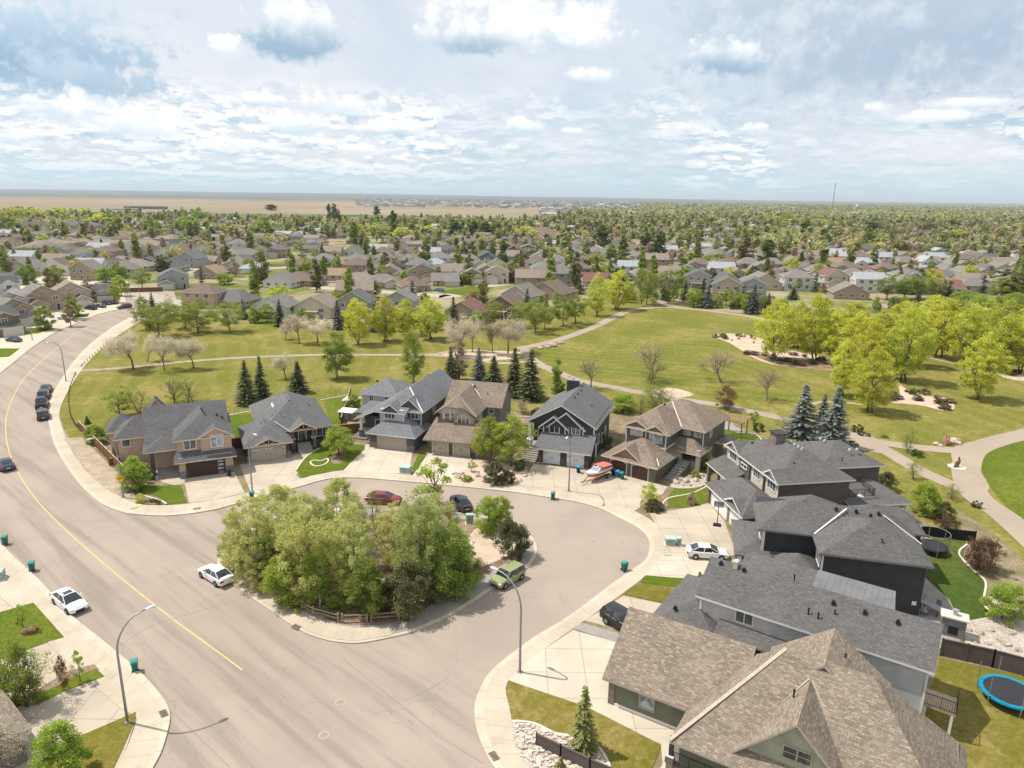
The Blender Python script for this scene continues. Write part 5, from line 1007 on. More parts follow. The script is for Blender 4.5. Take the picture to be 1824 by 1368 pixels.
for i, (x, y, ty, w__) in enumerate(((960, 850, 710, 150), (1037, 880, 700, 180), (1085, 860, 720, 140), (1188, 845, 690, 160), (1250, 828, 675, 160))): T(2, 'elm', x, y, ty, w__, 'clipped round green tree, %s of five beside the curving path' % ['leftmost', 'second', 'third', 'fourth', 'last'][i], G)
for x, y, ty, w__, k, lb in ((1630, 730, 530, 150, 'elm', 'dull green tree right of the roundest yellow green tree'), (1750, 720, 540, 170, 'elm', 'wide green tree at the far end of the playing field'), (1665, 740, 640, 60, 'young', 'small young tree at the far path end'), (1605, 740, 650, 55, 'young', 'second small young tree at the far path end'), (1350, 700, 640, 90, 'elm', 'green tree left of the bright yellow trees at the bend')): T(2, k, x, y, ty, w__, lb, G)
YL = ['left end of the big grove', 'second from the left of the grove', 'third from the left of the grove', 'in front of the grove, lowest one', 'slim, just left of the lowest one', 'inside the grove behind the lowest one', 'large, right of the lowest one', 'with a clear trunk at the right of the grove', 'duller, right of the clear trunk one', 'standing alone at the right on the lawn', 'behind the one standing alone', 'at the right edge of the picture', 'at the back of the grove centre', 'at the back of the grove, right of centre', 'at the back right of the grove', 'behind the left end of the grove']
for i, (x, y, ty, w__) in enumerate(((485, 1030, 690, 240), (695, 1030, 660, 240), (810, 1050, 740, 210), (1003, 1305, 950, 260), (850, 1220, 900, 180), (930, 1080, 750, 230), (1180, 1140, 720, 260), (1370, 1010, 680, 240), (1505, 1060, 700, 230), (1575, 1235, 880, 260), (1690, 1090, 760, 220), (1800, 1100, 760, 230), (1040, 1010, 760, 220), (1150, 960, 700, 200), (1270, 920, 690, 200), (600, 960, 700, 200))): T(3, 'yellow', x, y, ty, w__*1.03, 'yellow green park tree '+YL[i], 'yellow green grove in the park')
for i, (x, y, ty, w__) in enumerate(((740, 940, 680, 210), (900, 930, 700, 210), (1230, 1060, 740, 220), (1330, 940, 670, 230), (1450, 950, 690, 230), (1600, 960, 700, 240), (1720, 980, 690, 240), (1840, 1020, 700, 240), (990, 1120, 800, 190), (1640, 1020, 750, 200))): T(3, 'yellow', x, y, ty, w__, 'yellow green tree filling the back of the grove, number %s from its front' % ['one', 'two', 'three', 'four', 'five', 'six', 'seven', 'eight', 'nine', 'ten'][i], 'yellow green grove in the park')
for x, y, ty, w__, k, lb in ((10, 700, 590, 60, 'spruce', 'dark spruce at the left of the houses beyond the field'), (130, 745, 620, 75, 'blue', 'bluish spruce beyond the field, second one'), (372, 775, 620, 95, 'blue', 'tall bluish spruce left of the yellow grove'), (590, 700, 640, 75, 'spruce', 'dark spruce behind the yellow grove left end'), (1390, 690, 600, 80, 'spruce', 'dark spruce behind the grove near the road'), (1155, 590, 520, 70, 'spruce', 'dark round spruce among the brown roofs'), (205, 1145, 960, 220, 'bare', 'bare spreading tree left on the field edge'), (450, 1245, 1075, 180, 'bare', 'bare spreading tree above the two blue spruces'), (222, 1290, 1160, 145, 'russet', 'russet tree beside the pergola'), (60, 740, 640, 110, 'green', 'green tree in the hedge beyond the field, left'), (280, 750, 660, 110, 'elm', 'dark green tree in the hedge beyond the field'), (430, 760, 640, 110, 'haze', 'budding birch in the hedge beyond the field')): T(3, k, x, y, ty, w__, lb, G)
for i, (x, y, ty, w__) in enumerate(((1090, 700, 580, 170), (1180, 700, 570, 190), (1270, 700, 575, 190), (1340, 700, 600, 140), (1500, 740, 650, 170), (1600, 760, 670, 170), (1700, 700, 580, 150), (1800, 700, 560, 160), (1760, 780, 660, 190))): T(3, 'elm' if i < 4 else 'green', x, y, ty, w__, 'dull green tree behind the yellow grove, number %s from the left' % ['one', 'two', 'three', 'four', 'five', 'six', 'seven', 'eight', 'nine'][i], 'dull green trees behind the grove')
T(6, 'blue', 630, 415, 140, 180, 'large blue spruce behind the big hip roof, left one'); T(6, 'blue', 795, 470, 150, 185, 'large blue spruce behind the big hip roof, right one'); T(6, 'blue', 735, 400, 190, 110, 'smaller blue spruce squeezed between two large ones')
for x, y, ty, w__, k, lb in ((1200, 500, 360, 120, 'haze', 'thin leaved birch on the grass wedge between the paths'), (1230, 645, 530, 110, 'haze', 'thin pale tree left of the bushy one near the path'), (1290, 830, 650, 190, 'leafy', 'bushy light green tree behind the covered rear deck'), (1430, 750, 665, 130, 'haze', 'thin green shrub tree beside the path bend'), (1395, 870, 765, 120, 'dull', 'grey green juniper bush behind the rear deck'), (1410, 925, 845, 130, 'wine', 'reddish bush beside the black screen fence'), (1085, 700, 605, 125, 'dull', 'dark mugo pine bush by the hip roofed rear wing'), (1595, 1130, 950, 230, 'wine', 'bronze leaved spreading tree in the curved garden bed'), (1710, 1400, 1190, 240, 'leafy', 'yellow green tree in the lower right garden bed'), (935, 395, 340, 75, 'dshrub', 'round green bush at the path bend near the spruces'), (1250, 520, 480, 70, 'dshrub', 'low dark bush under the thin birch'), (540, 390, 290, 140, 'haze', 'thin green tree left of the large blue spruces'), (380, 350, 280, 90, 'sapling', 'small green tree beside the pergola patio'), (400, 385, 335, 70, 'dshrub', 'dark shrub behind the pergola patio'), (1560, 1090, 1060, 70, 'dshrub', 'low shrub under the bronze leaved tree'), (955, 410, 390, 40, 'dshrub', 'small low shrub, first on the stony path edge'), (990, 415, 395, 35, 'dshrub', 'small low shrub, second on the stony path edge'), (1075, 420, 395, 50, 'shrub', 'small low shrub, third on the stony path edge'), (900, 480, 440, 90, 'wine', 'brown shrub beside the right large blue spruce')): T(6, k, x, y, ty, w__, lb)
# the planted edge between park and gardens
k = 0
for pl_, n_ in (([(1120, 540), (1160, 533), (1210, 541), (1260, 547), (1310, 553), (1345, 562), (1390, 560)], 26), ([(620, 590), (680, 594), (740, 590), (800, 588), (850, 590), (930, 570), (990, 548)], 16), ([(440, 574), (500, 582), (560, 588), (620, 588)], 10), ([(1560, 560), (1640, 555), (1720, 560), (1824, 570)], 14), ([(250, 562), (300, 560), (360, 562), (430, 570)], 7)):
    q_ = cat_rom(pl_, 12)
    for j in range(n_):
        k += 1; x, y = q_[int(j*(len(q_)-1)/max(1, n_-1))]; p = P(x+RNG.uniform(-5, 5), y+RNG.uniform(-7, 0)); kd = ('deep', 'green', 'spruce', 'haze', 'leafy', 'elm', 'dull', 'blue', 'deep', 'birch', 'wine')[k % 11]
        H = {'dull': 2.5, 'wine': 2.5, 'spruce': 8, 'blue': 8, 'elm': 6.5, 'birch': 7}.get(kd, 5)*RNG.uniform(.8, 1.3); plant_at(p.x, p.y, kd, H, H*(.5 if kd in ('spruce', 'blue', 'birch') else .9), '%s in the planted edge, %s' % ({'deep': 'leafy green tree', 'green': 'light green tree', 'spruce': 'dark spruce', 'haze': 'thin budding tree', 'leafy': 'bushy tree', 'elm': 'round tree', 'dull': 'dull bush', 'blue': 'bluish spruce', 'birch': 'slim light tree', 'wine': 'reddish bush'}[kd], 'beyond the field' if 1100 < x < 1450 else 'right of the grove' if x > 1450 else 'below the deck houses' if x > 600 else 'left by the peach house' if x < 435 else 'below the white balcony house'), 'tree', 'trees along the park edge', seed=k)
# shrubs in the park beds
k = 0
for c_, pts in ((3, ((175, 905), (215, 905), (300, 900), (370, 910), (230, 915), (340, 995), (380, 1000), (440, 1005), (520, 1030), (560, 1035), (610, 1050), (650, 1010), (700, 1050), (740, 1030), (590, 1000), (640, 1060), (480, 1020), (1110, 1240), (1140, 1235), (1125, 1225), (1215, 1200), (1255, 1242), (1290, 1212), (1360, 1235), (1380, 1260), (1400, 1290), (1425, 1255), (1365, 1262), (1230, 1210), (1760, 1110), (1790, 1100))),):
    for x, y in pts: k += 1; px, py = cx(c_, x, y); p = P(px, py); kd = ('wine', 'dshrub', 'dull', 'wine')[k % 4]; plant_at(p.x, p.y, kd, .9+.5*(k % 3)/2, 2+.7*(k % 4)/2, 'low %s shrub in the %s' % (('wine red', 'dark green', 'dull green', 'wine red')[k % 4], 'sandy bed left of the grove' if k < 5 else 'mulched bed under the grove' if k < 18 else 'small sandy bed in front of the grove' if k < 30 else 'sandy bed at the right edge'), 'shrub', 'low shrubs in the sandy park beds', z=.15, seed=k)
# island thicket
IG = 'trees on the planted island'
for x, y, ty, w__, kd, lb in ((452, 1035, 885, 100, 'willow', 'olive willow at the left end of the island'), (500, 975, 865, 110, 'willow', 'olive willow at the back left of the island'), (545, 1010, 880, 120, 'willow', 'olive willow behind the left middle of the island'), (555, 1068, 905, 125, 'willow', 'broad olive willow at the island front left'), (610, 1000, 852, 108, 'willow', 'tall olive willow at the middle back of the island'), (632, 1062, 900, 105, 'willow', 'olive willow in the very middle of the island'), (752, 1055, 868, 115, 'willow', 'tall olive willow right of the middle of the island'), (775, 1010, 880, 110, 'willow', 'olive willow at the back right of the island'), (668, 960, 872, 70, 'haze', 'thin olive tree behind the middle of the island'), (706, 1010, 895, 85, 'willow', 'slim olive willow in the gap right of the island middle'), (490, 1030, 945, 100, 'leafy', 'yellow green bush tree at the island left'), (505, 1078, 985, 75, 'leafy', 'low yellow green tree above the rail fence left end'), (570, 1085, 965, 60, 'birch', 'bright green birch with white stem near the rail fence'), (655, 1095, 995, 88, 'deep', 'leafy green tree at the island front centre'), (730, 1095, 1000, 100, 'dull', 'dark olive bush at the island front right of centre'), (800, 1060, 930, 110, 'deep', 'full green tree at the right of the thicket'), (825, 1045, 975, 70, 'deep', 'low green tree at the right edge of the thicket'), (775, 905, 815, 80, 'sapling', 'tall sparse tree beyond the island top'), (870, 950, 885, 60, 'leafy', 'small bright tree left of the mugo pine'), (893, 945, 882, 50, 'leafy', 'small bright tree above the mugo pine'), (910, 993, 925, 75, 'dull', 'dark mugo pine bush on the sandy end of the island'), (600, 1090, 1060, 50, 'shrub', 'low green shrub behind the rail fence'), (470, 1050, 985, 70, 'willow', 'short olive willow at the island left front'), (425, 1015, 935, 70, 'willow', 'small olive willow by the parked white sedan'), (690, 1085, 1040, 60, 'dull', 'dark low bush behind the right rail fence'), (530, 1085, 1050, 50, 'shrub', 'low yellow green bush at the left fence end'), (770, 1080, 1020, 60, 'dull', 'dark low bush under the full green tree')): T(0, kd, x, y, ty, w__, lb, IG)
# front gardens
for x, y, ty, w__, kd, lb in ((240, 872, 815, 62, 'leafy', 'yellow green tree beside the lamp with the yellow sign'), (172, 790, 755, 48, 'leafy', 'round bush inside the corner fence'), (198, 782, 745, 40, 'haze', 'thin green tree inside the corner fence'), (267, 858, 830, 26, 'dshrub', 'dark green shrub beside the porch of the beige house'), (250, 896, 880, 22, 'yshrub', 'round yellow green shrub on the corner bed'), (272, 896, 888, 14, 'dshrub', 'small dark shrub on the corner bed'), (283, 898, 890, 12, 'dshrub', 'smallest dark shrub on the corner bed'), (605, 812, 757, 64, 'green', 'round bright green tree in front of the bungalow'), (560, 796, 782, 28, 'dshrub', 'dark shrub below the bungalow porch rail'), (585, 794, 782, 26, 'dshrub', 'dark shrub right of the bungalow porch'), (630, 735, 700, 36, 'leafy', 'light green tree by the storage yard'), (872, 826, 742, 76, 'green', 'bright green tree, left of the pair before the taupe house'), (911, 832, 738, 80, 'green', 'bright green tree, right of the pair before the taupe house'), (882, 862, 820, 44, 'dull', 'dark bushy pine in the sandy bed'), (905, 862, 838, 30, 'dull', 'low dark bush right of the bushy pine'), (840, 842, 820, 18, 'sapling', 'small pinkish shrub in the sandy bed'), (832, 858, 846, 24, 'shrub', 'flat green shrub at the sandy bed edge'), (925, 838, 815, 25, 'dshrub', 'dark shrub beside the wooden steps'), (1155, 902, 860, 40, 'yshrub', 'yellow green shrub in the driveway corner bed'), (1165, 910, 890, 38, 'dull', 'dark green shrub in the driveway corner bed'), (1262, 838, 812, 36, 'deep', 'leafy green shrub right of the arched garage house porch'), (1238, 852, 838, 22, 'shrub', 'yellow green shrub at the porch foot'), (1232, 900, 876, 20, 'grass', 'straw coloured grass clump by the rocks'), (1282, 800, 770, 14, 'poplar', 'narrow dark evergreen between two houses'), (1070, 770, 730, 50, 'haze', 'green shrub between the charcoal and taupe houses'), (1110, 735, 700, 55, 'leafy', 'light green tree behind the charcoal house'), (1165, 725, 675, 70, 'haze', 'budding tree behind the tan hip roof'), (1078, 800, 770, 30, 'dshrub', 'dark bush beside the charcoal house wall'), (955, 745, 725, 26, 'dull', 'grey green shrub in the terraced bed'), (930, 735, 715, 26, 'tan', 'dry shrub in the terraced bed'), (1246, 1040, 1020, 14, 'shrub', 'small shrub at the dark house corner'), (1232, 1037, 1030, 14, 'shrub', 'low yellow shrub beside the white sedan drive'), (1740, 905, 890, 20, 'dshrub', 'small dark shrub behind the black screen')): T(0, kd, x, y, ty, w__, lb)
T(8, 'fir', 1290, 1280, 945, 155, 'young yellow green spruce on the corner lawn'); T(8, 'fir', 1170, 1380, 1318, 55, 'small brown spruce before the corner fence')
for x, y, ty, w__, kd, lb in ((165, 1040, 650, 300, 'haze', 'thin leaved tree in the lower left planting strip'), (110, 1035, 680, 230, 'deep', 'green tree behind the thin one in the lower left strip'), (345, 955, 770, 70, 'russet', 'reddish young tree beside the lower left driveway'), (430, 915, 745, 90, 'sapling', 'small bright green young tree near the sidewalk'), (130, 640, 490, 90, 'sapling', 'spindly young tree by the red box'), (330, 1440, 1130, 330, 'leafy', 'yellow green bushy tree at the bottom left'), (40, 1420, 1110, 280, 'blossom', 'pale blossoming tree in the bottom left corner')): T(7, kd, x, y, ty, w__, lb)
for x, y, ty, w__, kd, lb in ((243, 865, 730, 120, 'leafy', 'round street tree in front of the brown house'), (400, 790, 710, 100, 'leafy', 'round street tree left of the parked cars'), (150, 620, 505, 120, 'leafy', 'round green tree behind the street houses, left'), (295, 610, 515, 140, 'leafy', 'round green tree behind the street houses, right'), (570, 610, 520, 130, 'leafy', 'round green tree near the brown garden fence'), (620, 720, 600, 80, 'green', 'narrow green tree by the crossroads'), (760, 640, 535, 120, 'elm', 'green tree behind the brown fence at the crossroads')): T(1, kd, x, y, ty, w__, lb)
# ------------------------------------------------------------------ vehicles and street furniture
def paint(name, col, rough=.25, metal=.0): return plain(name, col, rough, metal, .6, .03)
TYRE = plain('tyre_rubber', (.02, .02, .02), .85); RIM = plain('alloy_rim', (.45, .45, .46), .35, .6); CGL = glassm('car_glass', (.015, .02, .025), .05); LAMPW = plain('headlamp_glass', (.7, .7, .7), .15, 0, .8); LAMPR = plain('tail_lamp', (.35, .02, .015), .3)
def car_proto(kind, col, label, grp=None):
    # body stations: x, underside, shoulder height, half width, crown height in the middle
    K = {'sedan': dict(L=4.8, st=[(-2.4, .42, .70, .70, .72), (-2.3, .28, .92, .82, .98), (-1.7, .22, .98, .91, 1.04), (-.5, .2, .95, .92, .97), (.8, .2, .93, .92, .96), (1.5, .22, .86, .90, .93), (2.15, .26, .74, .84, .80), (2.38, .36, .58, .70, .60)], gl=(-2.05, -1.1, .28, 1.2), zt=1.45, wb=.82, wt=.60, wx=(-1.42, 1.45), wr=.33),
         'hatch': dict(L=4.1, st=[(-2.05, .42, .90, .76, .92), (-1.98, .28, 1.02, .86, 1.04), (-1.3, .24, 1.04, .90, 1.06), (0, .22, 1.02, .90, 1.04), (.9, .22, 1.0, .90, 1.04), (1.5, .24, .96, .88, 1.0), (1.9, .28, .86, .82, .9), (2.05, .36, .62, .72, .64)], gl=(-1.98, -1.78, .42, 1.0), zt=1.62, wb=.84, wt=.70, wx=(-1.28, 1.28), wr=.34),
         'suv': dict(L=4.8, st=[(-2.4, .5, .95, .80, .97), (-2.32, .36, 1.08, .90, 1.1), (-1.5, .3, 1.1, .94, 1.12), (0, .28, 1.08, .94, 1.1), (.9, .28, 1.06, .94, 1.1), (1.6, .3, 1.02, .92, 1.07), (2.25, .34, .92, .86, .96), (2.4, .44, .66, .76, .68)], gl=(-2.34, -2.0, .35, 1.0), zt=1.74, wb=.88, wt=.70, wx=(-1.45, 1.48), wr=.38),
         'pickup': dict(L=5.6, st=[(-2.8, .55, 1.12, .90, 1.13), (-2.74, .42, 1.16, .95, 1.17), (-1.5, .38, 1.16, .96, 1.17), (0, .36, 1.16, .96, 1.17), (1.2, .36, 1.16, .96, 1.18), (1.9, .38, 1.14, .95, 1.18), (2.65, .42, 1.06, .90, 1.08), (2.8, .5, .8, .84, .82)], gl=(-.75, -.6, .95, 1.55), zt=1.88, wb=.90, wt=.72, wx=(-1.75, 1.85), wr=.41)}[kind]
    r = thing('parked_car', (0, 0, 0), 0, label, 'car' if kind != 'pickup' else 'pickup truck', grp); b = MB(); rings = []
    for x, z0, zs, hw_, zc_ in K['st']:
        half = [(hw_*.86, z0), (hw_*.98, z0+.08), (hw_, (z0+zs)/2), (hw_*.97, zs-.05), (hw_*.88, zs), (hw_*.5, zc_)]
        rings.append([(x, y, z) for y, z in half]+[(x, -y, z) for y, z in half[::-1]])
    i = 0; n = 12
    for rg in rings: b.v += rg
    for k in range(len(rings)-1):
        for j in range(n): b.f.append((k*n+j, k*n+(j+1) % n, (k+1)*n+(j+1) % n, (k+1)*n+j)); b.m.append(0)
    b.f.append(tuple(range(n))[::-1]); b.m.append(0); b.f.append(tuple((len(rings)-1)*n+j for j in range(n))); b.m.append(0)
    c0, c1, a1, a0 = K['gl']; zb = 1.0 if kind != 'sedan' else .93; zb = {'sedan': .93, 'hatch': 1.0, 'suv': 1.06, 'pickup': 1.14}[kind]; zt = K['zt']; wb, wt = K['wb'], K['wt']; m_ = (c1+a1)/2
    b.slab([[(c1, -wt, zt-.03), (a1, -wt, zt-.03), (a1, 0, zt+.02), (c1, 0, zt+.02)], [(c1, wt, zt-.03), (a1, wt, zt-.03), (a1, 0, zt+.02), (c1, 0, zt+.02)]], .05, 0, 0)
    for s_ in (-1, 1):
        for p, q in (((c0, wb), (c1, wt)), ((a0, wb), (a1, wt)), ((m_-.1, wb+.01), (m_, wt+.01))): b.tube([(p[0], p[1]*s_, zb), (q[0], q[1]*s_, zt-.04)], .045, 5)
        b.box(m_+.75, m_+.93, s_*(wb+.06), s_*(wb+.24), zb+.02, zb+.16)
    if kind == 'pickup': b.box(-2.66, -.85, -.8, .8, 1.17, 1.19, 1)
    body = b.build('body', [paint(label_key(col[0]), col[1]), BLK], r, smooth=False)
    md = body.modifiers.new('b', 'BEVEL'); md.width = .035; md.segments = 2; md.limit_method = 'ANGLE'; md.angle_limit = math.radians(28)
    for nm, quads in (('windshield', [[(a0, -wb+.03, zb), (a0, wb-.03, zb), (a1, wt-.03, zt-.05), (a1, -wt+.03, zt-.05)]]), ('rear_window', [[(c0, wb-.03, zb), (c0, -wb+.03, zb), (c1, -wt+.03, zt-.05), (c1, wt-.03, zt-.05)]]), ('side_window', [[(c0, -wb, zb), (a0, -wb, zb), (a1, -wt, zt-.05), (c1, -wt, zt-.05)]]), ('side_window', [[(a0, wb, zb), (c0, wb, zb), (c1, wt, zt-.05), (a1, wt, zt-.05)]])):
        g_ = MB(); [g_.poly(q) for q in quads]; g_.build(nm, CGL, r)
    if kind == 'sedan' or kind == 'hatch':
        pass
    for x in K['wx']:
        for s_ in (-1, 1):
            y = s_*(K['st'][3][3]-.06); R_ = K['wr']; t_ = MB(); pr = [(R_*.62, -.11), (R_*.95, -.11), (R_, -.06), (R_, .06), (R_*.95, .11), (R_*.62, .11)]; N = 18
            for k in range(N):
                a = 2*math.pi*k/N; t_.v += [(x+q*math.cos(a), y+d, R_+q*math.sin(a)) for q, d in pr]
            for k in range(N):
                for j in range(5): t_.f.append((k*6+j, k*6+j+1, ((k+1) % N)*6+j+1, ((k+1) % N)*6+j)); t_.m.append(0)
            wo_ = t_.build('wheel', TYRE, r); q_ = MB(); q_.tube([(x, y-.08, R_), (x, y+.08*1, R_)], R_*.63, 14)
            for k in range(5): a = 2*math.pi*k/5; q_.tube([(x, y+s_*.1, R_), (x+R_*.55*math.cos(a), y+s_*.1, R_+R_*.55*math.sin(a))], .03, 4)
            q_.build('rim', RIM, wo_); d_ = MB(); d_.tube([(x, y-s_*.12, R_+.03), (x, s_*(K['st'][3][3]+.003), R_+.03)], R_*1.12, 18); d_.build('wheel_arch', BLK, body)
    xf = K['st'][-2][0]; zf = K['st'][-2][2]; xr = K['st'][0][0]; zr_ = K['st'][1][2]
    for s_ in (-1, 1):
        l_ = MB(); l_.box(xf-.08, xf+.14, s_*.52, s_*.82, zf-.2, zf-.04); l_.build('headlight', LAMPW, r); l_ = MB(); l_.box(xr-.005, xr+.15, s_*.5, s_*.84, zr_-.24, zr_-.06); l_.build('taillight', LAMPR, r)
    g_ = MB(); g_.box(K['st'][-1][0]-.1, K['st'][-1][0]+.02, -.42, .42, .38, .56); g_.build('grille', BLK, r)
    g_ = MB(); g_.box(K['st'][0][0]-.02, K['st'][0][0]+.03, -.24, .24, .55, .66); g_.build('number_plate', WHITE, r)
    return r
def label_key(n): return n+'_car_paint'
CAR = {}
def car(kind, cname, col, rear, front, label, grp=None, shift=(0, 0)):
    a, b_ = P(*rear), P(*front); ang = math.atan2(b_.y-a.y, b_.x-a.x); key = (kind, cname)
    if key not in CAR: r = car_proto(kind, (cname, col), label, grp); CAR[key] = r; index_kids(r)
    else: r = copy_tree(CAR[key]); r['label'] = label
    r['label'] = label
    if grp: r['group'] = grp
    r.location = ((a.x+b_.x)/2, (a.y+b_.y)/2, .04 if not grp == 'd' else .18); r.rotation_euler = (0, 0, ang); return r
WC = (.72, .72, .71); BC = (.02, .022, .026); NC = (.03, .05, .085)
car('sedan', 'white', WC, (107, 1066), (144, 1094), 'white sedan with sunroof parked at the near left kerb, nose towards the viewer')
car('sedan', 'white', WC, (405, 1044), (366, 1020), 'white sedan seen from behind, parked beside the island thicket')
r = car('sedan', 'white', WC, (1224, 992), (1294, 996), 'white sedan parked sideways on the driveway of the near black house'); r.location.z = .19
for c_ in (CAR[('sedan', 'white')],):
    q_ = MB(); q_.box(-.45, .12, -.38, .38, 1.40, 1.485); q_.build('sunroof', CGL, c_)
car('hatch', 'olive_green', (.27, .29, .135), (926, 1024), (881, 1050), 'boxy pale green hatchback parked on the island kerb under the lamp')
r = car('suv', 'black', BC, (1092, 1110), (1130, 1132), 'black sports utility car half under the tan garage eave'); r.location.z = .19
G4 = 'dark vehicles parked along the far kerb'
car('sedan', 'charcoal', (.04, .045, .05), (81, 701), (84, 693), 'dark car farthest in the line of four at the kerb', G4); car('suv', 'black', BC, (77, 713), (80, 704), 'dark sports utility car, second farthest in the line of four', G4)
car('pickup', 'black', BC, (74, 732), (76, 718), 'black pickup truck, third in the line of four at the kerb', G4); car('suv', 'charcoal', (.04, .045, .05), (78, 751), (77, 738), 'dark sports utility car nearest in the line of four', G4)
car('sedan', 'navy', NC, (19, 845), (3, 822), 'dark teal car driving at the left edge of the main road')
car('suv', 'charcoal', (.04, .045, .05), (231, 549), (213, 551), 'dark sports utility car turning at the far crossroads'); car('suv', 'white', WC, (132, 570), (103, 569), 'white sports utility car on the street driveway at left')
GS = 'cars on the driveways across the street'
car('suv', 'black', BC, (171, 553), (153, 551), 'black car, leftmost of the row on the far driveway', GS); car('sedan', 'navy', NC, (190, 550), (170, 546), 'navy car, second on the far driveway', GS); car('suv', 'navy', NC, (198, 545), (182, 541), 'navy sports utility car, third on the far driveway', GS); car('sedan', 'black', BC, (208, 543), (193, 541), 'black car, last on the far driveway', GS)
car('sedan', 'navy', NC, (42, 611), (8, 607), 'dark car on the concrete drive at the left edge'); car('sedan', 'navy', NC, (60, 579), (80, 577), 'dark car by the brown house steps')
car('sedan', 'dark_red', (.22, .02, .02), (662, 894), (706, 897), 'dark red car parked behind the island willows'); car('sedan', 'charcoal', (.04, .045, .05), (826, 908), (816, 897), 'dark car parked behind the tall sparse island tree')
car('suv', 'white', WC, (216, 450), (228, 449), 'white van parked among the far condominium roofs'); car('sedan', 'blue', (.03, .15, .35), (790, 519), (774, 518), 'blue car on the far side street driveway')
# bins
def bin_proto(col, lid, nm):
    r = thing('wheelie_bin', (0, 0, 0), 0, 'bin', 'bin'); b = MB(); b.box(-.27, .27, -.3, .3, .1, .95); v = b.v
    for i in range(4): x, y, z = v[i]; v[i] = (x*.78, y*.8, z)
    b.box(-.3, .3, -.33, .33, .9, .96); b.build('body', plain(nm+'_plastic', col, .5), r); b = MB(); b.box(-.31, .31, -.38, .33, .96, 1.06, 0, (.05, .06)); b.tube([(-.26, .36, .98), (.26, .36, .98)], .025, 6); b.build('lid', plain(nm+'_lid', lid, .5), r)
    for s_ in (-1, 1): b = MB(); b.tube([(s_*.2, .24, .12), (s_*.28, .24, .12)], .12, 12); b.build('wheel', TYRE, r)
    index_kids(r); return r
TEAL = bin_proto((.015, .13, .105), (.04, .24, .20), 'teal'); BINB = bin_proto((.02, .022, .025), (.02, .022, .025), 'black'); BLUE = bin_proto((.01, .17, .33), (.02, .28, .50), 'blue'); NAVY = bin_proto((.03, .04, .06), (.03, .30, .50), 'navy')
used = set()
def wbin(pr, px, py, ang, label, z=.05, grp=None):
    r = copy_tree(pr) if pr.name in used else pr; used.add(pr.name); p = P(px, py); r.location = (p.x, p.y, z); r.rotation_euler = (0, 0, math.radians(ang)); r['label'] = label
    if grp: r['group'] = grp
for px, py, a, lb in ((10, 970, 200, 'green wheeled bin at the left edge of the road'), (58, 1017, 205, 'green wheeled bin left of the near white sedan'), (241, 1196, 212, 'large looking green wheeled bin beside the nearest lamp'), (985, 890, 170, 'green wheeled bin in front of the boat house kerb'), (1112, 1017, 120, 'green wheeled bin alone on the right of the crescent'), (449, 889, 190, 'green wheeled bin at the foot of the lamp, tops just visible')): wbin(TEAL, px, py, a, lb, .05, 'green bins set out on the street')
wbin(BINB, 409, 850, 20, 'black wheeled bin beside the brown garage door', .19); wbin(NAVY, 1030, 844, -15, 'dark wheeled bin with blue lid right of the white garage doors', .19); wbin(BINB, 1093, 849, -35, 'black wheeled bin, left of three by the arched door', .19); wbin(BLUE, 1100, 852, -35, 'bright blue wheeled bin between two others by the arched door', .19); wbin(TEAL, 1107, 855, -35, 'green wheeled bin, right of three by the arched door', .19)
wbin(BLUE, 751, 790, -15, 'blue wheeled bin in the gap between two houses, left', .15); wbin(BLUE, 757, 788, -15, 'blue wheeled bin in the gap between two houses, right', .15)
# lamps
POLE = plain('lamp_pole_steel', (.30, .31, .33), .45, .5, .5, .05); LENS = plain('lamp_head_grey', (.55, .58, .62), .4, .3)
def lamp(base, head, label, Z=9.0, z0=.16, maxr=3.0):
    b = P(*base); h_ = P(*head, Z); d = Vector((h_.x-b.x, h_.y-b.y)); L = d.length
    if L > maxr: d *= maxr/L; L = maxr
    if L < .8: d = Vector((0, -1.8)); L = 1.8
    r = thing('street_lamp', (b.x, b.y, z0), math.atan2(d.y, d.x), label, 'street lamp', 'curved steel street lamps')
    m = MB(); pts = [(0, 0, 0), (0, 0, Z*.35), (0, 0, Z*.68)]
    for k in range(1, 9): a = math.pi/2*k/8; pts.append((L*(1-math.cos(a))*.93, 0, Z*.68+Z*.315*math.sin(a)))
    m.tube(pts, [.11, .10, .085]+[.075-.003*k for k in range(8)], 10); m.build('pole', POLE, r, smooth=True)
    m = MB(); m.box(-.2, .2, -.2, .2, 0, .1, 0, (.02, .02)); m.build('base_plate', POLE, r); m = MB(); m.tube([(L*.93-.05, 0, Z-.03), (L*.93+.25, 0, Z), (L*.93+.62, 0, Z-.01), (L*.93+.8, 0, Z-.05)], [.07, .16, .17, .05], 8); m.v = [(x, y, Z+(z-Z)*.6) for x, y, z in m.v]; m.build('lamp_head', LENS, r)
    return r
lamp((228, 1290), (265, 1086), 'tall curved street lamp nearest the viewer on the left corner'); lamp((926, 1200), (883, 1016), 'curved street lamp over the pale green hatchback'); lamp((1013, 877), (1010, 781), 'street lamp in front of the white garage doors'); lamp((450, 880), (453, 775), 'street lamp in front of the bungalow garage')
lp = lamp((220, 888), (165, 783), 'street lamp carrying the yellow warning sign on the corner'); lamp((118, 680), (88, 611), 'street lamp beside the park on the bend'); lamp((58, 607), (74, 548), 'street lamp before the brown houses across the street'); lamp((233, 533), (229, 490), 'far street lamp left at the crossroads', 10); lamp((250, 538), (233, 514), 'far street lamp right at the crossroads', 8)
for a, b_, n in (((194*1, 520), (193, 486), 'between the roofs beyond the crossroads'), ((1618*1+0, 512), (1622, 478), 'beside the round tan house far right, left one'), ((1628, 512), (1632, 474), 'beside the round tan house far right, right one')): lamp(a, b_, 'distant street lamp '+n, 11)
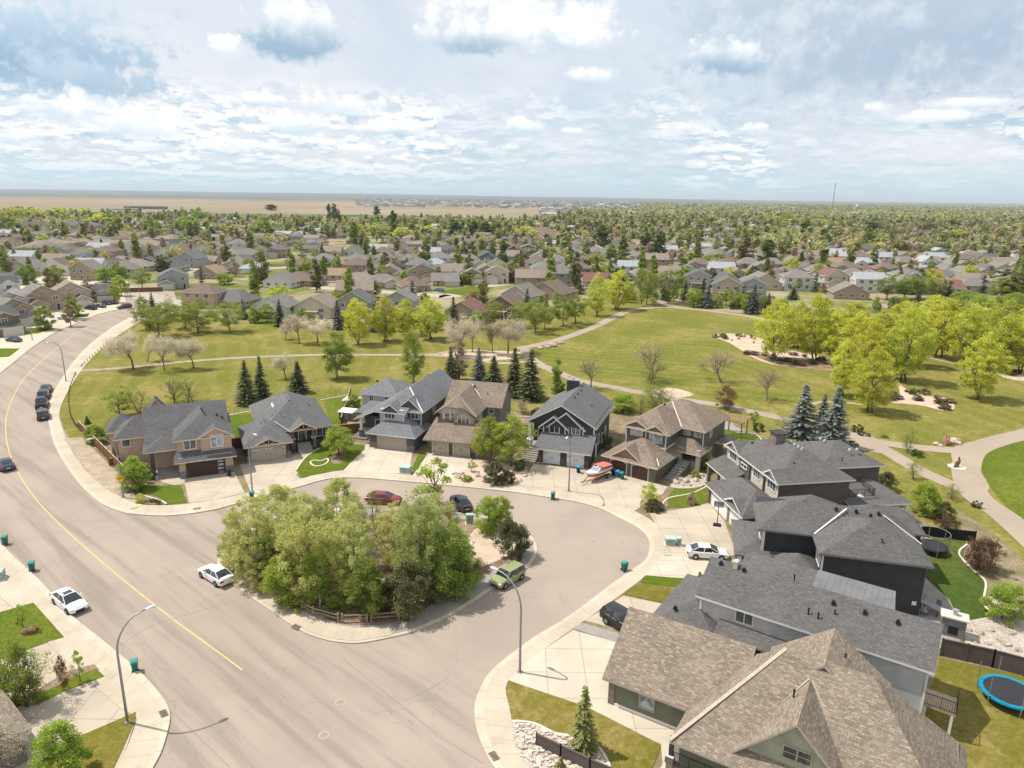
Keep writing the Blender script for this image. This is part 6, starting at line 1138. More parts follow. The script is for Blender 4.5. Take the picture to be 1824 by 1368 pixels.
s_ = thing('warning_sign', (lp.location.x, lp.location.y-.14, 2.9), 0, 'yellow diamond warning sign with a black curved arrow on the lamp post', 'sign')
m = MB(); m.poly([(-.55, 0, 0), (0, 0, -.55), (.55, 0, 0), (0, 0, .55)]); m.poly([(-.55, .02, 0), (0, .02, .55), (.55, .02, 0), (0, .02, -.55)]); m.build('sign_plate', plain('sign_yellow', (.80, .42, .01), .5), s_)
m = MB(); m.tube([(-.2, -.03, -.1), (-.12, -.03, .05), (.02, -.03, .1), (.14, -.03, .1)], .04, 4); m.poly([(.12, -.04, .22), (.12, -.04, -.02), (.3, -.04, .1)]); m.build('arrow', BLK, s_)
# utility cabinets
def cabinet(px, py, w_, d_, h_, ang, label, col=(.26, .36, .31), grp=None):
    p = P(px, py); r = thing('utility_cabinet', (p.x, p.y, .14), math.radians(ang), label, 'utility box', grp); c_ = plain('cabinet_%d' % int(col[1]*100), col, .5); m = MB(); m.box(-w_/2, w_/2, -d_/2, d_/2, .1, h_); m.build('housing', c_, r)
    m = MB(); m.box(-w_/2-.04, w_/2+.04, -d_/2-.05, d_/2+.03, h_, h_+.08, 0, (.05, .05)); m.build('cabinet_lid', plain('cabinet_top_%d' % int(col[1]*100), tuple(x*1.5 for x in col), .5), r); m = MB(); m.box(-w_/2-.15, w_/2+.15, -d_/2-.15, d_/2+.15, -.05, .1); m.build('plinth', M_EDGE, r)
    m = MB(); m.box(-.03, .03, -d_/2-.03, -d_/2, h_*.5, h_*.7); m.build('handle', BLK, r)
cabinet(723, 843, 1.5, 1.2, .95, -12, 'pale green utility box between two driveways'); cabinet(1194, 972, 1.2, .9, .9, -5, 'wide green utility box beside the sedan driveway'); cabinet(1209, 973, .45, .5, .95, -5, 'slim green utility box beside a wider one'); cabinet(837, 935, .9, .5, 1.3, 0, 'upright grey cabinet on the island', (.34, .36, .38)); cabinet(-3, 1033, 1.2, 1., .9, 20, 'green utility box cut by the left edge')
# fences
def fence(pts, h_, mat, label, z=.15, post=2.4, cap=True, board=True, step=0):
    Q = [P(*p) for p in pts]; r = thing('fence', (Q[0].x, Q[0].y, z), 0, label, 'fence'); o = Q[0]
    pn = MB(); cp = MB()
    for a, b_ in zip(Q, Q[1:]):
        d = Vector((b_.x-a.x, b_.y-a.y)); L = d.length; d /= L; n = Vector((-d.y, d.x))*.03; k = max(1, round(L/post))
        for i in range(k+1):
            c_ = Vector((a.x-o.x, a.y-o.y))+d*L*i/k; m = MB(); m.box(c_.x-.06, c_.x+.06, c_.y-.06, c_.y+.06, -.1, h_+.12); m.build('post', mat, r)
        A = Vector((a.x-o.x, a.y-o.y)); B_ = A+d*L
        for q, z0_, z1_, nn in ((pn, .05, h_, n), (cp, h_, h_+.06, n*2.2)): q.prism([tuple(A-nn), tuple(B_-nn), tuple(B_+nn), tuple(A+nn)], z0_, z1_)
    pn.build('board_panel', mat, r)
    if cap: cp.build('top_rail', TIMB if mat is WOOD else mat, r)
    return r
fence([(142, 768), (217, 845), (247, 880)], 1.7, WOOD, 'brown board fence running down the corner lot above the gravel'); fence([(412, 803), (432, 800)], 1.8, WOOD, 'short brown fence joining the beige house and the bungalow'); fence([(584, 778), (654, 772)], 1.8, WOOD, 'brown board fence between the bungalow and the light grey roofed house')
fence([(1674, 1170), (1766, 1191), (1880, 1222)], 1.7, WOODG, 'weathered board fence behind the trampoline'); fence([(1640, 957), (1735, 967)], 1.3, plain('black_screen', (.012, .012, .014), .8), 'black screened fence beyond the netted trampoline'); fence([(955, 1332), (998, 1353), (1050, 1378), (1100, 1400)], 1.1, WOODG, 'short weathered fence on the rocky corner bed'); fence([(196, 832), (222, 828)], 1.2, WOOD, 'brown gate fence beside the beige house wing'); fence([(608, 760), (625, 703)], 1.5, WOOD, 'brown fence beside the storage yard')
fence([(170, 512), (215, 522), (290, 520)], 1.8, WOOD, 'long brown garden fence by the far crossroads')
def rails(pts, label):
    Q = [P(*p) for p in pts]; r = thing('rail_fence', (Q[0].x, Q[0].y, .2), 0, label, 'fence', 'rail fences on the island'); o = Q[0]; wd_ = plain('weathered_timber', (.26, .19, .14), .9)
    for q in Q: m = MB(); m.box(q.x-o.x-.1, q.x-o.x+.1, q.y-o.y-.1, q.y-o.y+.1, -.1, .95, 0, (.01, .01)); m.build('post', wd_, r)
    for a, b_ in zip(Q, Q[1:]):
        for zz in (.38, .75): m = MB(); m.tube([(a.x-o.x, a.y-o.y, zz), ((a.x+b_.x)/2-o.x, (a.y+b_.y)/2-o.y, zz+.02), (b_.x-o.x, b_.y-o.y, zz)], .065, 6); m.build('rail', wd_, r)
rails([(527, 1082), (558, 1099), (603, 1111)], 'two rail timber fence at the island front, left piece'); rails([(610, 1112), (654, 1111)], 'two rail timber fence at the island front, middle piece'); rails([(662, 1110), (711, 1106)], 'two rail timber fence at the island front, right piece')
k = 0
BP = plain('wooden_bollard', (.16, .12, .09), .9)
for pl_ in ([(135, 668), (126, 690), (123, 712), (125, 737), (133, 757), (143, 766)], [(145, 655), (165, 636), (190, 615), (215, 600), (240, 585)]):
    Q = cat_rom(W2(pl_), 5)
    for q in Q: m = MB(); m.tube([(0, 0, 0), (0, 0, .65), (0, 0, .7)], [.09, .09, .04], 7); o = m.build('wooden_bollard', BP); o.location = (q[0], q[1], .1); tag(o, 'short wooden post in the row between park and kerb', 'bollard', 'wooden posts along the park kerb')
for pts, lb in (([(402, 742), (449, 733)], 'low wire fence behind the gap left of the bungalow'), ([(570, 714), (625, 704)], 'low wire fence behind the lawn right of the bungalow'), ([(905, 742), (960, 745)], 'low wire fence behind the terraced bed')):
    Q = [P(*p) for p in pts]; line_ribbon('edging', pts, .3, .2, M_EDGE, sm=1, z0=0); r = thing('wire_fence', (Q[0].x, Q[0].y, .15), 0, lb, 'fence'); d = Q[1]-Q[0]
    for i in range(7): c_ = d*i/6; m = MB(); m.tube([(c_.x, c_.y, 0), (c_.x, c_.y, 1.2)], .025, 5); m.build('post', POLE, r)
    for zz in (.3, .75, 1.18): m = MB(); m.tube([(0, 0, zz), (d.x, d.y, zz)], .015, 4); m.build('wire', POLE, r)
# edging round beds and lawns
for pts in ([(527, 840), (545, 816), (570, 800)], [(912, 1288), (950, 1292), (990, 1310), (1030, 1316), (1062, 1330), (1085, 1368), (1080, 1400)], [(1778, 1098), (1752, 1080), (1755, 1040), (1735, 1020), (1715, 1000), (1708, 985), (1722, 972)], [(1176, 908), (1190, 890), (1235, 880), (1270, 862)], [(1310, 772), (1345, 775), (1360, 790)], [(256, 885), (285, 893), (297, 900)], [(550, 800), (565, 797), (590, 792)]):
    line_ribbon('edging', pts, .2, .24, M_EDGE, z0=.1)
q = [(553, 826), (560, 822), (572, 823), (583, 819), (584, 825), (574, 831), (560, 832)]; e = cat_rom(W2(q), 4, True); line_ribbon('edging', e+[e[0]], .22, .26, M_EDGE, world=True, sm=1, z0=.1)
for pts in ([(590, 812), (606, 803), (616, 808), (608, 826), (592, 826)],): sheet('mulch_bed', pts, .185, M_MULCH, 3)
# rocks
ROCK = plain('pale_boulder', (.42, .35, .28), .95, var=.3, scale=2)
def boulder(px, py, s, label, grp=None, mat=None, tall=1, z=.12):
    p = P(px, py); rng = np.random.default_rng(int(px*7+py)); me = bpy.data.meshes.new('boulder'); import bmesh; bm = bmesh.new(); bmesh.ops.create_icosphere(bm, subdivisions=2, radius=s)
    k1, k2 = rng.uniform(-3, 3, 2)
    for v in bm.verts: v.co *= 1+.25*math.sin(v.co.x*5/s+k1)*math.cos(v.co.y*4/s+k2)+rng.uniform(-.08, .08); v.co.z *= .65*tall; v.co.x *= 1.2 if tall == 1 else .7
    bm.to_mesh(me); bm.free(); me.materials.append(mat or ROCK); o = bpy.data.objects.new('boulder', me); COL.objects.link(o); o.location = (p.x, p.y, z+s*.3*tall); o.rotation_euler.z = rng.uniform(0, 6); tag(o, label, 'boulder', grp)
for px, py, s in ((1205, 862, .7), (1213, 856, .6), (1222, 860, .8), (1232, 852, .6), (1240, 858, .7), (1250, 850, .6), (1216, 866, .5), (1200, 858, .5), (1228, 866, .5), (1244, 848, .5)): boulder(px, py, s*.7, 'pale boulder in the rockery by the porch steps', 'boulders in the rockery by the porch steps')
for px, py, s in ((815, 852, .5), (822, 846, .4), (850, 850, .4), (866, 860, .5), (900, 862, .5), (925, 858, .4), (935, 850, .4), (810, 846, .4), (845, 832, .4)): boulder(px, py, s, 'small pale rock in the sandy bed under the twin trees', 'rocks in the sandy bed under the twin trees')
for px, py, s in ((1725, 1125, .6), (1745, 1130, .7), (1765, 1125, .6), (1790, 1150, .8), (1810, 1160, .7), (1735, 1145, .5), (1775, 1140, .6), (1800, 1130, .7), (1815, 1180, .6), (1760, 1150, .5)): boulder(px, py, s*.55, 'rock in the lower right rock garden', 'rocks in the lower right rock garden')
for px, py, s in ((1668, 793, .5), (1676, 796, .4), (1692, 790, .7), (1700, 788, .8), (1706, 792, .6), (985, 617, 1.1), (975, 620, .8), (1000, 613, .8), (962, 622, .7)): boulder(px, py, s, 'low pale rock beside a park path', 'rocks beside the park paths')
RSTONE = plain('red_sandstone', (.42, .22, .13), .9)
for px, py, s in ((1315, 605, .55), (1325, 601, .6), (1343, 605, .6), (1342, 612, .45), (1303, 608, .45)): boulder(px, py, s, 'upright stone on the sandy bed beside the field', 'upright stones in the sandy bed', TIMB, 1.9)
boulder(1684, 793, .8, 'upright red stone at the path fork', None, RSTONE, 2.2)
rb = np.random.default_rng(5)
rk = MB(); RC = []
for j in range(900):
    u, v_ = rb.uniform(0, 1, 2); px, py = 905+u*185, 1288+v_*90
    inside = py > np.interp(px, [905, 950, 990, 1030, 1062, 1085, 1100], [1284, 1291, 1308, 1314, 1328, 1366, 1400])+4 and px < np.interp(py, [1288, 1330, 1368, 1400], [945, 1060, 1080, 1080]) and px > np.interp(py, [1288, 1345, 1368, 1400], [914, 925, 948, 975])
    if inside: p = P(px, py); s = rb.uniform(.07, .2); a = rb.uniform(0, 6); rk.prism([(p.x+s*math.cos(a+t)*rb.uniform(.8, 1.2), p.y+s*math.sin(a+t)*.8) for t in (0, 1.2, 2.4, 3.6, 4.9)], .15, .18+s*.7)
o = rk.build('river_rocks', plain('river_rock', (.55, .47, .39), .9, var=.4, scale=2.5)); tag(o, 'bed of loose pale river rocks on the near corner', 'rocks', kind='stuff')
# sculpture by the path, red planter, hoop
p = P(1704, 833); r = thing('metal_sculpture', (p.x, p.y, .15), .5, 'rusty angular sculpture standing beside the path junction', 'sculpture'); rust = plain('rusty_steel', (.20, .10, .06), .8); m = MB(); m.prism([(-.9, -.1), (.3, -.1), (.3, .1), (-.9, .1)], 0, .9); m.v = [(x+z*.5, y, z) for x, y, z in m.v]; m.build('slab', rust, r); m = MB(); m.tube([(.2, 0, 0), (.35, 0, 1.2), (.15, 0, 1.6)], [.14, .16, .1], 6); m.build('figure', rust, r); m = MB(); m.tube([(0, 0, -.02), (0, 0, .03)], 1.3, 16); m.build('base_plate', M_EDGE, r)
p = P(53, 1128); r = thing('planter_box', (p.x, p.y, .17), .35, 'low reddish wooden planter box on the left lawn', 'planter'); m = MB(); m.box(-.55, .55, -.4, .4, 0, .28, 0, (-.04, -.04)); m.build('box', plain('red_wood', (.33, .12, .06), .8), r); m = MB(); m.box(-.5, .5, -.35, .35, .28, .3); m.build('soil', M_MULCH, r)
p = P(1277, 938); r = thing('basketball_hoop', (p.x, p.y, .17), -.3, 'portable basketball hoop beside the white garage doors', 'basketball hoop'); m = MB(); m.box(-.5, .5, -.4, .4, 0, .2, 0, (.1, .1)); m.build('base', BLK, r); m = MB(); m.tube([(0, .2, .2), (0, .2, 2.2), (0, -.4, 3.)], .05, 6); m.build('pole', BLK, r); m = MB(); m.box(-.6, .6, -.5, -.46, 2.7, 3.5); m.build('backboard', GLL, r); m = MB(); m.tube([(.23*math.cos(a/3), -.73+.23*math.sin(a/3), 3.05) for a in range(20)], .015, 4); m.build('rim', RSTONE, r)
# trampolines
def tramp(px, py, R_, h_, label, padcol, net):
    p = P(px, py); r = thing('trampoline', (p.x, p.y, .18), .3, label, 'trampoline'); N = 40; ring = lambda R0, z: [(R0*math.cos(2*math.pi*i/N), R0*math.sin(2*math.pi*i/N), z) for i in range(N)]
    m = MB(); m.f = [tuple(range(N))]; m.v = ring(R_*.88, h_-.03); m.m = [0]; m.build('jumping_mat', plain('trampoline_mat', (.03, .03, .035), .8), r); m = MB(); a, b_, c_ = ring(R_*.86, h_), ring(R_, h_+.02), ring(R_*1.02, h_-.12); m.v = a+b_+c_
    for i in range(N): j = (i+1) % N; m.f += [(i, j, N+j, N+i), (N+i, N+j, 2*N+j, 2*N+i)]; m.m += [0, 0]
    m.build('safety_pad', padcol, r)
    for k in range(6):
        a = 2*math.pi*k/6; x, y = R_*math.cos(a), R_*math.sin(a); m = MB(); m.tube([(x*1.02, y*1.02, 0), (x*1.02, y*1.02, h_)], .03, 5); m.build('leg', POLE, r); m = MB(); m.tube([(x*1.04, y*1.04, h_*.4), (x*1.05, y*1.05, h_+1.7)], .035, 6); m.build('net_pole', METAL, r)
    if net: m = MB(); m.tube(ring(R_, h_+1.7)+[ring(R_, h_+1.7)[0]], .03, 5); m.build('net_ring', METAL, r)
    if net: m = MB(); [m.tube([(R_*math.cos(a/8*math.pi), R_*math.sin(a/8*math.pi), h_), (R_*math.cos(a/8*math.pi), R_*math.sin(a/8*math.pi), h_+1.7)], .012, 3) for a in range(16)]; m.build('net', BLK, r)
tramp(1794, 1250, 2.15, .85, 'round trampoline with turquoise edge pad on the dry lawn', plain('turquoise_pad', (.0, .21, .33), .5), False); tramp(1659, 985, 1.6, .8, 'netted black trampoline behind the near black house', BLK, True)
# fireplace, table, chairs, sheds, pergola
p = P(1694, 1132); r = thing('outdoor_fireplace', (p.x, p.y, .18), math.radians(-30), 'grey stone outdoor fireplace with pale slab top', 'fireplace'); m = MB(); m.box(-1., 1., -.6, .6, 0, 1.9); m.build('body', STONEG, r); m = MB(); m.box(-1.15, 1.15, -.75, .75, 1.9, 2.05); m.build('slab_top', M_EDGE, r); m = MB(); m.tube([(0, 0, 2.05), (0, 0, 2.5)], .2, 8); m.tube([(0, 0, 2.5), (0, 0, 2.6)], .3, 8); m.build('flue', METAL, r); m = MB(); m.box(-.4, .4, -.63, -.59, .3, 1.1); m.build('fire_opening', BLK, r)
p = P(1657, 1092); r = thing('patio_table', (p.x, p.y, .18), math.radians(-60), 'long grey patio table beside the near black house', 'table'); m = MB(); m.box(-1., 1., -.5, .5, .7, .76); m.build('table_top', plain('patio_grey', (.3, .3, .31), .6), r)
for x, y in ((-.85, -.4), (.85, -.4), (-.85, .4), (.85, .4)): m = MB(); m.box(x-.04, x+.04, y-.04, y+.04, 0, .7); m.build('leg', BLK, r)
for k, (px, py, a, lb) in enumerate(((1650, 1078, 30, 'dark patio chair at the far end of the table'), (1668, 1088, -60, 'dark patio chair right of the table'), (1645, 1098, 120, 'dark patio chair left of the table'))):
    p = P(px, py); r = thing('patio_chair', (p.x, p.y, .18), math.radians(a), lb, 'chair', 'patio chairs'); m = MB(); m.box(-.26, .26, -.26, .26, .4, .46); m.build('seat', MATS['patio_grey'], r); m = MB(); m.box(-.26, .26, .22, .28, .46, 1.); m.build('backrest', MATS['patio_grey'], r)
    for x, y in ((-.22, -.22), (.22, -.22), (-.22, .22), (.22, .22)): m = MB(); m.box(x-.02, x+.02, y-.02, y+.02, 0, .4); m.build('leg', BLK, r)
for px, py, lb in ((627, 727, 'small storage shed with pale roof, far one by the brown fence'), (620, 748, 'small storage shed with pale roof, near one by the brown fence')):
    p = P(px, py); r = thing('storage_shed', (p.x, p.y, .14), math.radians(-15), lb, 'shed'); m = MB(); m.box(-1.3, 1.3, -.9, .9, 0, 1.6); m.build('walls', SD_T3, r); m = MB(); m.slab([[(-1.5, -1.1, 1.6), (1.5, -1.1, 1.6), (1.5, 1.1, 1.85), (-1.5, 1.1, 1.85)]], .08, 0, 0); m.build('roof', WHITE, r); m = MB(); m.box(-.5, .5, -.93, -.9, .05, 1.45); m.build('door', TAUPE, r)
p = P(1308, 775); r = thing('pergola', (p.x, p.y, .18), math.radians(-36), 'timber pergola over the rear patio', 'pergola')
for x in (-1.6, 1.6):
    for y in (-1.5, 1.5): m = MB(); m.box(x-.09, x+.09, y-.09, y+.09, 0, 2.7); m.build('post', MATS['brown_column'], r)
for y in (-1.5, 1.5): m = MB(); m.box(-2.1, 2.1, y-.05, y+.05, 2.7, 2.92); m.build('beam', TIMB, r)
for k in range(9): x = -1.9+3.8*k/8; m = MB(); m.box(x-.04, x+.04, -2, 2, 2.93, 3.1); m.build('rafter', TIMB, r)
# boat on its trailer
a = P(1046, 862); b_ = P(1083, 846); r0_ = thing('motorboat', ((a.x+b_.x)/2, (a.y+b_.y)/2, .6), math.atan2(a.y-b_.y, a.x-b_.x), 'white and red motorboat with salmon cover parked on the driveway', 'boat')
m = MB(); st = [(-2.4, .25, .9, .95), (-1.2, .12, .92, .98), (0, .08, .92, 1.0), (1.2, .12, .78, 1.03), (2.1, .35, .42, 1.08), (2.6, .85, .06, 1.14)]
for x, zk, hw_, zd in st: m.v += [(x, -hw_, zd), (x, -hw_*.96, zd-.25), (x, -hw_*.75, zk+.22), (x, 0, zk), (x, hw_*.75, zk+.22), (x, hw_*.96, zd-.25), (x, hw_, zd)]
for k in range(5):
    for j in range(6): m.f.append((k*7+j, k*7+j+1, (k+1)*7+j+1, (k+1)*7+j)); m.m.append(0 if j in (0, 5) else 1)
m.f.append(tuple(range(7))); m.m.append(0)
m.build('hull', [paint('boat_white', (.75, .72, .68)), paint('boat_red', (.42, .07, .04))], r0_); m = MB(); m.poly([(x, -hw_, zd-.02) for x, zk, hw_, zd in st]+[(x, hw_, zd-.02) for x, zk, hw_, zd in st[::-1]]); m.build('deck', MATS['boat_white'], r0_)
m = MB(); m.slab([[(-2.3, -.85, 1.35), (.1, -.9, 1.55), (.1, 0, 1.65), (-2.3, 0, 1.42)], [(-2.3, .85, 1.35), (.1, .9, 1.55), (.1, 0, 1.65), (-2.3, 0, 1.42)]], .05, 0, 0); m.build('canvas_cover', plain('salmon_canvas', (.62, .16, .12), .85), r0_)
m = MB(); [m.tube([(x, y, .95), (x, y, 1.4)], .02, 4) for x in (-2.2, 0) for y in (-.85, .85)]; m.build('cover_poles', METAL, r0_); m = MB(); m.poly([(.9, -.7, 1.03), (.9, .7, 1.03), (.3, .75, 1.5), (.3, -.75, 1.5)]); m.poly([(.9, .7, 1.03), (-.2, .92, 1.0), (-.2, .9, 1.4), (.3, .75, 1.5)]); m.poly([(.9, -.7, 1.03), (-.2, -.92, 1.0), (-.2, -.9, 1.4), (.3, -.75, 1.5)]); m.build('windshield', GLL, r0_)
m = MB(); m.box(-2.95, -2.45, -.2, .2, .5, 1.25, 0, (.05, .04)); m.build('outboard_motor', BLK, r0_)
r = thing('boat_trailer', (r0_.location.x, r0_.location.y, .18), r0_.rotation_euler.z, 'dark boat trailer under the white and red motorboat', 'trailer'); m = MB()
for y in (-.7, .7): m.tube([(-2.3, y, .45), (1.6, y, .45), (3.3, 0, .45)], .05, 5)
m.tube([(3.2, 0, .45), (3.9, 0, .45)], .06, 5); m.tube([(-1, -1, .42), (-1, 1, .42)], .05, 5); m.build('frame', BLK, r)
for y in (-1.02, 1.02): m = MB(); m.tube([(-1, y-.09, .3), (-1, y+.09, .3)], .3, 14); w_ = m.build('wheel', TYRE, r); m = MB(); m.tube([(-1, y-.1, .3), (-1, y+.1, .3)], .16, 10); m.build('rim', RIM, w_)
m = MB(); m.tube([(3.5, 0, 0), (3.5, 0, .6)], .04, 5); m.build('jack', METAL, r)
# manholes, drains
MH = plain('cast_iron_cover', (.30, .245, .20), .8)
for px, py, lb in ((606, 1252, 'round manhole cover in the road, upper of the near two'), (577, 1310, 'round manhole cover in the road, lowest one'), (1058, 965, 'round manhole cover in the crescent, left one'), (1108, 966, 'round manhole cover in the crescent, right one')):
    p = P(px, py); r = thing('manhole_cover', (p.x, p.y, .03), 0, lb, 'manhole cover'); m = MB(); m.tube([(0, 0, -.01), (0, 0, .008)], .42, 20); m.build('frame', plain('manhole_ring', (.42, .33, .25), .9), r); m = MB(); m.tube([(0, 0, 0), (0, 0, .014)], .31, 18); m.build('lid', MH, r)
for px, py, a, lb in ((292, 1274, -50, 'storm drain grate at the near left corner'), (351, 908, 15, 'storm drain grate before the beige house'), (528, 1119, -30, 'storm drain grate at the island kerb'), (880, 1350, -60, 'storm drain grate at the near right corner')):
    p = P(px, py); r = thing('storm_drain', (p.x, p.y, .165), math.radians(a), lb, 'drain'); m = MB(); m.box(-.45, .45, -.28, .28, -.02, .02); m.build('frame', MH, r); m = MB(); [m.box(-.4+.13*k, -.34+.13*k, -.24, .24, .02, .035) for k in range(7)]; m.build('grate', plain('drain_dark', (.07, .05, .045), .9), r)
# turquoise parasol on a deck is built with its house further on
# ------------------------------------------------------------------ houses beyond the park and across the street
S_ = lambda n, c_: siding(n, c_, .2)
WALLS = {'white': S_('white_siding', (.62, .61, .58)), 'beige': S_('sand_siding', (.46, .38, .29)), 'tan': S_('tan_siding', (.36, .28, .21)), 'grey': S_('soft_grey_siding', (.36, .36, .355)), 'cream': S_('cream_siding', (.55, .49, .37)), 'brown': S_('brown_siding', (.21, .155, .12)), 'blue': S_('blue_siding', (.14, .20, .28)), 'dark': SD_DK, 'sage': S_('far_sage_siding', (.30, .31, .24)), 'peach': S_('peach_stucco', (.50, .37, .27))}
ROOFS = {'grey': SH_MG, 'dark': SH_DG, 'brown': shingle('shingles_brown', (.17, .125, .10), (.24, .185, .15)), 'tan': shingle('shingles_sand', (.25, .20, .165), (.34, .28, .235)), 'greige': shingle('shingles_greige', (.20, .18, .16), (.28, .255, .23)), 'orange': shingle('shingles_terracotta', (.30, .20, .13), (.40, .28, .19)), 'red': shingle('shingles_red_brown', (.19, .10, .08), (.27, .15, .12)), 'light': shingle('shingles_pale', (.34, .35, .36), (.46, .47, .48))}
GDW = plain('plain_garage_door', (.55, .52, .47), .6, var=.05)
def generic(loc, yaw, style, w_, d, roof, wall, label, s=1., rng=None, deck=False, name='house', grp=None):
    rng = rng or random; wm = WALLS[wall]; h = House(loc, yaw, label, {'wall': [wm, PALE, STONE], 'roof': ROOFS[roof], 'fascia': WHITE if wall not in ('brown', 'tan') else CREAM}, name)
    if grp: h.root['group'] = grp
    gw = min(6.6, w_*.55); gx = w_-gw if rng.random() < .5 else 0; k = .42+.14*rng.random(); ga = 1 if (deck or rng.random() < .45) else 0
    if style == 'two':
        h.wing(0, w_, 3, d, 0, 5.6, 5.6+k*((w_ if ga else min(w_, d-3))/2+.4), 'y' if (w_ < d-3 or ga) else 'x', 'hh' if (rng.random() < .5 and not ga) else 'gg', oh=.45)
        h.wing(gx, gx+gw, 0, 3.3, 0, 2.7, 2.7+k*gw*.5, 'y', 'gg' if rng.random() < .5 else 'hg', oh=.4)
        h.wing(gx+.3, gx+gw*.75, 2.4, 5, 2.4, 5.5, 5.5+k*gw*.4, 'y', 'gg', oh=.35, rake=.3)
        for x in (gx+gw*.38, w_*.2 if gx else w_*.8): h.win('f', x, 2.38 if abs(x-gx-gw*.38) < .1 else 3, 3.6, 1.5, 1.2)
        for x in (w_*.22, w_*.5, w_*.8): h.win('b', x, d, 3.6, 1.4, 1.2); h.win('b', x, d, .9, 1.4, 1.3)
        for y in (5.5, d-2.5): h.win('r', y, w_, 3.6, 1., 1.1, 1); h.win('l', y, 0, 3.6, 1., 1.1, 1)
    elif style == 'bi':
        h.wing(0, w_, 2, d, 0, 3.9, 3.9+k*((w_ if ga else min(w_, d-2))/2+.4), 'x' if (w_ > d-2 and not ga) else 'y', 'gg' if (ga or rng.random() < .6) else 'hh', oh=.5)
        h.wing(gx, gx+gw, -1, 3, 0, 3., 3.+k*gw*.5, 'y', 'gg', gm=1, oh=.4)
        for x in (w_*.25, w_*.75): h.win('b', x, d, 2., 1.6, 1.2); h.win('b', x, d, .4, 1.3, .8)
        h.win('f', w_*.25 if gx else w_*.75, 2, 2., 1.6, 1.2)
        for y in (4.5, d-3): h.win('r', y, w_, 2., 1.1, 1.1, 1); h.win('l', y, 0, 2., 1.1, 1.1, 1)
    else:
        h.wing(0, w_, 1, d, 0, 2.8, 2.8+k*((w_ if ga else min(w_, d-1))/2+.4), 'x' if (w_ > d-1 and not ga) else 'y', 'hh' if (rng.random() < .5 and not ga) else 'gg', oh=.5)
        h.wing(gx, gx+gw, -2.5, 3, 0, 2.7, 2.7+k*gw*.5, 'y', 'gg' if rng.random() < .6 else 'hg', gm=1, oh=.4)
        for x in (w_*.2, w_*.5, w_*.8): h.win('b', x, d, .9, 1.5, 1.2)
        h.win('f', w_*.22 if gx else w_*.78, 1, .9, 1.6, 1.2)
        for y in (4.5, d-2.5): h.win('r', y, w_, 1., 1.1, 1.1, 1); h.win('l', y, 0, 1., 1.1, 1.1, 1)
    yf = {'two': 0, 'bi': -1, 'bung': -2.5}[style]
    h.garage('f', gx+gw/2, yf, min(4.9, gw-.9), 2.1, GDW if wall != 'white' else WHITE, 3, 1); h.door('f', w_*.2 if gx else w_*.85, {'two': 3, 'bi': 2, 'bung': 1}[style], .2, .95, 2.05, DARKT, False)
    if deck: h.slab_('rear_deck', w_*.3, w_*.8, d, d+2.6, 2.2, 2.4, plain('deck_boards', (.45, .34, .23), .8)); h.rail([(w_*.3, d+2.6), (w_*.8, d+2.6)], 2.4, 1., WHITE, 9); [h.column(x, d+2.5, 0, 2.3, .1, 0) for x in (w_*.3+.1, w_*.8-.1)]
    h.done(); zr = {'two': 6.6, 'bi': 4.9, 'bung': 3.9}[style]; h.vents([(w_*.5, d*.55+j, zr) for j in (0, 1.2)], METAL)
    return h
HPOS = []
def gh(c_, x, y, yaw, style, w_, d, roof, wall, label, deck=False, grp=None):
    """x, y: pixel of the near-side middle of the footprint; yaw 0 = garage faces the viewer, 180 = garden side faces the viewer"""
    p = P(*cx(c_, x, y)); a = math.radians(yaw); back = abs(((yaw+180) % 360)-180) > 90
    ux, uy = math.cos(a), math.sin(a); vx, vy = -uy, ux; oy = d if back else 0
    ox, oy_ = p.x-ux*w_/2-vx*oy, p.y-uy*w_/2-vy*oy; random.seed(int(x*3+y)); HPOS.append((p.x, p.y+d/2, 13)); return generic((ox, oy_), yaw, style, w_, d, roof, wall, label, deck=deck, grp=grp)
for a in ((1, 1060, 745, 168, 'two', 13, 12, 'brown', 'peach', 'peach two gabled house with brown roof behind the elms'), (1, 1215, 745, 165, 'bung', 13, 12, 'grey', 'tan', 'tan house with grey stepped roof right of the peach one'), (1, 1445, 800, 172, 'bi', 12, 12, 'greige', 'white', 'white garden front house with balcony and arched window', True), (1, 1670, 800, 170, 'bi', 13, 13, 'tan', 'cream', 'cream garden front house with tan gable roof', True), (2, 60, 800, 175, 'two', 11, 12, 'grey', 'sage', 'grey green house behind the leftmost yellow green trees', True), (2, 300, 790, 172, 'two', 11, 11, 'greige', 'grey', 'grey house hidden behind the yellow green trees', True),
          (2, 640, 830, 160, 'bi', 12, 12, 'red', 'tan', 'tan house with red brown roof and turquoise parasol deck', True), (2, 850, 800, 155, 'bi', 13, 13, 'brown', 'brown', 'brown house with broad gable and white balcony', True), (2, 1080, 700, 150, 'bung', 16, 13, 'brown', 'tan', 'wide tan house with dark brown complex roof'), (2, 930, 715, 150, 'bung', 13, 12, 'greige', 'grey', 'house with solar panelled roof behind the brown one'), (2, 220, 640, 10, 'bung', 15, 12, 'greige', 'beige', 'long low beige house on the side street corner'), (2, 400, 660, 20, 'bung', 13, 12, 'brown', 'tan', 'tan bungalow left of the side street'), (2, 430, 610, 5, 'two', 12, 11, 'grey', 'tan', 'tan two storey house with grey roof above the side street'), (2, 560, 630, 10, 'bung', 12, 11, 'greige', 'beige', 'beige bungalow above the side street'), (2, 700, 620, 5, 'bi', 12, 11, 'greige', 'tan', 'tan house left of the round dark green tree'), (2, 830, 620, 0, 'two', 11, 11, 'greige', 'cream', 'cream house with white garage doors on the side street')): gh(*a)
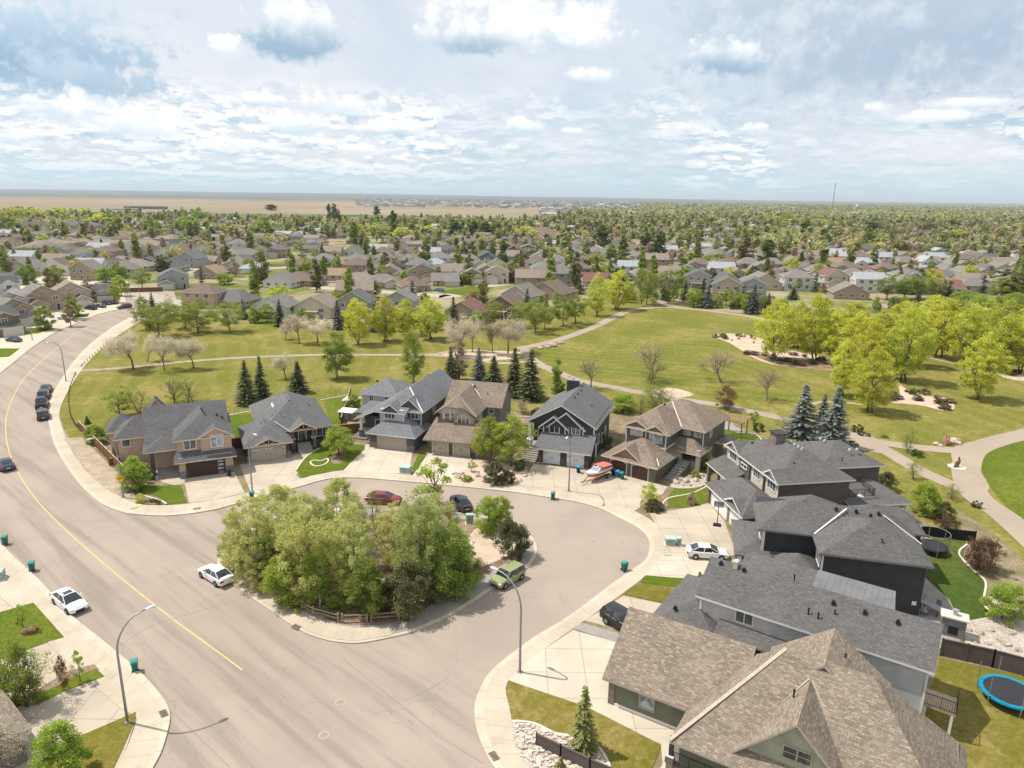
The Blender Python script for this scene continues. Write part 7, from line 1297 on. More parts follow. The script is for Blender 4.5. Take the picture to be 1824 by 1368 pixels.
for a in ((1, 90, 800, 60, 'two', 11, 12, 'dark', 'grey', 'grey house with charcoal gables at the left street row'), (1, 20, 905, 60, 'two', 12, 12, 'dark', 'brown', 'dark brown house cut by the left edge of the picture'), (1, 120, 850, 62, 'two', 11, 11, 'greige', 'tan', 'tan house with lit gable behind the street lamp'), (1, 260, 770, 50, 'two', 12, 12, 'greige', 'tan', 'tan brown house with two hipped upper windows'), (1, 400, 750, 40, 'two', 12, 11, 'tan', 'beige', 'beige house with open garage near the parked cars'), (1, 500, 715, 35, 'bung', 14, 12, 'dark', 'brown', 'low brown house with charcoal roof near the parked cars'),
          (1, 40, 700, 50, 'two', 11, 11, 'dark', 'white', 'white house with dark roof at the far left'), (1, 30, 630, 20, 'bung', 12, 11, 'grey', 'white', 'white walled house with grey roof cut by the left edge'), (1, 440, 600, 170, 'two', 12, 11, 'greige', 'tan', 'tan house with white upper window behind the street row'), (1, 80, 560, 10, 'bung', 15, 11, 'greige', 'tan', 'long tan house behind round trees at left'), (1, 310, 560, 5, 'bung', 14, 11, 'tan', 'tan', 'low tan house between the round trees'), (1, 930, 650, 25, 'two', 12, 12, 'grey', 'grey', 'pale grey two storey house by the brown garden fence'), (1, 600, 545, 10, 'bung', 13, 11, 'dark', 'dark', 'dark house left of the white gabled one'), (1, 780, 540, 15, 'bung', 14, 12, 'dark', 'dark', 'dark blue grey house with white gable windows'), (1, 440, 520, 10, 'bung', 14, 11, 'grey', 'white', 'white gabled house with grey roof and skylights'), (1, 1000, 530, 160, 'two', 12, 12, 'grey', 'grey', 'grey two storey house with white garage, beyond the crossroads'), (1, 1100, 590, 170, 'bung', 12, 11, 'orange', 'tan', 'tan house with bright terracotta roof'), (1, 1090, 520, 0, 'bung', 12, 10, 'tan', 'tan', 'tan roofed bungalow above the terracotta one'), (1, 1220, 560, 5, 'bung', 13, 11, 'greige', 'beige', 'beige house with grey brown roof and solar panels'), (1, 1340, 560, 0, 'bung', 12, 11, 'light', 'white', 'white house with pale roof beyond the white balcony house'), (1, 1480, 640, 170, 'bung', 13, 11, 'greige', 'white', 'white bungalow above the balcony house'), (1, 1620, 630, 175, 'bung', 12, 11, 'brown', 'tan', 'tan bungalow above the cream house'), (1, 1780, 600, 175, 'bung', 12, 11, 'orange', 'beige', 'beige house with bright orange roof'), (1, 1600, 545, 0, 'bung', 12, 11, 'brown', 'tan', 'brown roofed bungalow left of the orange roofs'), (1, 1480, 480, 10, 'two', 12, 11, 'grey', 'tan', 'tan two storey house beside a dark spruce'), (1, 1790, 530, 0, 'bung', 11, 10, 'orange', 'tan', 'second orange roofed house, further back')): gh(*a)
for a in ((3, 235, 695, 165, 'two', 12, 12, 'grey', 'beige', 'beige two storey house with dark roof beyond the field path', True), (3, 370, 690, 160, 'two', 11, 11, 'grey', 'grey', 'grey house behind the tall bluish spruce', True), (3, 80, 640, 170, 'two', 11, 11, 'dark', 'grey', 'grey house with charcoal roof behind the field trees', True), (3, 500, 625, 165, 'bung', 17, 13, 'red', 'white', 'long house with dark red brown roof above the field', True), (3, 690, 640, 10, 'bung', 12, 12, 'light', 'white', 'white house with pale metal roof and white garage'), (3, 840, 640, 15, 'two', 13, 12, 'red', 'cream', 'cream house with red brown hip roof left of the pale one'), (3, 900, 700, 170, 'bung', 14, 12, 'greige', 'tan', 'greige hip roofed bungalow behind the yellow grove'), (3, 1020, 610, 10, 'bung', 11, 11, 'dark', 'grey', 'small house with solar panels behind the grove'), (3, 350, 600, 10, 'bung', 11, 10, 'orange', 'beige', 'small house with orange tan roof'), (3, 1080, 560, 5, 'bung', 17, 12, 'red', 'beige', 'wide brown roofed house right of the orange tan roof'), (3, 1240, 570, 0, 'bung', 13, 11, 'orange', 'tan', 'tan house with ochre roof'), (3, 1335, 550, 10, 'two', 11, 11, 'light', 'white', 'bright white two storey house right of centre'), (3, 1560, 625, 10, 'two', 13, 12, 'greige', 'beige', 'round fronted beige house beside the far road'), (3, 1720, 570, 0, 'bung', 14, 12, 'greige', 'beige', 'beige house with grey brown roof at the right'), (3, 1400, 600, 20, 'bung', 11, 10, 'red', 'tan', 'red brown roofed house right of the white one'), (3, 690, 530, 5, 'two', 12, 11, 'grey', 'white', 'white two storey house with veranda'), (3, 830, 540, 0, 'bi', 12, 11, 'orange', 'beige', 'beige house with orange roof left of the wide brown roof'), (3, 950, 530, 5, 'bung', 14, 11, 'greige', 'beige', 'long greige roofed house, centre of the right suburb'), (3, 1530, 530, 0, 'two', 12, 11, 'brown', 'grey', 'grey house with brown roof at the right'), (3, 100, 560, 175, 'bung', 13, 11, 'greige', 'tan', 'tan bungalow behind the poplars'), (3, 20, 560, 175, 'bung', 12, 11, 'greige', 'beige', 'beige bungalow behind the poplars'), (3, 180, 560, 175, 'bung', 12, 11, 'tan', 'white', 'white gabled bungalow behind the poplars'),
          (2, 1590, 560, 5, 'bung', 13, 11, 'grey', 'blue', 'blue walled house right of the tall poplars'), (2, 1740, 580, 0, 'bung', 13, 11, 'greige', 'beige', 'beige house right of the blue one'), (2, 960, 570, 0, 'bung', 12, 11, 'brown', 'tan', 'brown roofed house above the wide tan one'), (2, 1040, 560, 0, 'two', 11, 10, 'red', 'white', 'white house with red brown roof and chimneys'), (2, 500, 550, 5, 'bi', 12, 11, 'light', 'white', 'white house with pale grey roof, middle distance'), (2, 330, 490, 20, 'bung', 12, 11, 'greige', 'beige', 'beige house at the top of the side street'), (2, 620, 560, 0, 'bung', 11, 10, 'tan', 'beige', 'beige gabled house with tan roof'), (2, 150, 520, 5, 'bung', 12, 11, 'brown', 'white', 'white house with brown roof left of the far street'), (2, 170, 590, 0, 'bung', 12, 11, 'greige', 'tan', 'greige roofed bungalow left in the middle distance'), (2, 30, 530, 0, 'bung', 11, 11, 'orange', 'tan', 'terracotta roofed house left of the far street'), (2, 780, 530, 5, 'two', 11, 10, 'grey', 'blue', 'blue grey house beside the tall poplar'), (2, 920, 490, 5, 'two', 11, 10, 'dark', 'dark', 'dark blue house right of the tall poplar'), (2, 1060, 510, 0, 'bi', 12, 11, 'greige', 'white', 'white gabled house left of the yellow green clump'), (2, 600, 480, 0, 'two', 11, 10, 'dark', 'grey', 'grey house with charcoal roof in the centre distance')): gh(*a)
# parasol
p = P(846, 574); r = thing('parasol', (p.x, p.y-2.2, 2.4), 0, 'turquoise parasol on the deck of the red brown roofed house', 'parasol'); m = MB(); m.tube([(0, 0, 0), (0, 0, 2.2)], .03, 5); m.build('pole', METAL, r); m = MB(); N = 8; m.v = [(0, 0, 2.6)]+[(1.7*math.cos(2*math.pi*i/N), 1.7*math.sin(2*math.pi*i/N), 2.) for i in range(N)]+[(0, 0, 2.54)]+[(1.7*math.cos(2*math.pi*i/N), 1.7*math.sin(2*math.pi*i/N), 1.94) for i in range(N)]; m.f = [(0, 1+i, 1+(i+1) % N) for i in range(N)]+[(9, 10+(i+1) % N, 10+i) for i in range(N)]+[(1+i, 10+i, 10+(i+1) % N, 1+(i+1) % N) for i in range(N)]; m.m = [0]*(3*N); m.build('canopy', plain('turquoise_cloth', (.02, .38, .55), .8), r)
# the near-left house corner, mostly outside the frame
A_, B_ = P(0, 1222, 2.8), P(57, 1297, 2.8); d_ = (A_-B_).normalized(); n_ = Vector((-d_.y, d_.x, 0)); o_ = B_+d_*.4+n_*.5
h = House((o_.x, o_.y), math.degrees(math.atan2(d_.y, d_.x)), 'house with weathered roof cut by the lower left corner', {'wall': [SD_T2], 'roof': SH_BR2, 'fascia': WHITE})
h.wing(0, 14, 0, 10, 0, 2.9, 5.2, 'x', 'gg', oh=.5); h.done(); h.win('l', 5, 0, 1., 1.5, 1.2)
# bigger buildings
def block(px, py, yaw, w_, d, st, roof, wall, label, name='apartment_building', rows=0, flat=False):
    p = P(px, py); h = House((p.x, p.y), yaw, label, {'wall': [wall], 'roof': roof}, name); h.root['category'] = 'building'; H = st*2.9
    if flat: h.box(0, w_, 0, d, 0, H); h.R.slab([[(-.3, -.3, H+.3), (w_+.3, -.3, H+.3), (w_+.3, d+.3, H+.3), (-.3, d+.3, H+.3)]], .4)
    else: h.wing(0, w_, 0, d, 0, H, H+min(w_, d)*.22, 'x' if w_ > d else 'y', 'hh', oh=.6)
    if not flat and rows:
        for k in range(rows): x = w_*(k+.5)/rows; h.wing(x-2.6, x+2.6, -1.2, 3, 0, H-.05, H+1.7, 'y', 'gg', oh=.4)
    for s_i in range(st):
        n = max(2, int(w_/4.5))
        for k in range(n): h.win('f', w_*(k+.5)/n, -1.2 if (rows and not flat and abs(((k+.5)/n*rows) % 1-.5) < .25) else 0, s_i*2.9+.9, 1.6, 1.3, 2)
    h.done(); HPOS.append((p.x+w_/2, p.y+d/2, max(w_, d)*.7))
GB = S_('slate_blue_siding', (.13, .16, .19))
block(28, 419, 8, 26, 14, 3, SH_DG, GB, 'slate blue apartment block, left of two by the woods', rows=3); block(95, 418, 6, 38, 15, 3, SH_MG, WALLS['beige'], 'long gabled apartment block, right of two by the woods', rows=4)
block(30, 448, 5, 50, 18, 1, ROOFS['tan'], WALLS['beige'], 'long low condominium with sand roof, left one', 'condominium', 2); block(140, 446, 4, 56, 18, 1, ROOFS['tan'], WALLS['beige'], 'long low condominium with sand roof, right one', 'condominium', 3); block(262, 452, 2, 34, 16, 1, ROOFS['dark'], WALLS['tan'], 'low building with flat dark slate roof panels', 'condominium', 0)
block(222, 372, 3, 85, 30, 2, SH_DG, GB, 'dark flat roofed school building at the edge of the prairie', 'school_building', flat=True); block(190, 374, 3, 60, 20, 1, ROOFS['light'], WALLS['grey'], 'low pale roofed building left of the dark school', 'school_building', flat=True)
block(915, 428, -10, 48, 40, 1, ROOFS['brown'], WALLS['tan'], 'big pyramid roofed brown church hall', 'church_hall'); block(858, 408, 0, 52, 16, 2, ROOFS['light'], plain('orange_brick', (.42, .20, .12), .9), 'orange brick flat roofed school far behind poplars', 'school_building', flat=True)
block(1345, 412, 0, 30, 14, 2, ROOFS['greige'], WALLS['cream'], 'far cream apartment block right of the poplar rows', flat=True); block(1528, 371, 0, 90, 30, 7, ROOFS['light'], WALLS['white'], 'far white tower block on the horizon', 'tower_block', flat=True)
# side streets and pale road pieces beyond the park
M_AS2 = asphalt('pale_asphalt', (.40, .35, .30))
for pts, wd in (([(560, 512), (760, 525), (800, 528), (850, 513), (900, 505), (960, 500)], 9), ([(700, 432), (730, 450), (745, 462), (735, 480)], 8), ([(217, 517), (262, 528), (320, 545)], 11), ([(215, 505), (180, 500), (60, 508), (-60, 520)], 9), ([(1640, 520), (1700, 505), (1780, 515), (1900, 530)], 12), ([(0, 450), (60, 452), (200, 462), (300, 455)], 9), ([(980, 440), (1060, 430), (1150, 425), (1300, 420)], 14), ([(1100, 470), (1250, 462), (1400, 458)], 8), ([(330, 480), (480, 478), (600, 470)], 8), ([(1400, 470), (1550, 462), (1780, 465)], 8)):
    line_ribbon('side_street', pts, wd, .06+.002*random.random(), M_AS2)
for q in ([(780, 520), (840, 510), (880, 512), (830, 528)], [(650, 560), (720, 555), (760, 580), (660, 600)], [(430, 556), (520, 560), (560, 585), (450, 580)], [(1380, 450), (1440, 448), (1440, 452), (1390, 455)], [(700, 405), (790, 402), (800, 412), (720, 415)]): sheet('lawn', q, .09, M_LAWNG)
# ------------------------------------------------------------------ the suburb further out
rs = np.random.default_rng(11)
def pix(x, y, z=0):
    q = Vector((x, y, z))-Vector((0, 0, CH)); d = _f0.dot(q); return 912+F*_R.dot(q)/d, 684-F*_U.dot(q)/d
rn = list(ROOFS); wn_ = list(WALLS); PR = []
FP = [('two', 12, 13, 'greige', 'white'), ('bung', 15, 13, 'greige', 'beige'), ('two', 12, 13, 'brown', 'tan'), ('bi', 12, 11, 'greige', 'cream'), ('bung', 14, 12, 'tan', 'beige'), ('bung', 12, 11, 'dark', 'grey'), ('two', 12, 11, 'light', 'white'), ('bi', 13, 11, 'brown', 'white'), ('bung', 13, 12, 'red', 'cream'), ('two', 11, 11, 'greige', 'grey'), ('bung', 13, 12, 'grey', 'white'), ('bi', 13, 12, 'tan', 'tan')]
ROOFW = dict(grey='grey', greige='grey brown', brown='brown', tan='sand coloured', dark='charcoal', light='pale', red='red brown', orange='orange'); STW = dict(two='two storey house', bung='bungalow', bi='split level house')
cand = []
Y = 205.
while Y < 1500:
    row = int((Y-205)/19); step = 15.5
    for X in np.arange(-1.05*Y-30, 1.05*Y+30, step):
        x = X+rs.uniform(-1.5, 1.5); y = Y+14*math.sin(x/95.+row*.15)+rs.uniform(-2, 2); px, py = pix(x, y)
        if px < -60 or px > 1890: continue
        lim = np.interp(px, [0, 200, 240, 330, 430, 620, 800, 950, 1130, 1216, 1350, 1500, 1824], [500, 490, 500, 520, 520, 535, 500, 510, 512, 515, 520, 522, 528])
        if py > lim: continue
        if px < 1000 and y > 1000+150*math.sin(x/130): continue
        if any((x-a)**2+(y-b)**2 < r_*r_*.8 for a, b, r_ in HPOS): continue
        if (row % 6 == 5 and rs.random() < .8) or (int(x/90+1000) % 5 == 3 and rs.random() < .7) or rs.random() < .1: continue
        cand.append((y, x, row))
    Y += 17 if row % 2 else 21
cand.sort(); NI = 215
cand2 = cand[:]
def where(px):
    return ('far left', 'left', 'left of centre', 'centre', 'right of centre', 'right', 'far right')[min(6, max(0, int(px/261)))]
for i, (y, x, row) in enumerate(cand[:NI]):
    k = int(rs.integers(0, len(FP))); st_, w_, d_, ro, wa = FP[k]; px, py = pix(x, y)
    lb = '%s %s, %s roof, suburb %s, %s rows' % (wa, STW[st_], ROOFW[ro], where(px), 'nearer' if y < 260 else 'second' if y < 320 else 'middle' if y < 400 else 'back')
    yaw = math.degrees(math.atan2(14/95.*math.cos(x/95.+row*.15), 1))+(0 if row % 2 else 180)+rs.uniform(-4, 4)
    key = (k, i % 2)
    if k >= len(PR) or True:
        if k not in [q[0] for q in PR]: random.seed(k+50); h = generic((0, 0), 0, st_, w_, d_, ro, wa, lb); index_kids(h.root); PR.append((k, h.root)); r = h.root
        else: r = copy_tree([q[1] for q in PR if q[0] == k][0])
    r.scale = (1.06, 1.06, 1.12); r['label'] = lb; r['group'] = 'houses of the suburb'; a = math.radians(yaw); dx, dy = -w_/2, -d_/2
    r.location = (x+dx*math.cos(a)-dy*math.sin(a), y+dx*math.sin(a)+dy*math.cos(a), .05); r.rotation_euler = (0, 0, a); HPOS.append((x, y, 9))
# the rest of the town, as one mass
mats = [WALLS[k] for k in ('white', 'beige', 'tan', 'grey', 'cream')]+[ROOFS[k] for k in ('grey', 'dark', 'brown', 'tan', 'greige', 'light', 'red', 'orange')]
b = MB()
def boxhouse(x, y, a, w_, d, H, rz, wm, rm):
    ca, sa = math.cos(a), math.sin(a); t = lambda u, v_, z: (x+u*ca-v_*sa, y+u*sa+v_*ca, z); i = len(b.v)
    b.v += [t(u, v_, z) for z in (0, H) for u, v_ in ((-w_, -d), (w_, -d), (w_, d), (-w_, d))]
    for q in ((0, 1, 5, 4), (1, 2, 6, 5), (2, 3, 7, 6), (3, 0, 4, 7)): b.f.append(tuple(i+k for k in q)); b.m.append(wm)
    i = len(b.v); o_ = .5; ins = d if rs.random() < .5 else -.0
    b.v += [t(u, v_, H-.1) for u, v_ in ((-w_-o_, -d-o_), (w_+o_, -d-o_), (w_+o_, d+o_), (-w_-o_, d+o_))]+[t(-w_-o_+ins, 0, rz), t(w_+o_-ins, 0, rz)]
    for q in ((0, 1, 5, 4), (2, 3, 4, 5), (1, 2, 5), (3, 0, 4)): b.f.append(tuple(i+k for k in q)); b.m.append(rm)
for y, x, row in cand[NI:]:
    H = 3+2.6*(rs.random() < .4); boxhouse(x, y, rs.uniform(-.2, .2)+(1.57 if rs.random() < .4 else 0), rs.uniform(5, 8), rs.uniform(4.5, 6), H, H+2.2, int(rs.integers(0, 5)), 5+int(rs.choice(8, p=[.2, .12, .16, .14, .22, .10, .04, .02])))
    if rs.random() < .6: boxhouse(x+3, y-5, 1.57, 3.5, 3.2, 2.8, 4.4, int(rs.integers(0, 5)), 5+int(rs.integers(0, 5)))
for j in range(2300):           # the town runs on to the horizon on the right
    y = 1500+4600*rs.random()**1.3; px = rs.uniform(640, 1850) if y > 2400 else rs.uniform(960, 1850); x = (px-912)/F*y
    if rs.random() < (.35 if px > 1150 else 1): boxhouse(x, y, rs.uniform(-.4, .4), rs.uniform(7, 13), rs.uniform(6, 9), 5.5, 8.5, int(rs.choice([0, 0, 1, 3, 4])), 5+int(rs.choice([0, 1, 4, 5, 0])))
o = b.build('distant_houses', mats, uv=True); tag(o, 'mass of distant houses running to the horizon', 'houses', kind='stuff')
# ------------------------------------------------------------------ suburb trees
LEAF['pop'] = leafm('poplar_leaves', (.13, .18, .04), (.23, .28, .07), .35); LEAF['tanpop'] = leafm('tan_green_leaves', (.22, .21, .07), (.32, .29, .11), .35)
def lod(kind, v):
    key = ('lod', kind, v)
    if key in PROTO: return PROTO[key]
    rng = np.random.default_rng(v*7+sum(map(ord, kind)))
    H, R, z0, mat, sh, nc, nl, ls = dict(poplar=(15, 2.4, .8, 'green', ell(.45, 3, .7), 75, 26, .7), round_=(8, 4, 1.5, 'green', ell(.6, 2.5, .6), 45, 24, .7), yellow=(9, 4.6, 1.5, 'yellow', ell(.6, 2.5, .6), 45, 24, .75), bright=(7, 3.4, 1.2, 'bright', ell(.55, 2.5, .6), 40, 24, .65), tan=(10, 2.6, 1, 'tan', ell(.5, 2.5, .6), 36, 18, .6), dull=(9, 3.6, .8, 'dull', ell(.5, 2.5, .7), 45, 24, .7), red=(6, 2.8, 1, 'red', ell(.5, 2.5, .6), 36, 20, .55), tanpop=(12, 2.2, .8, 'tanpop', ell(.45, 3, .7), 65, 26, .6), dpop=(15, 2.7, .6, 'pop', ell(.45, 3, .7), 85, 28, .7))[kind]
    C, cen = crown_pts(rng, z0, H-.4, R-.4, nc, nl, 1., sh); V, Q = leaf_quads(C, ls, rng); cm = npmesh(kind+'_crown', V, Q, LEAF[mat]); b_ = MB(); b_.tube([(0, 0, 0), (0, 0, H*.75)], [.2, .08], 5); o = b_.build('t', BARK, uv=False); tm = o.data; bpy.data.objects.remove(o); PROTO[key] = (tm, cm, H, 2*R); return PROTO[key]
def lodspruce(v):
    key = ('lodspr', v)
    if key not in PROTO: rng = np.random.default_rng(v); cm = spruce(rng, 10, 2.7, LEAF['blue' if v == 2 else 'spruce'], 14, 10, .8); b_ = MB(); b_.tube([(0, 0, 0), (0, 0, 9.5)], [.16, .02], 5); o = b_.build('t', BARK, uv=False); tm = o.data; bpy.data.objects.remove(o); PROTO[key] = (tm, cm, 10, 5.)
    return PROTO[key]
NMK = dict(poplar='poplar_tree', round_='broadleaf_tree', yellow='broadleaf_tree', bright='broadleaf_tree', tan='budding_tree', dull='broadleaf_tree', red='russet_tree', spruce='spruce_tree', tanpop='poplar_tree', dpop='poplar_tree')
LBK = dict(poplar='tall green poplar', round_='round green tree', yellow='yellow green tree', bright='light green tree', tan='tan budding tree', dull='dull green tree', red='russet tree', spruce='dark spruce', tanpop='narrow tan green poplar', dpop='tall dark green poplar')
def st_tree(x, y, kind, H, Wd, label, i, grp):
    tm, cm, PH, PW = lodspruce(i % 3) if kind == 'spruce' else lod(kind, i % 3)
    r = thing(NMK[kind], (x, y, .02), (i*2.4) % 6.28, label, 'tree', grp); r.scale = (Wd/PW, Wd/PW, H/PH); o = bpy.data.objects.new('trunk', tm); COL.objects.link(o); o.parent = r; o = bpy.data.objects.new('crown', cm); COL.objects.link(o); o.parent = r
k = 0
# the ones that stand out in the photograph
for c_, L_ in ((1, (('tanpop', 1405, 630, 455, 60), ('tanpop', 1205, 500, 400, 50), ('tanpop', 1690, 660, 510, 50), ('round_', 1000, 365, 250, 100), ('round_', 610, 365, 250, 80), ('tan', 240, 500, 430, 70), ('tan', 1050, 450, 375, 80), ('bright', 1200, 620, 560, 80), ('tan', 1260, 580, 460, 50), ('round_', 820, 370, 270, 90), ('round_', 1410, 380, 260, 110), ('dpop', 1125, 400, 325, 50), ('bright', 1070, 300, 210, 60), ('yellow', 1500, 690, 620, 90), ('spruce', 1548, 500, 430, 50), ('yellow', 90, 300, 200, 110), ('yellow', 180, 290, 205, 100), ('yellow', 320, 270, 205, 90), ('yellow', 440, 265, 210, 80), ('round_', 30, 360, 240, 120), ('dpop', 1450, 225, 195, 50), ('spruce', 120, 400, 330, 80), ('yellow', 550, 330, 240, 120), ('bright', 740, 460, 420, 70), ('tan', 1740, 470, 380, 60), ('dpop', 1760, 290, 200, 25), ('dpop', 1790, 300, 200, 30), ('dpop', 1810, 310, 230, 30))),
               (2, (('yellow', 205, 370, 290, 110), ('yellow', 330, 390, 315, 105), ('yellow', 470, 370, 305, 105), ('yellow', 90, 350, 295, 100), ('yellow', 985, 390, 310, 120), ('dpop', 605, 380, 275, 45), ('dpop', 865, 520, 400, 45), ('tanpop', 660, 530, 410, 45), ('tanpop', 700, 530, 400, 50), ('tanpop', 435, 545, 430, 45), ('tanpop', 235, 570, 465, 50), ('spruce', 380, 690, 600, 55), ('spruce', 915, 610, 545, 45), ('spruce', 1035, 600, 535, 45), ('round_', 665, 620, 550, 80), ('dpop', 1390, 460, 320, 75), ('poplar', 1440, 530, 420, 55), ('poplar', 1500, 530, 380, 60), ('dpop', 1620, 500, 360, 70), ('dpop', 1695, 500, 350, 65), ('yellow', 1170, 520, 450, 110), ('yellow', 1110, 470, 415, 100), ('bright', 1360, 560, 460, 120), ('red', 720, 700, 655, 80), ('tanpop', 1250, 640, 470, 55), ('spruce', 1275, 670, 600, 60), ('tan', 340, 540, 430, 35), ('round_', 170, 690, 600, 90), ('spruce', 395, 440, 370, 35), ('round_', 250, 430, 375, 50), ('dpop', 280, 365, 240, 40), ('dpop', 190, 260, 205, 30), ('dpop', 650, 380, 290, 70), ('dpop', 710, 380, 290, 60), ('dpop', 770, 385, 290, 60), ('dpop', 830, 390, 300, 60), ('dpop', 890, 370, 290, 50), ('tan', 1310, 340, 260, 90), ('bright', 750, 460, 390, 70), ('dull', 1000, 500, 440, 60), ('poplar', 70, 410, 300, 40), ('spruce', 220, 410, 360, 35))),
               (3, (('dpop', 445, 555, 400, 85), ('tanpop', 330, 550, 395, 70), ('tanpop', 75, 530, 380, 35), ('spruce', 175, 470, 360, 45), ('spruce', 285, 495, 415, 45), ('dpop', 1010, 370, 290, 80), ('poplar', 990, 440, 330, 50), ('dpop', 750, 410, 330, 50), ('dpop', 800, 410, 330, 50), ('tanpop', 1035, 500, 420, 45), ('tanpop', 1105, 430, 350, 25), ('poplar', 655, 380, 290, 60), ('dull', 620, 450, 400, 70), ('round_', 180, 540, 460, 150), ('bright', 40, 530, 450, 110), ('yellow', 520, 560, 490, 70), ('bright', 600, 650, 590, 80), ('yellow', 730, 540, 500, 50), ('tan', 850, 500, 440, 60), ('round_', 310, 390, 310, 100), ('yellow', 500, 320, 260, 110), ('yellow', 600, 310, 260, 110), ('yellow', 720, 320, 270, 110), ('yellow', 850, 330, 280, 110), ('yellow', 430, 290, 250, 90), ('dull', 1300, 360, 290, 90), ('dpop', 1440, 340, 280, 70), ('tan', 1640, 330, 270, 90), ('yellow', 1450, 400, 330, 120), ('tan', 1380, 380, 320, 90), ('dull', 1550, 330, 270, 90), ('dull', 1720, 640, 540, 130), ('spruce', 1640, 600, 520, 50), ('spruce', 1480, 640, 570, 60), ('spruce', 1420, 700, 600, 70), ('spruce', 920, 560, 520, 40), ('yellow', 1800, 600, 530, 80), ('dull', 1780, 700, 560, 130)))):
    for kd, x, y, ty, w__ in L_:
        k += 1; px, py = cx(c_, x, y); p = P(px, py); H = hgt(px, py, cx(c_, x, ty)[1]); wd = w__/CR[c_][2]/pxm(px, py); pf = 1.18 if 'pop' in kd else 1.05; st_tree(p.x, p.y, kd, H*pf, wd*1.3, '%s %s, standing out %s' % (LBK[kd], ('beside pale roofs', 'behind a roof', 'above the rooftops', 'between two houses')[k % 4], where(px)), k, 'trees of the suburb')
kinds = ['poplar', 'round_', 'yellow', 'bright', 'tan', 'dull', 'red', 'spruce', 'tanpop']; pk = [.16, .18, .06, .17, .11, .11, .03, .11, .07]
tc_ = []
for y, x, row in cand:
    for q in range(1+int(rs.random() < (.7 if y < 600 else .85))+int(y > 600)): tc_.append((y+rs.uniform(9, 13)*rs.choice([-1, 1]), x+rs.uniform(-8, 8)))
for x, y, r_ in HPOS[:60]: tc_.append((y+rs.uniform(9, 12), x+rs.uniform(-8, 8)))
tc_.sort()
nind = 0; rest = []
for y, x in tc_:
    px, py = pix(x, y)
    if px < -40 or px > 1870: continue
    kd = str(rs.choice(kinds, p=pk)); H = dict(poplar=15, round_=8.5, yellow=9, bright=7.5, tan=8.5, dull=8.5, red=5, spruce=10, tanpop=12)[kd]*rs.uniform(.7, 1.2)
    if nind < 190 and y < 420 and y > 190:
        if any((x-a)**2+(y-b_)**2 < (r_*.45)**2 for a, b_, r_ in HPOS): continue
        nind += 1; st_tree(x, y, kd, H, H*dict(poplar=.3, spruce=.5, tanpop=.32, tan=.55).get(kd, .85), '%s in the suburb gardens, %s, %s' % (LBK[kd], where(px), 'nearer' if y < 280 else 'farther'), nind, 'trees of the suburb')
    else: rest.append((x, y, kd, H))
# distant woods
for j in range(1500): y = rs.uniform(620, 1300); px = rs.uniform(-20, 1850); rest.append(((px-912)/F*y, y, str(rs.choice(['poplar', 'round_', 'bright', 'yellow', 'spruce', 'tan', 'dull'])), rs.uniform(5.5, 11))) if (px > 700 or y < 1020) else None
for j in range(420): y = rs.uniform(950, 1080); px = rs.uniform(0, 950); rest.append(((px-912)/F*y, y, str(rs.choice(['poplar', 'dull', 'spruce', 'round_'])), rs.uniform(6, 12)))
for j in range(90): y = rs.uniform(690, 900); px = rs.uniform(-30, 220); rest.append(((px-912)/F*y, y, 'yellow' if rs.random() < .45 else 'round_', rs.uniform(8, 13)))
for j in range(260): y = rs.uniform(520, 760); px = rs.uniform(1330, 1560); rest.append(((px-912)/F*y, y, 'yellow' if rs.random() < .55 else 'round_', rs.uniform(7, 11)))
for j in range(420): y = rs.uniform(560, 800); px = rs.uniform(1500, 1860); rest.append(((px-912)/F*y, y, str(rs.choice(['dull', 'tan', 'spruce', 'round_'])), rs.uniform(7, 11)))
for j in range(5200): y = 1250*math.exp(rs.random()*1.5); px = rs.uniform(1000 if y < 2500 else 1120, 1870); rest.append(((px-912)/F*y, y, str(rs.choice(['poplar', 'round_', 'dull', 'bright', 'spruce', 'yellow', 'tan', 'bright', 'yellow'])), rs.uniform(8, 13)))
Vs = []; Qs = []; Ms = []; n0 = 0; LEAF['yfar'] = leafm('far_yellow_green_leaves', (.42, .42, .10), (.56, .54, .18), .4); LEAF['gfar'] = leafm('far_sage_leaves', (.25, .28, .09), (.38, .39, .15), .35); LEAF['bfar'] = leafm('far_light_leaves', (.34, .37, .10), (.48, .48, .17), .35); lm = ['gfar', 'yfar', 'bfar', 'tan', 'tanpop', 'red', 'pop']; mi = dict(poplar=0, round_=0, yellow=1, bright=2, tan=3, dull=4, red=5, spruce=6, tanpop=3)
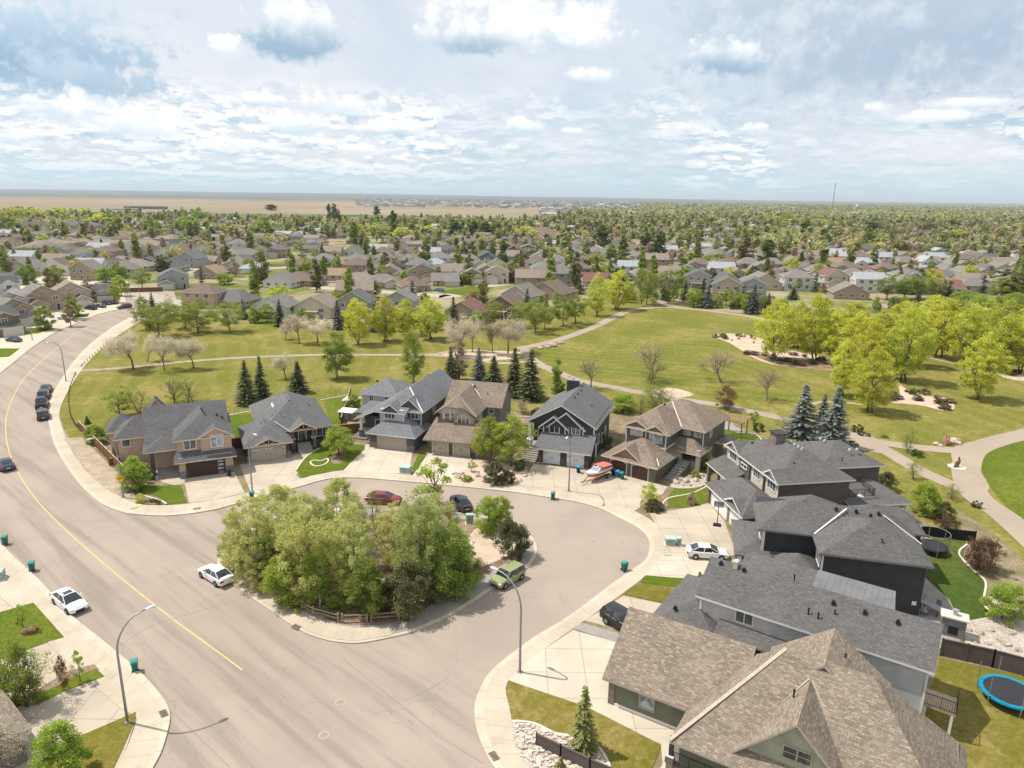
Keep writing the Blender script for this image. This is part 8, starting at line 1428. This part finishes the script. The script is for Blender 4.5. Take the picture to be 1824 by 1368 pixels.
for x, y, kd, H in rest:
    nq = 130 if y < 480 else 60 if y < 800 else (34 if y < 1500 else 12); R_ = H*dict(poplar=.15, spruce=.2, tanpop=.16).get(kd, .42); q = rs.normal(size=(nq, 3)); q /= np.linalg.norm(q, axis=1)[:, None]; q *= rs.uniform(.4, 1, (nq, 1)); C = np.stack([x+q[:, 0]*R_, y+q[:, 1]*R_, H*.55+q[:, 2]*H*.45], 1)
    if kd == 'spruce': C[:, :2] = (C[:, :2]-(x, y))*np.clip(1.5-1.4*C[:, 2:3]/H, .1, 1.4)+(x, y)
    V, Q = leaf_quads(C, (H*.16 if y < 480 else H*.24 if y < 800 else H*.32 if y < 1500 else H*.55), rs, asp=.8); Vs.append(V); Qs.append(Q+n0); n0 += len(V); Ms += [mi[kd]]*nq
me = npmesh('distant_trees', np.concatenate(Vs), np.concatenate(Qs), LEAF[lm[0]]); [me.materials.append(LEAF[q]) for q in lm[1:]]; me.polygons.foreach_set('material_index', Ms); o = bpy.data.objects.new('distant_trees', me); COL.objects.link(o); tag(o, 'mass of distant town trees reaching the horizon', 'trees', kind='stuff')
# masts
for px, py, D, H, lb in ((1461, 362, 3500, 118, 'tall thin red and grey radio mast on the horizon'), (1233, 357, 4200, 34, 'short radio mast on the horizon left of the tall one')):
    x = (px-912)/F*D; r = thing('radio_mast', (x, D, 0), 0, lb, 'mast'); m = MB()
    for a in range(3): m.tube([(1.1*math.cos(a*2.09), 1.1*math.sin(a*2.09), 0), (1.1*math.cos(a*2.09), 1.1*math.sin(a*2.09), H)], .45, 4)
    for z in range(0, int(H), 8): m.tube([(1.1, 0, z), (-.55, .95, z+4)], .3, 3); m.tube([(-.55, .95, z+4), (-.55, -.95, z+8)], .3, 3)
    m.build('lattice', plain('mast_red_grey', (.16, .10, .10), .7), r)

# ------------------------------------------------------------------ the air
m = bpy.data.materials.new('haze_air'); m.use_nodes = True; t = m.node_tree; t.nodes.remove(t.nodes['Principled BSDF']); v_ = t.nodes.new('ShaderNodeVolumePrincipled'); v_.inputs['Color'].default_value = (.80, .88, .95, 1); v_.inputs['Density'].default_value = 5e-5; v_.inputs['Anisotropy'].default_value = .1
t.links.new(v_.outputs[0], t.nodes['Material Output'].inputs['Volume'])
b = MB(); b.box(-62000, 62000, -60, 45100, -2, 230); o = b.build('haze', m, uv=False); tag(o, kind='stuff')
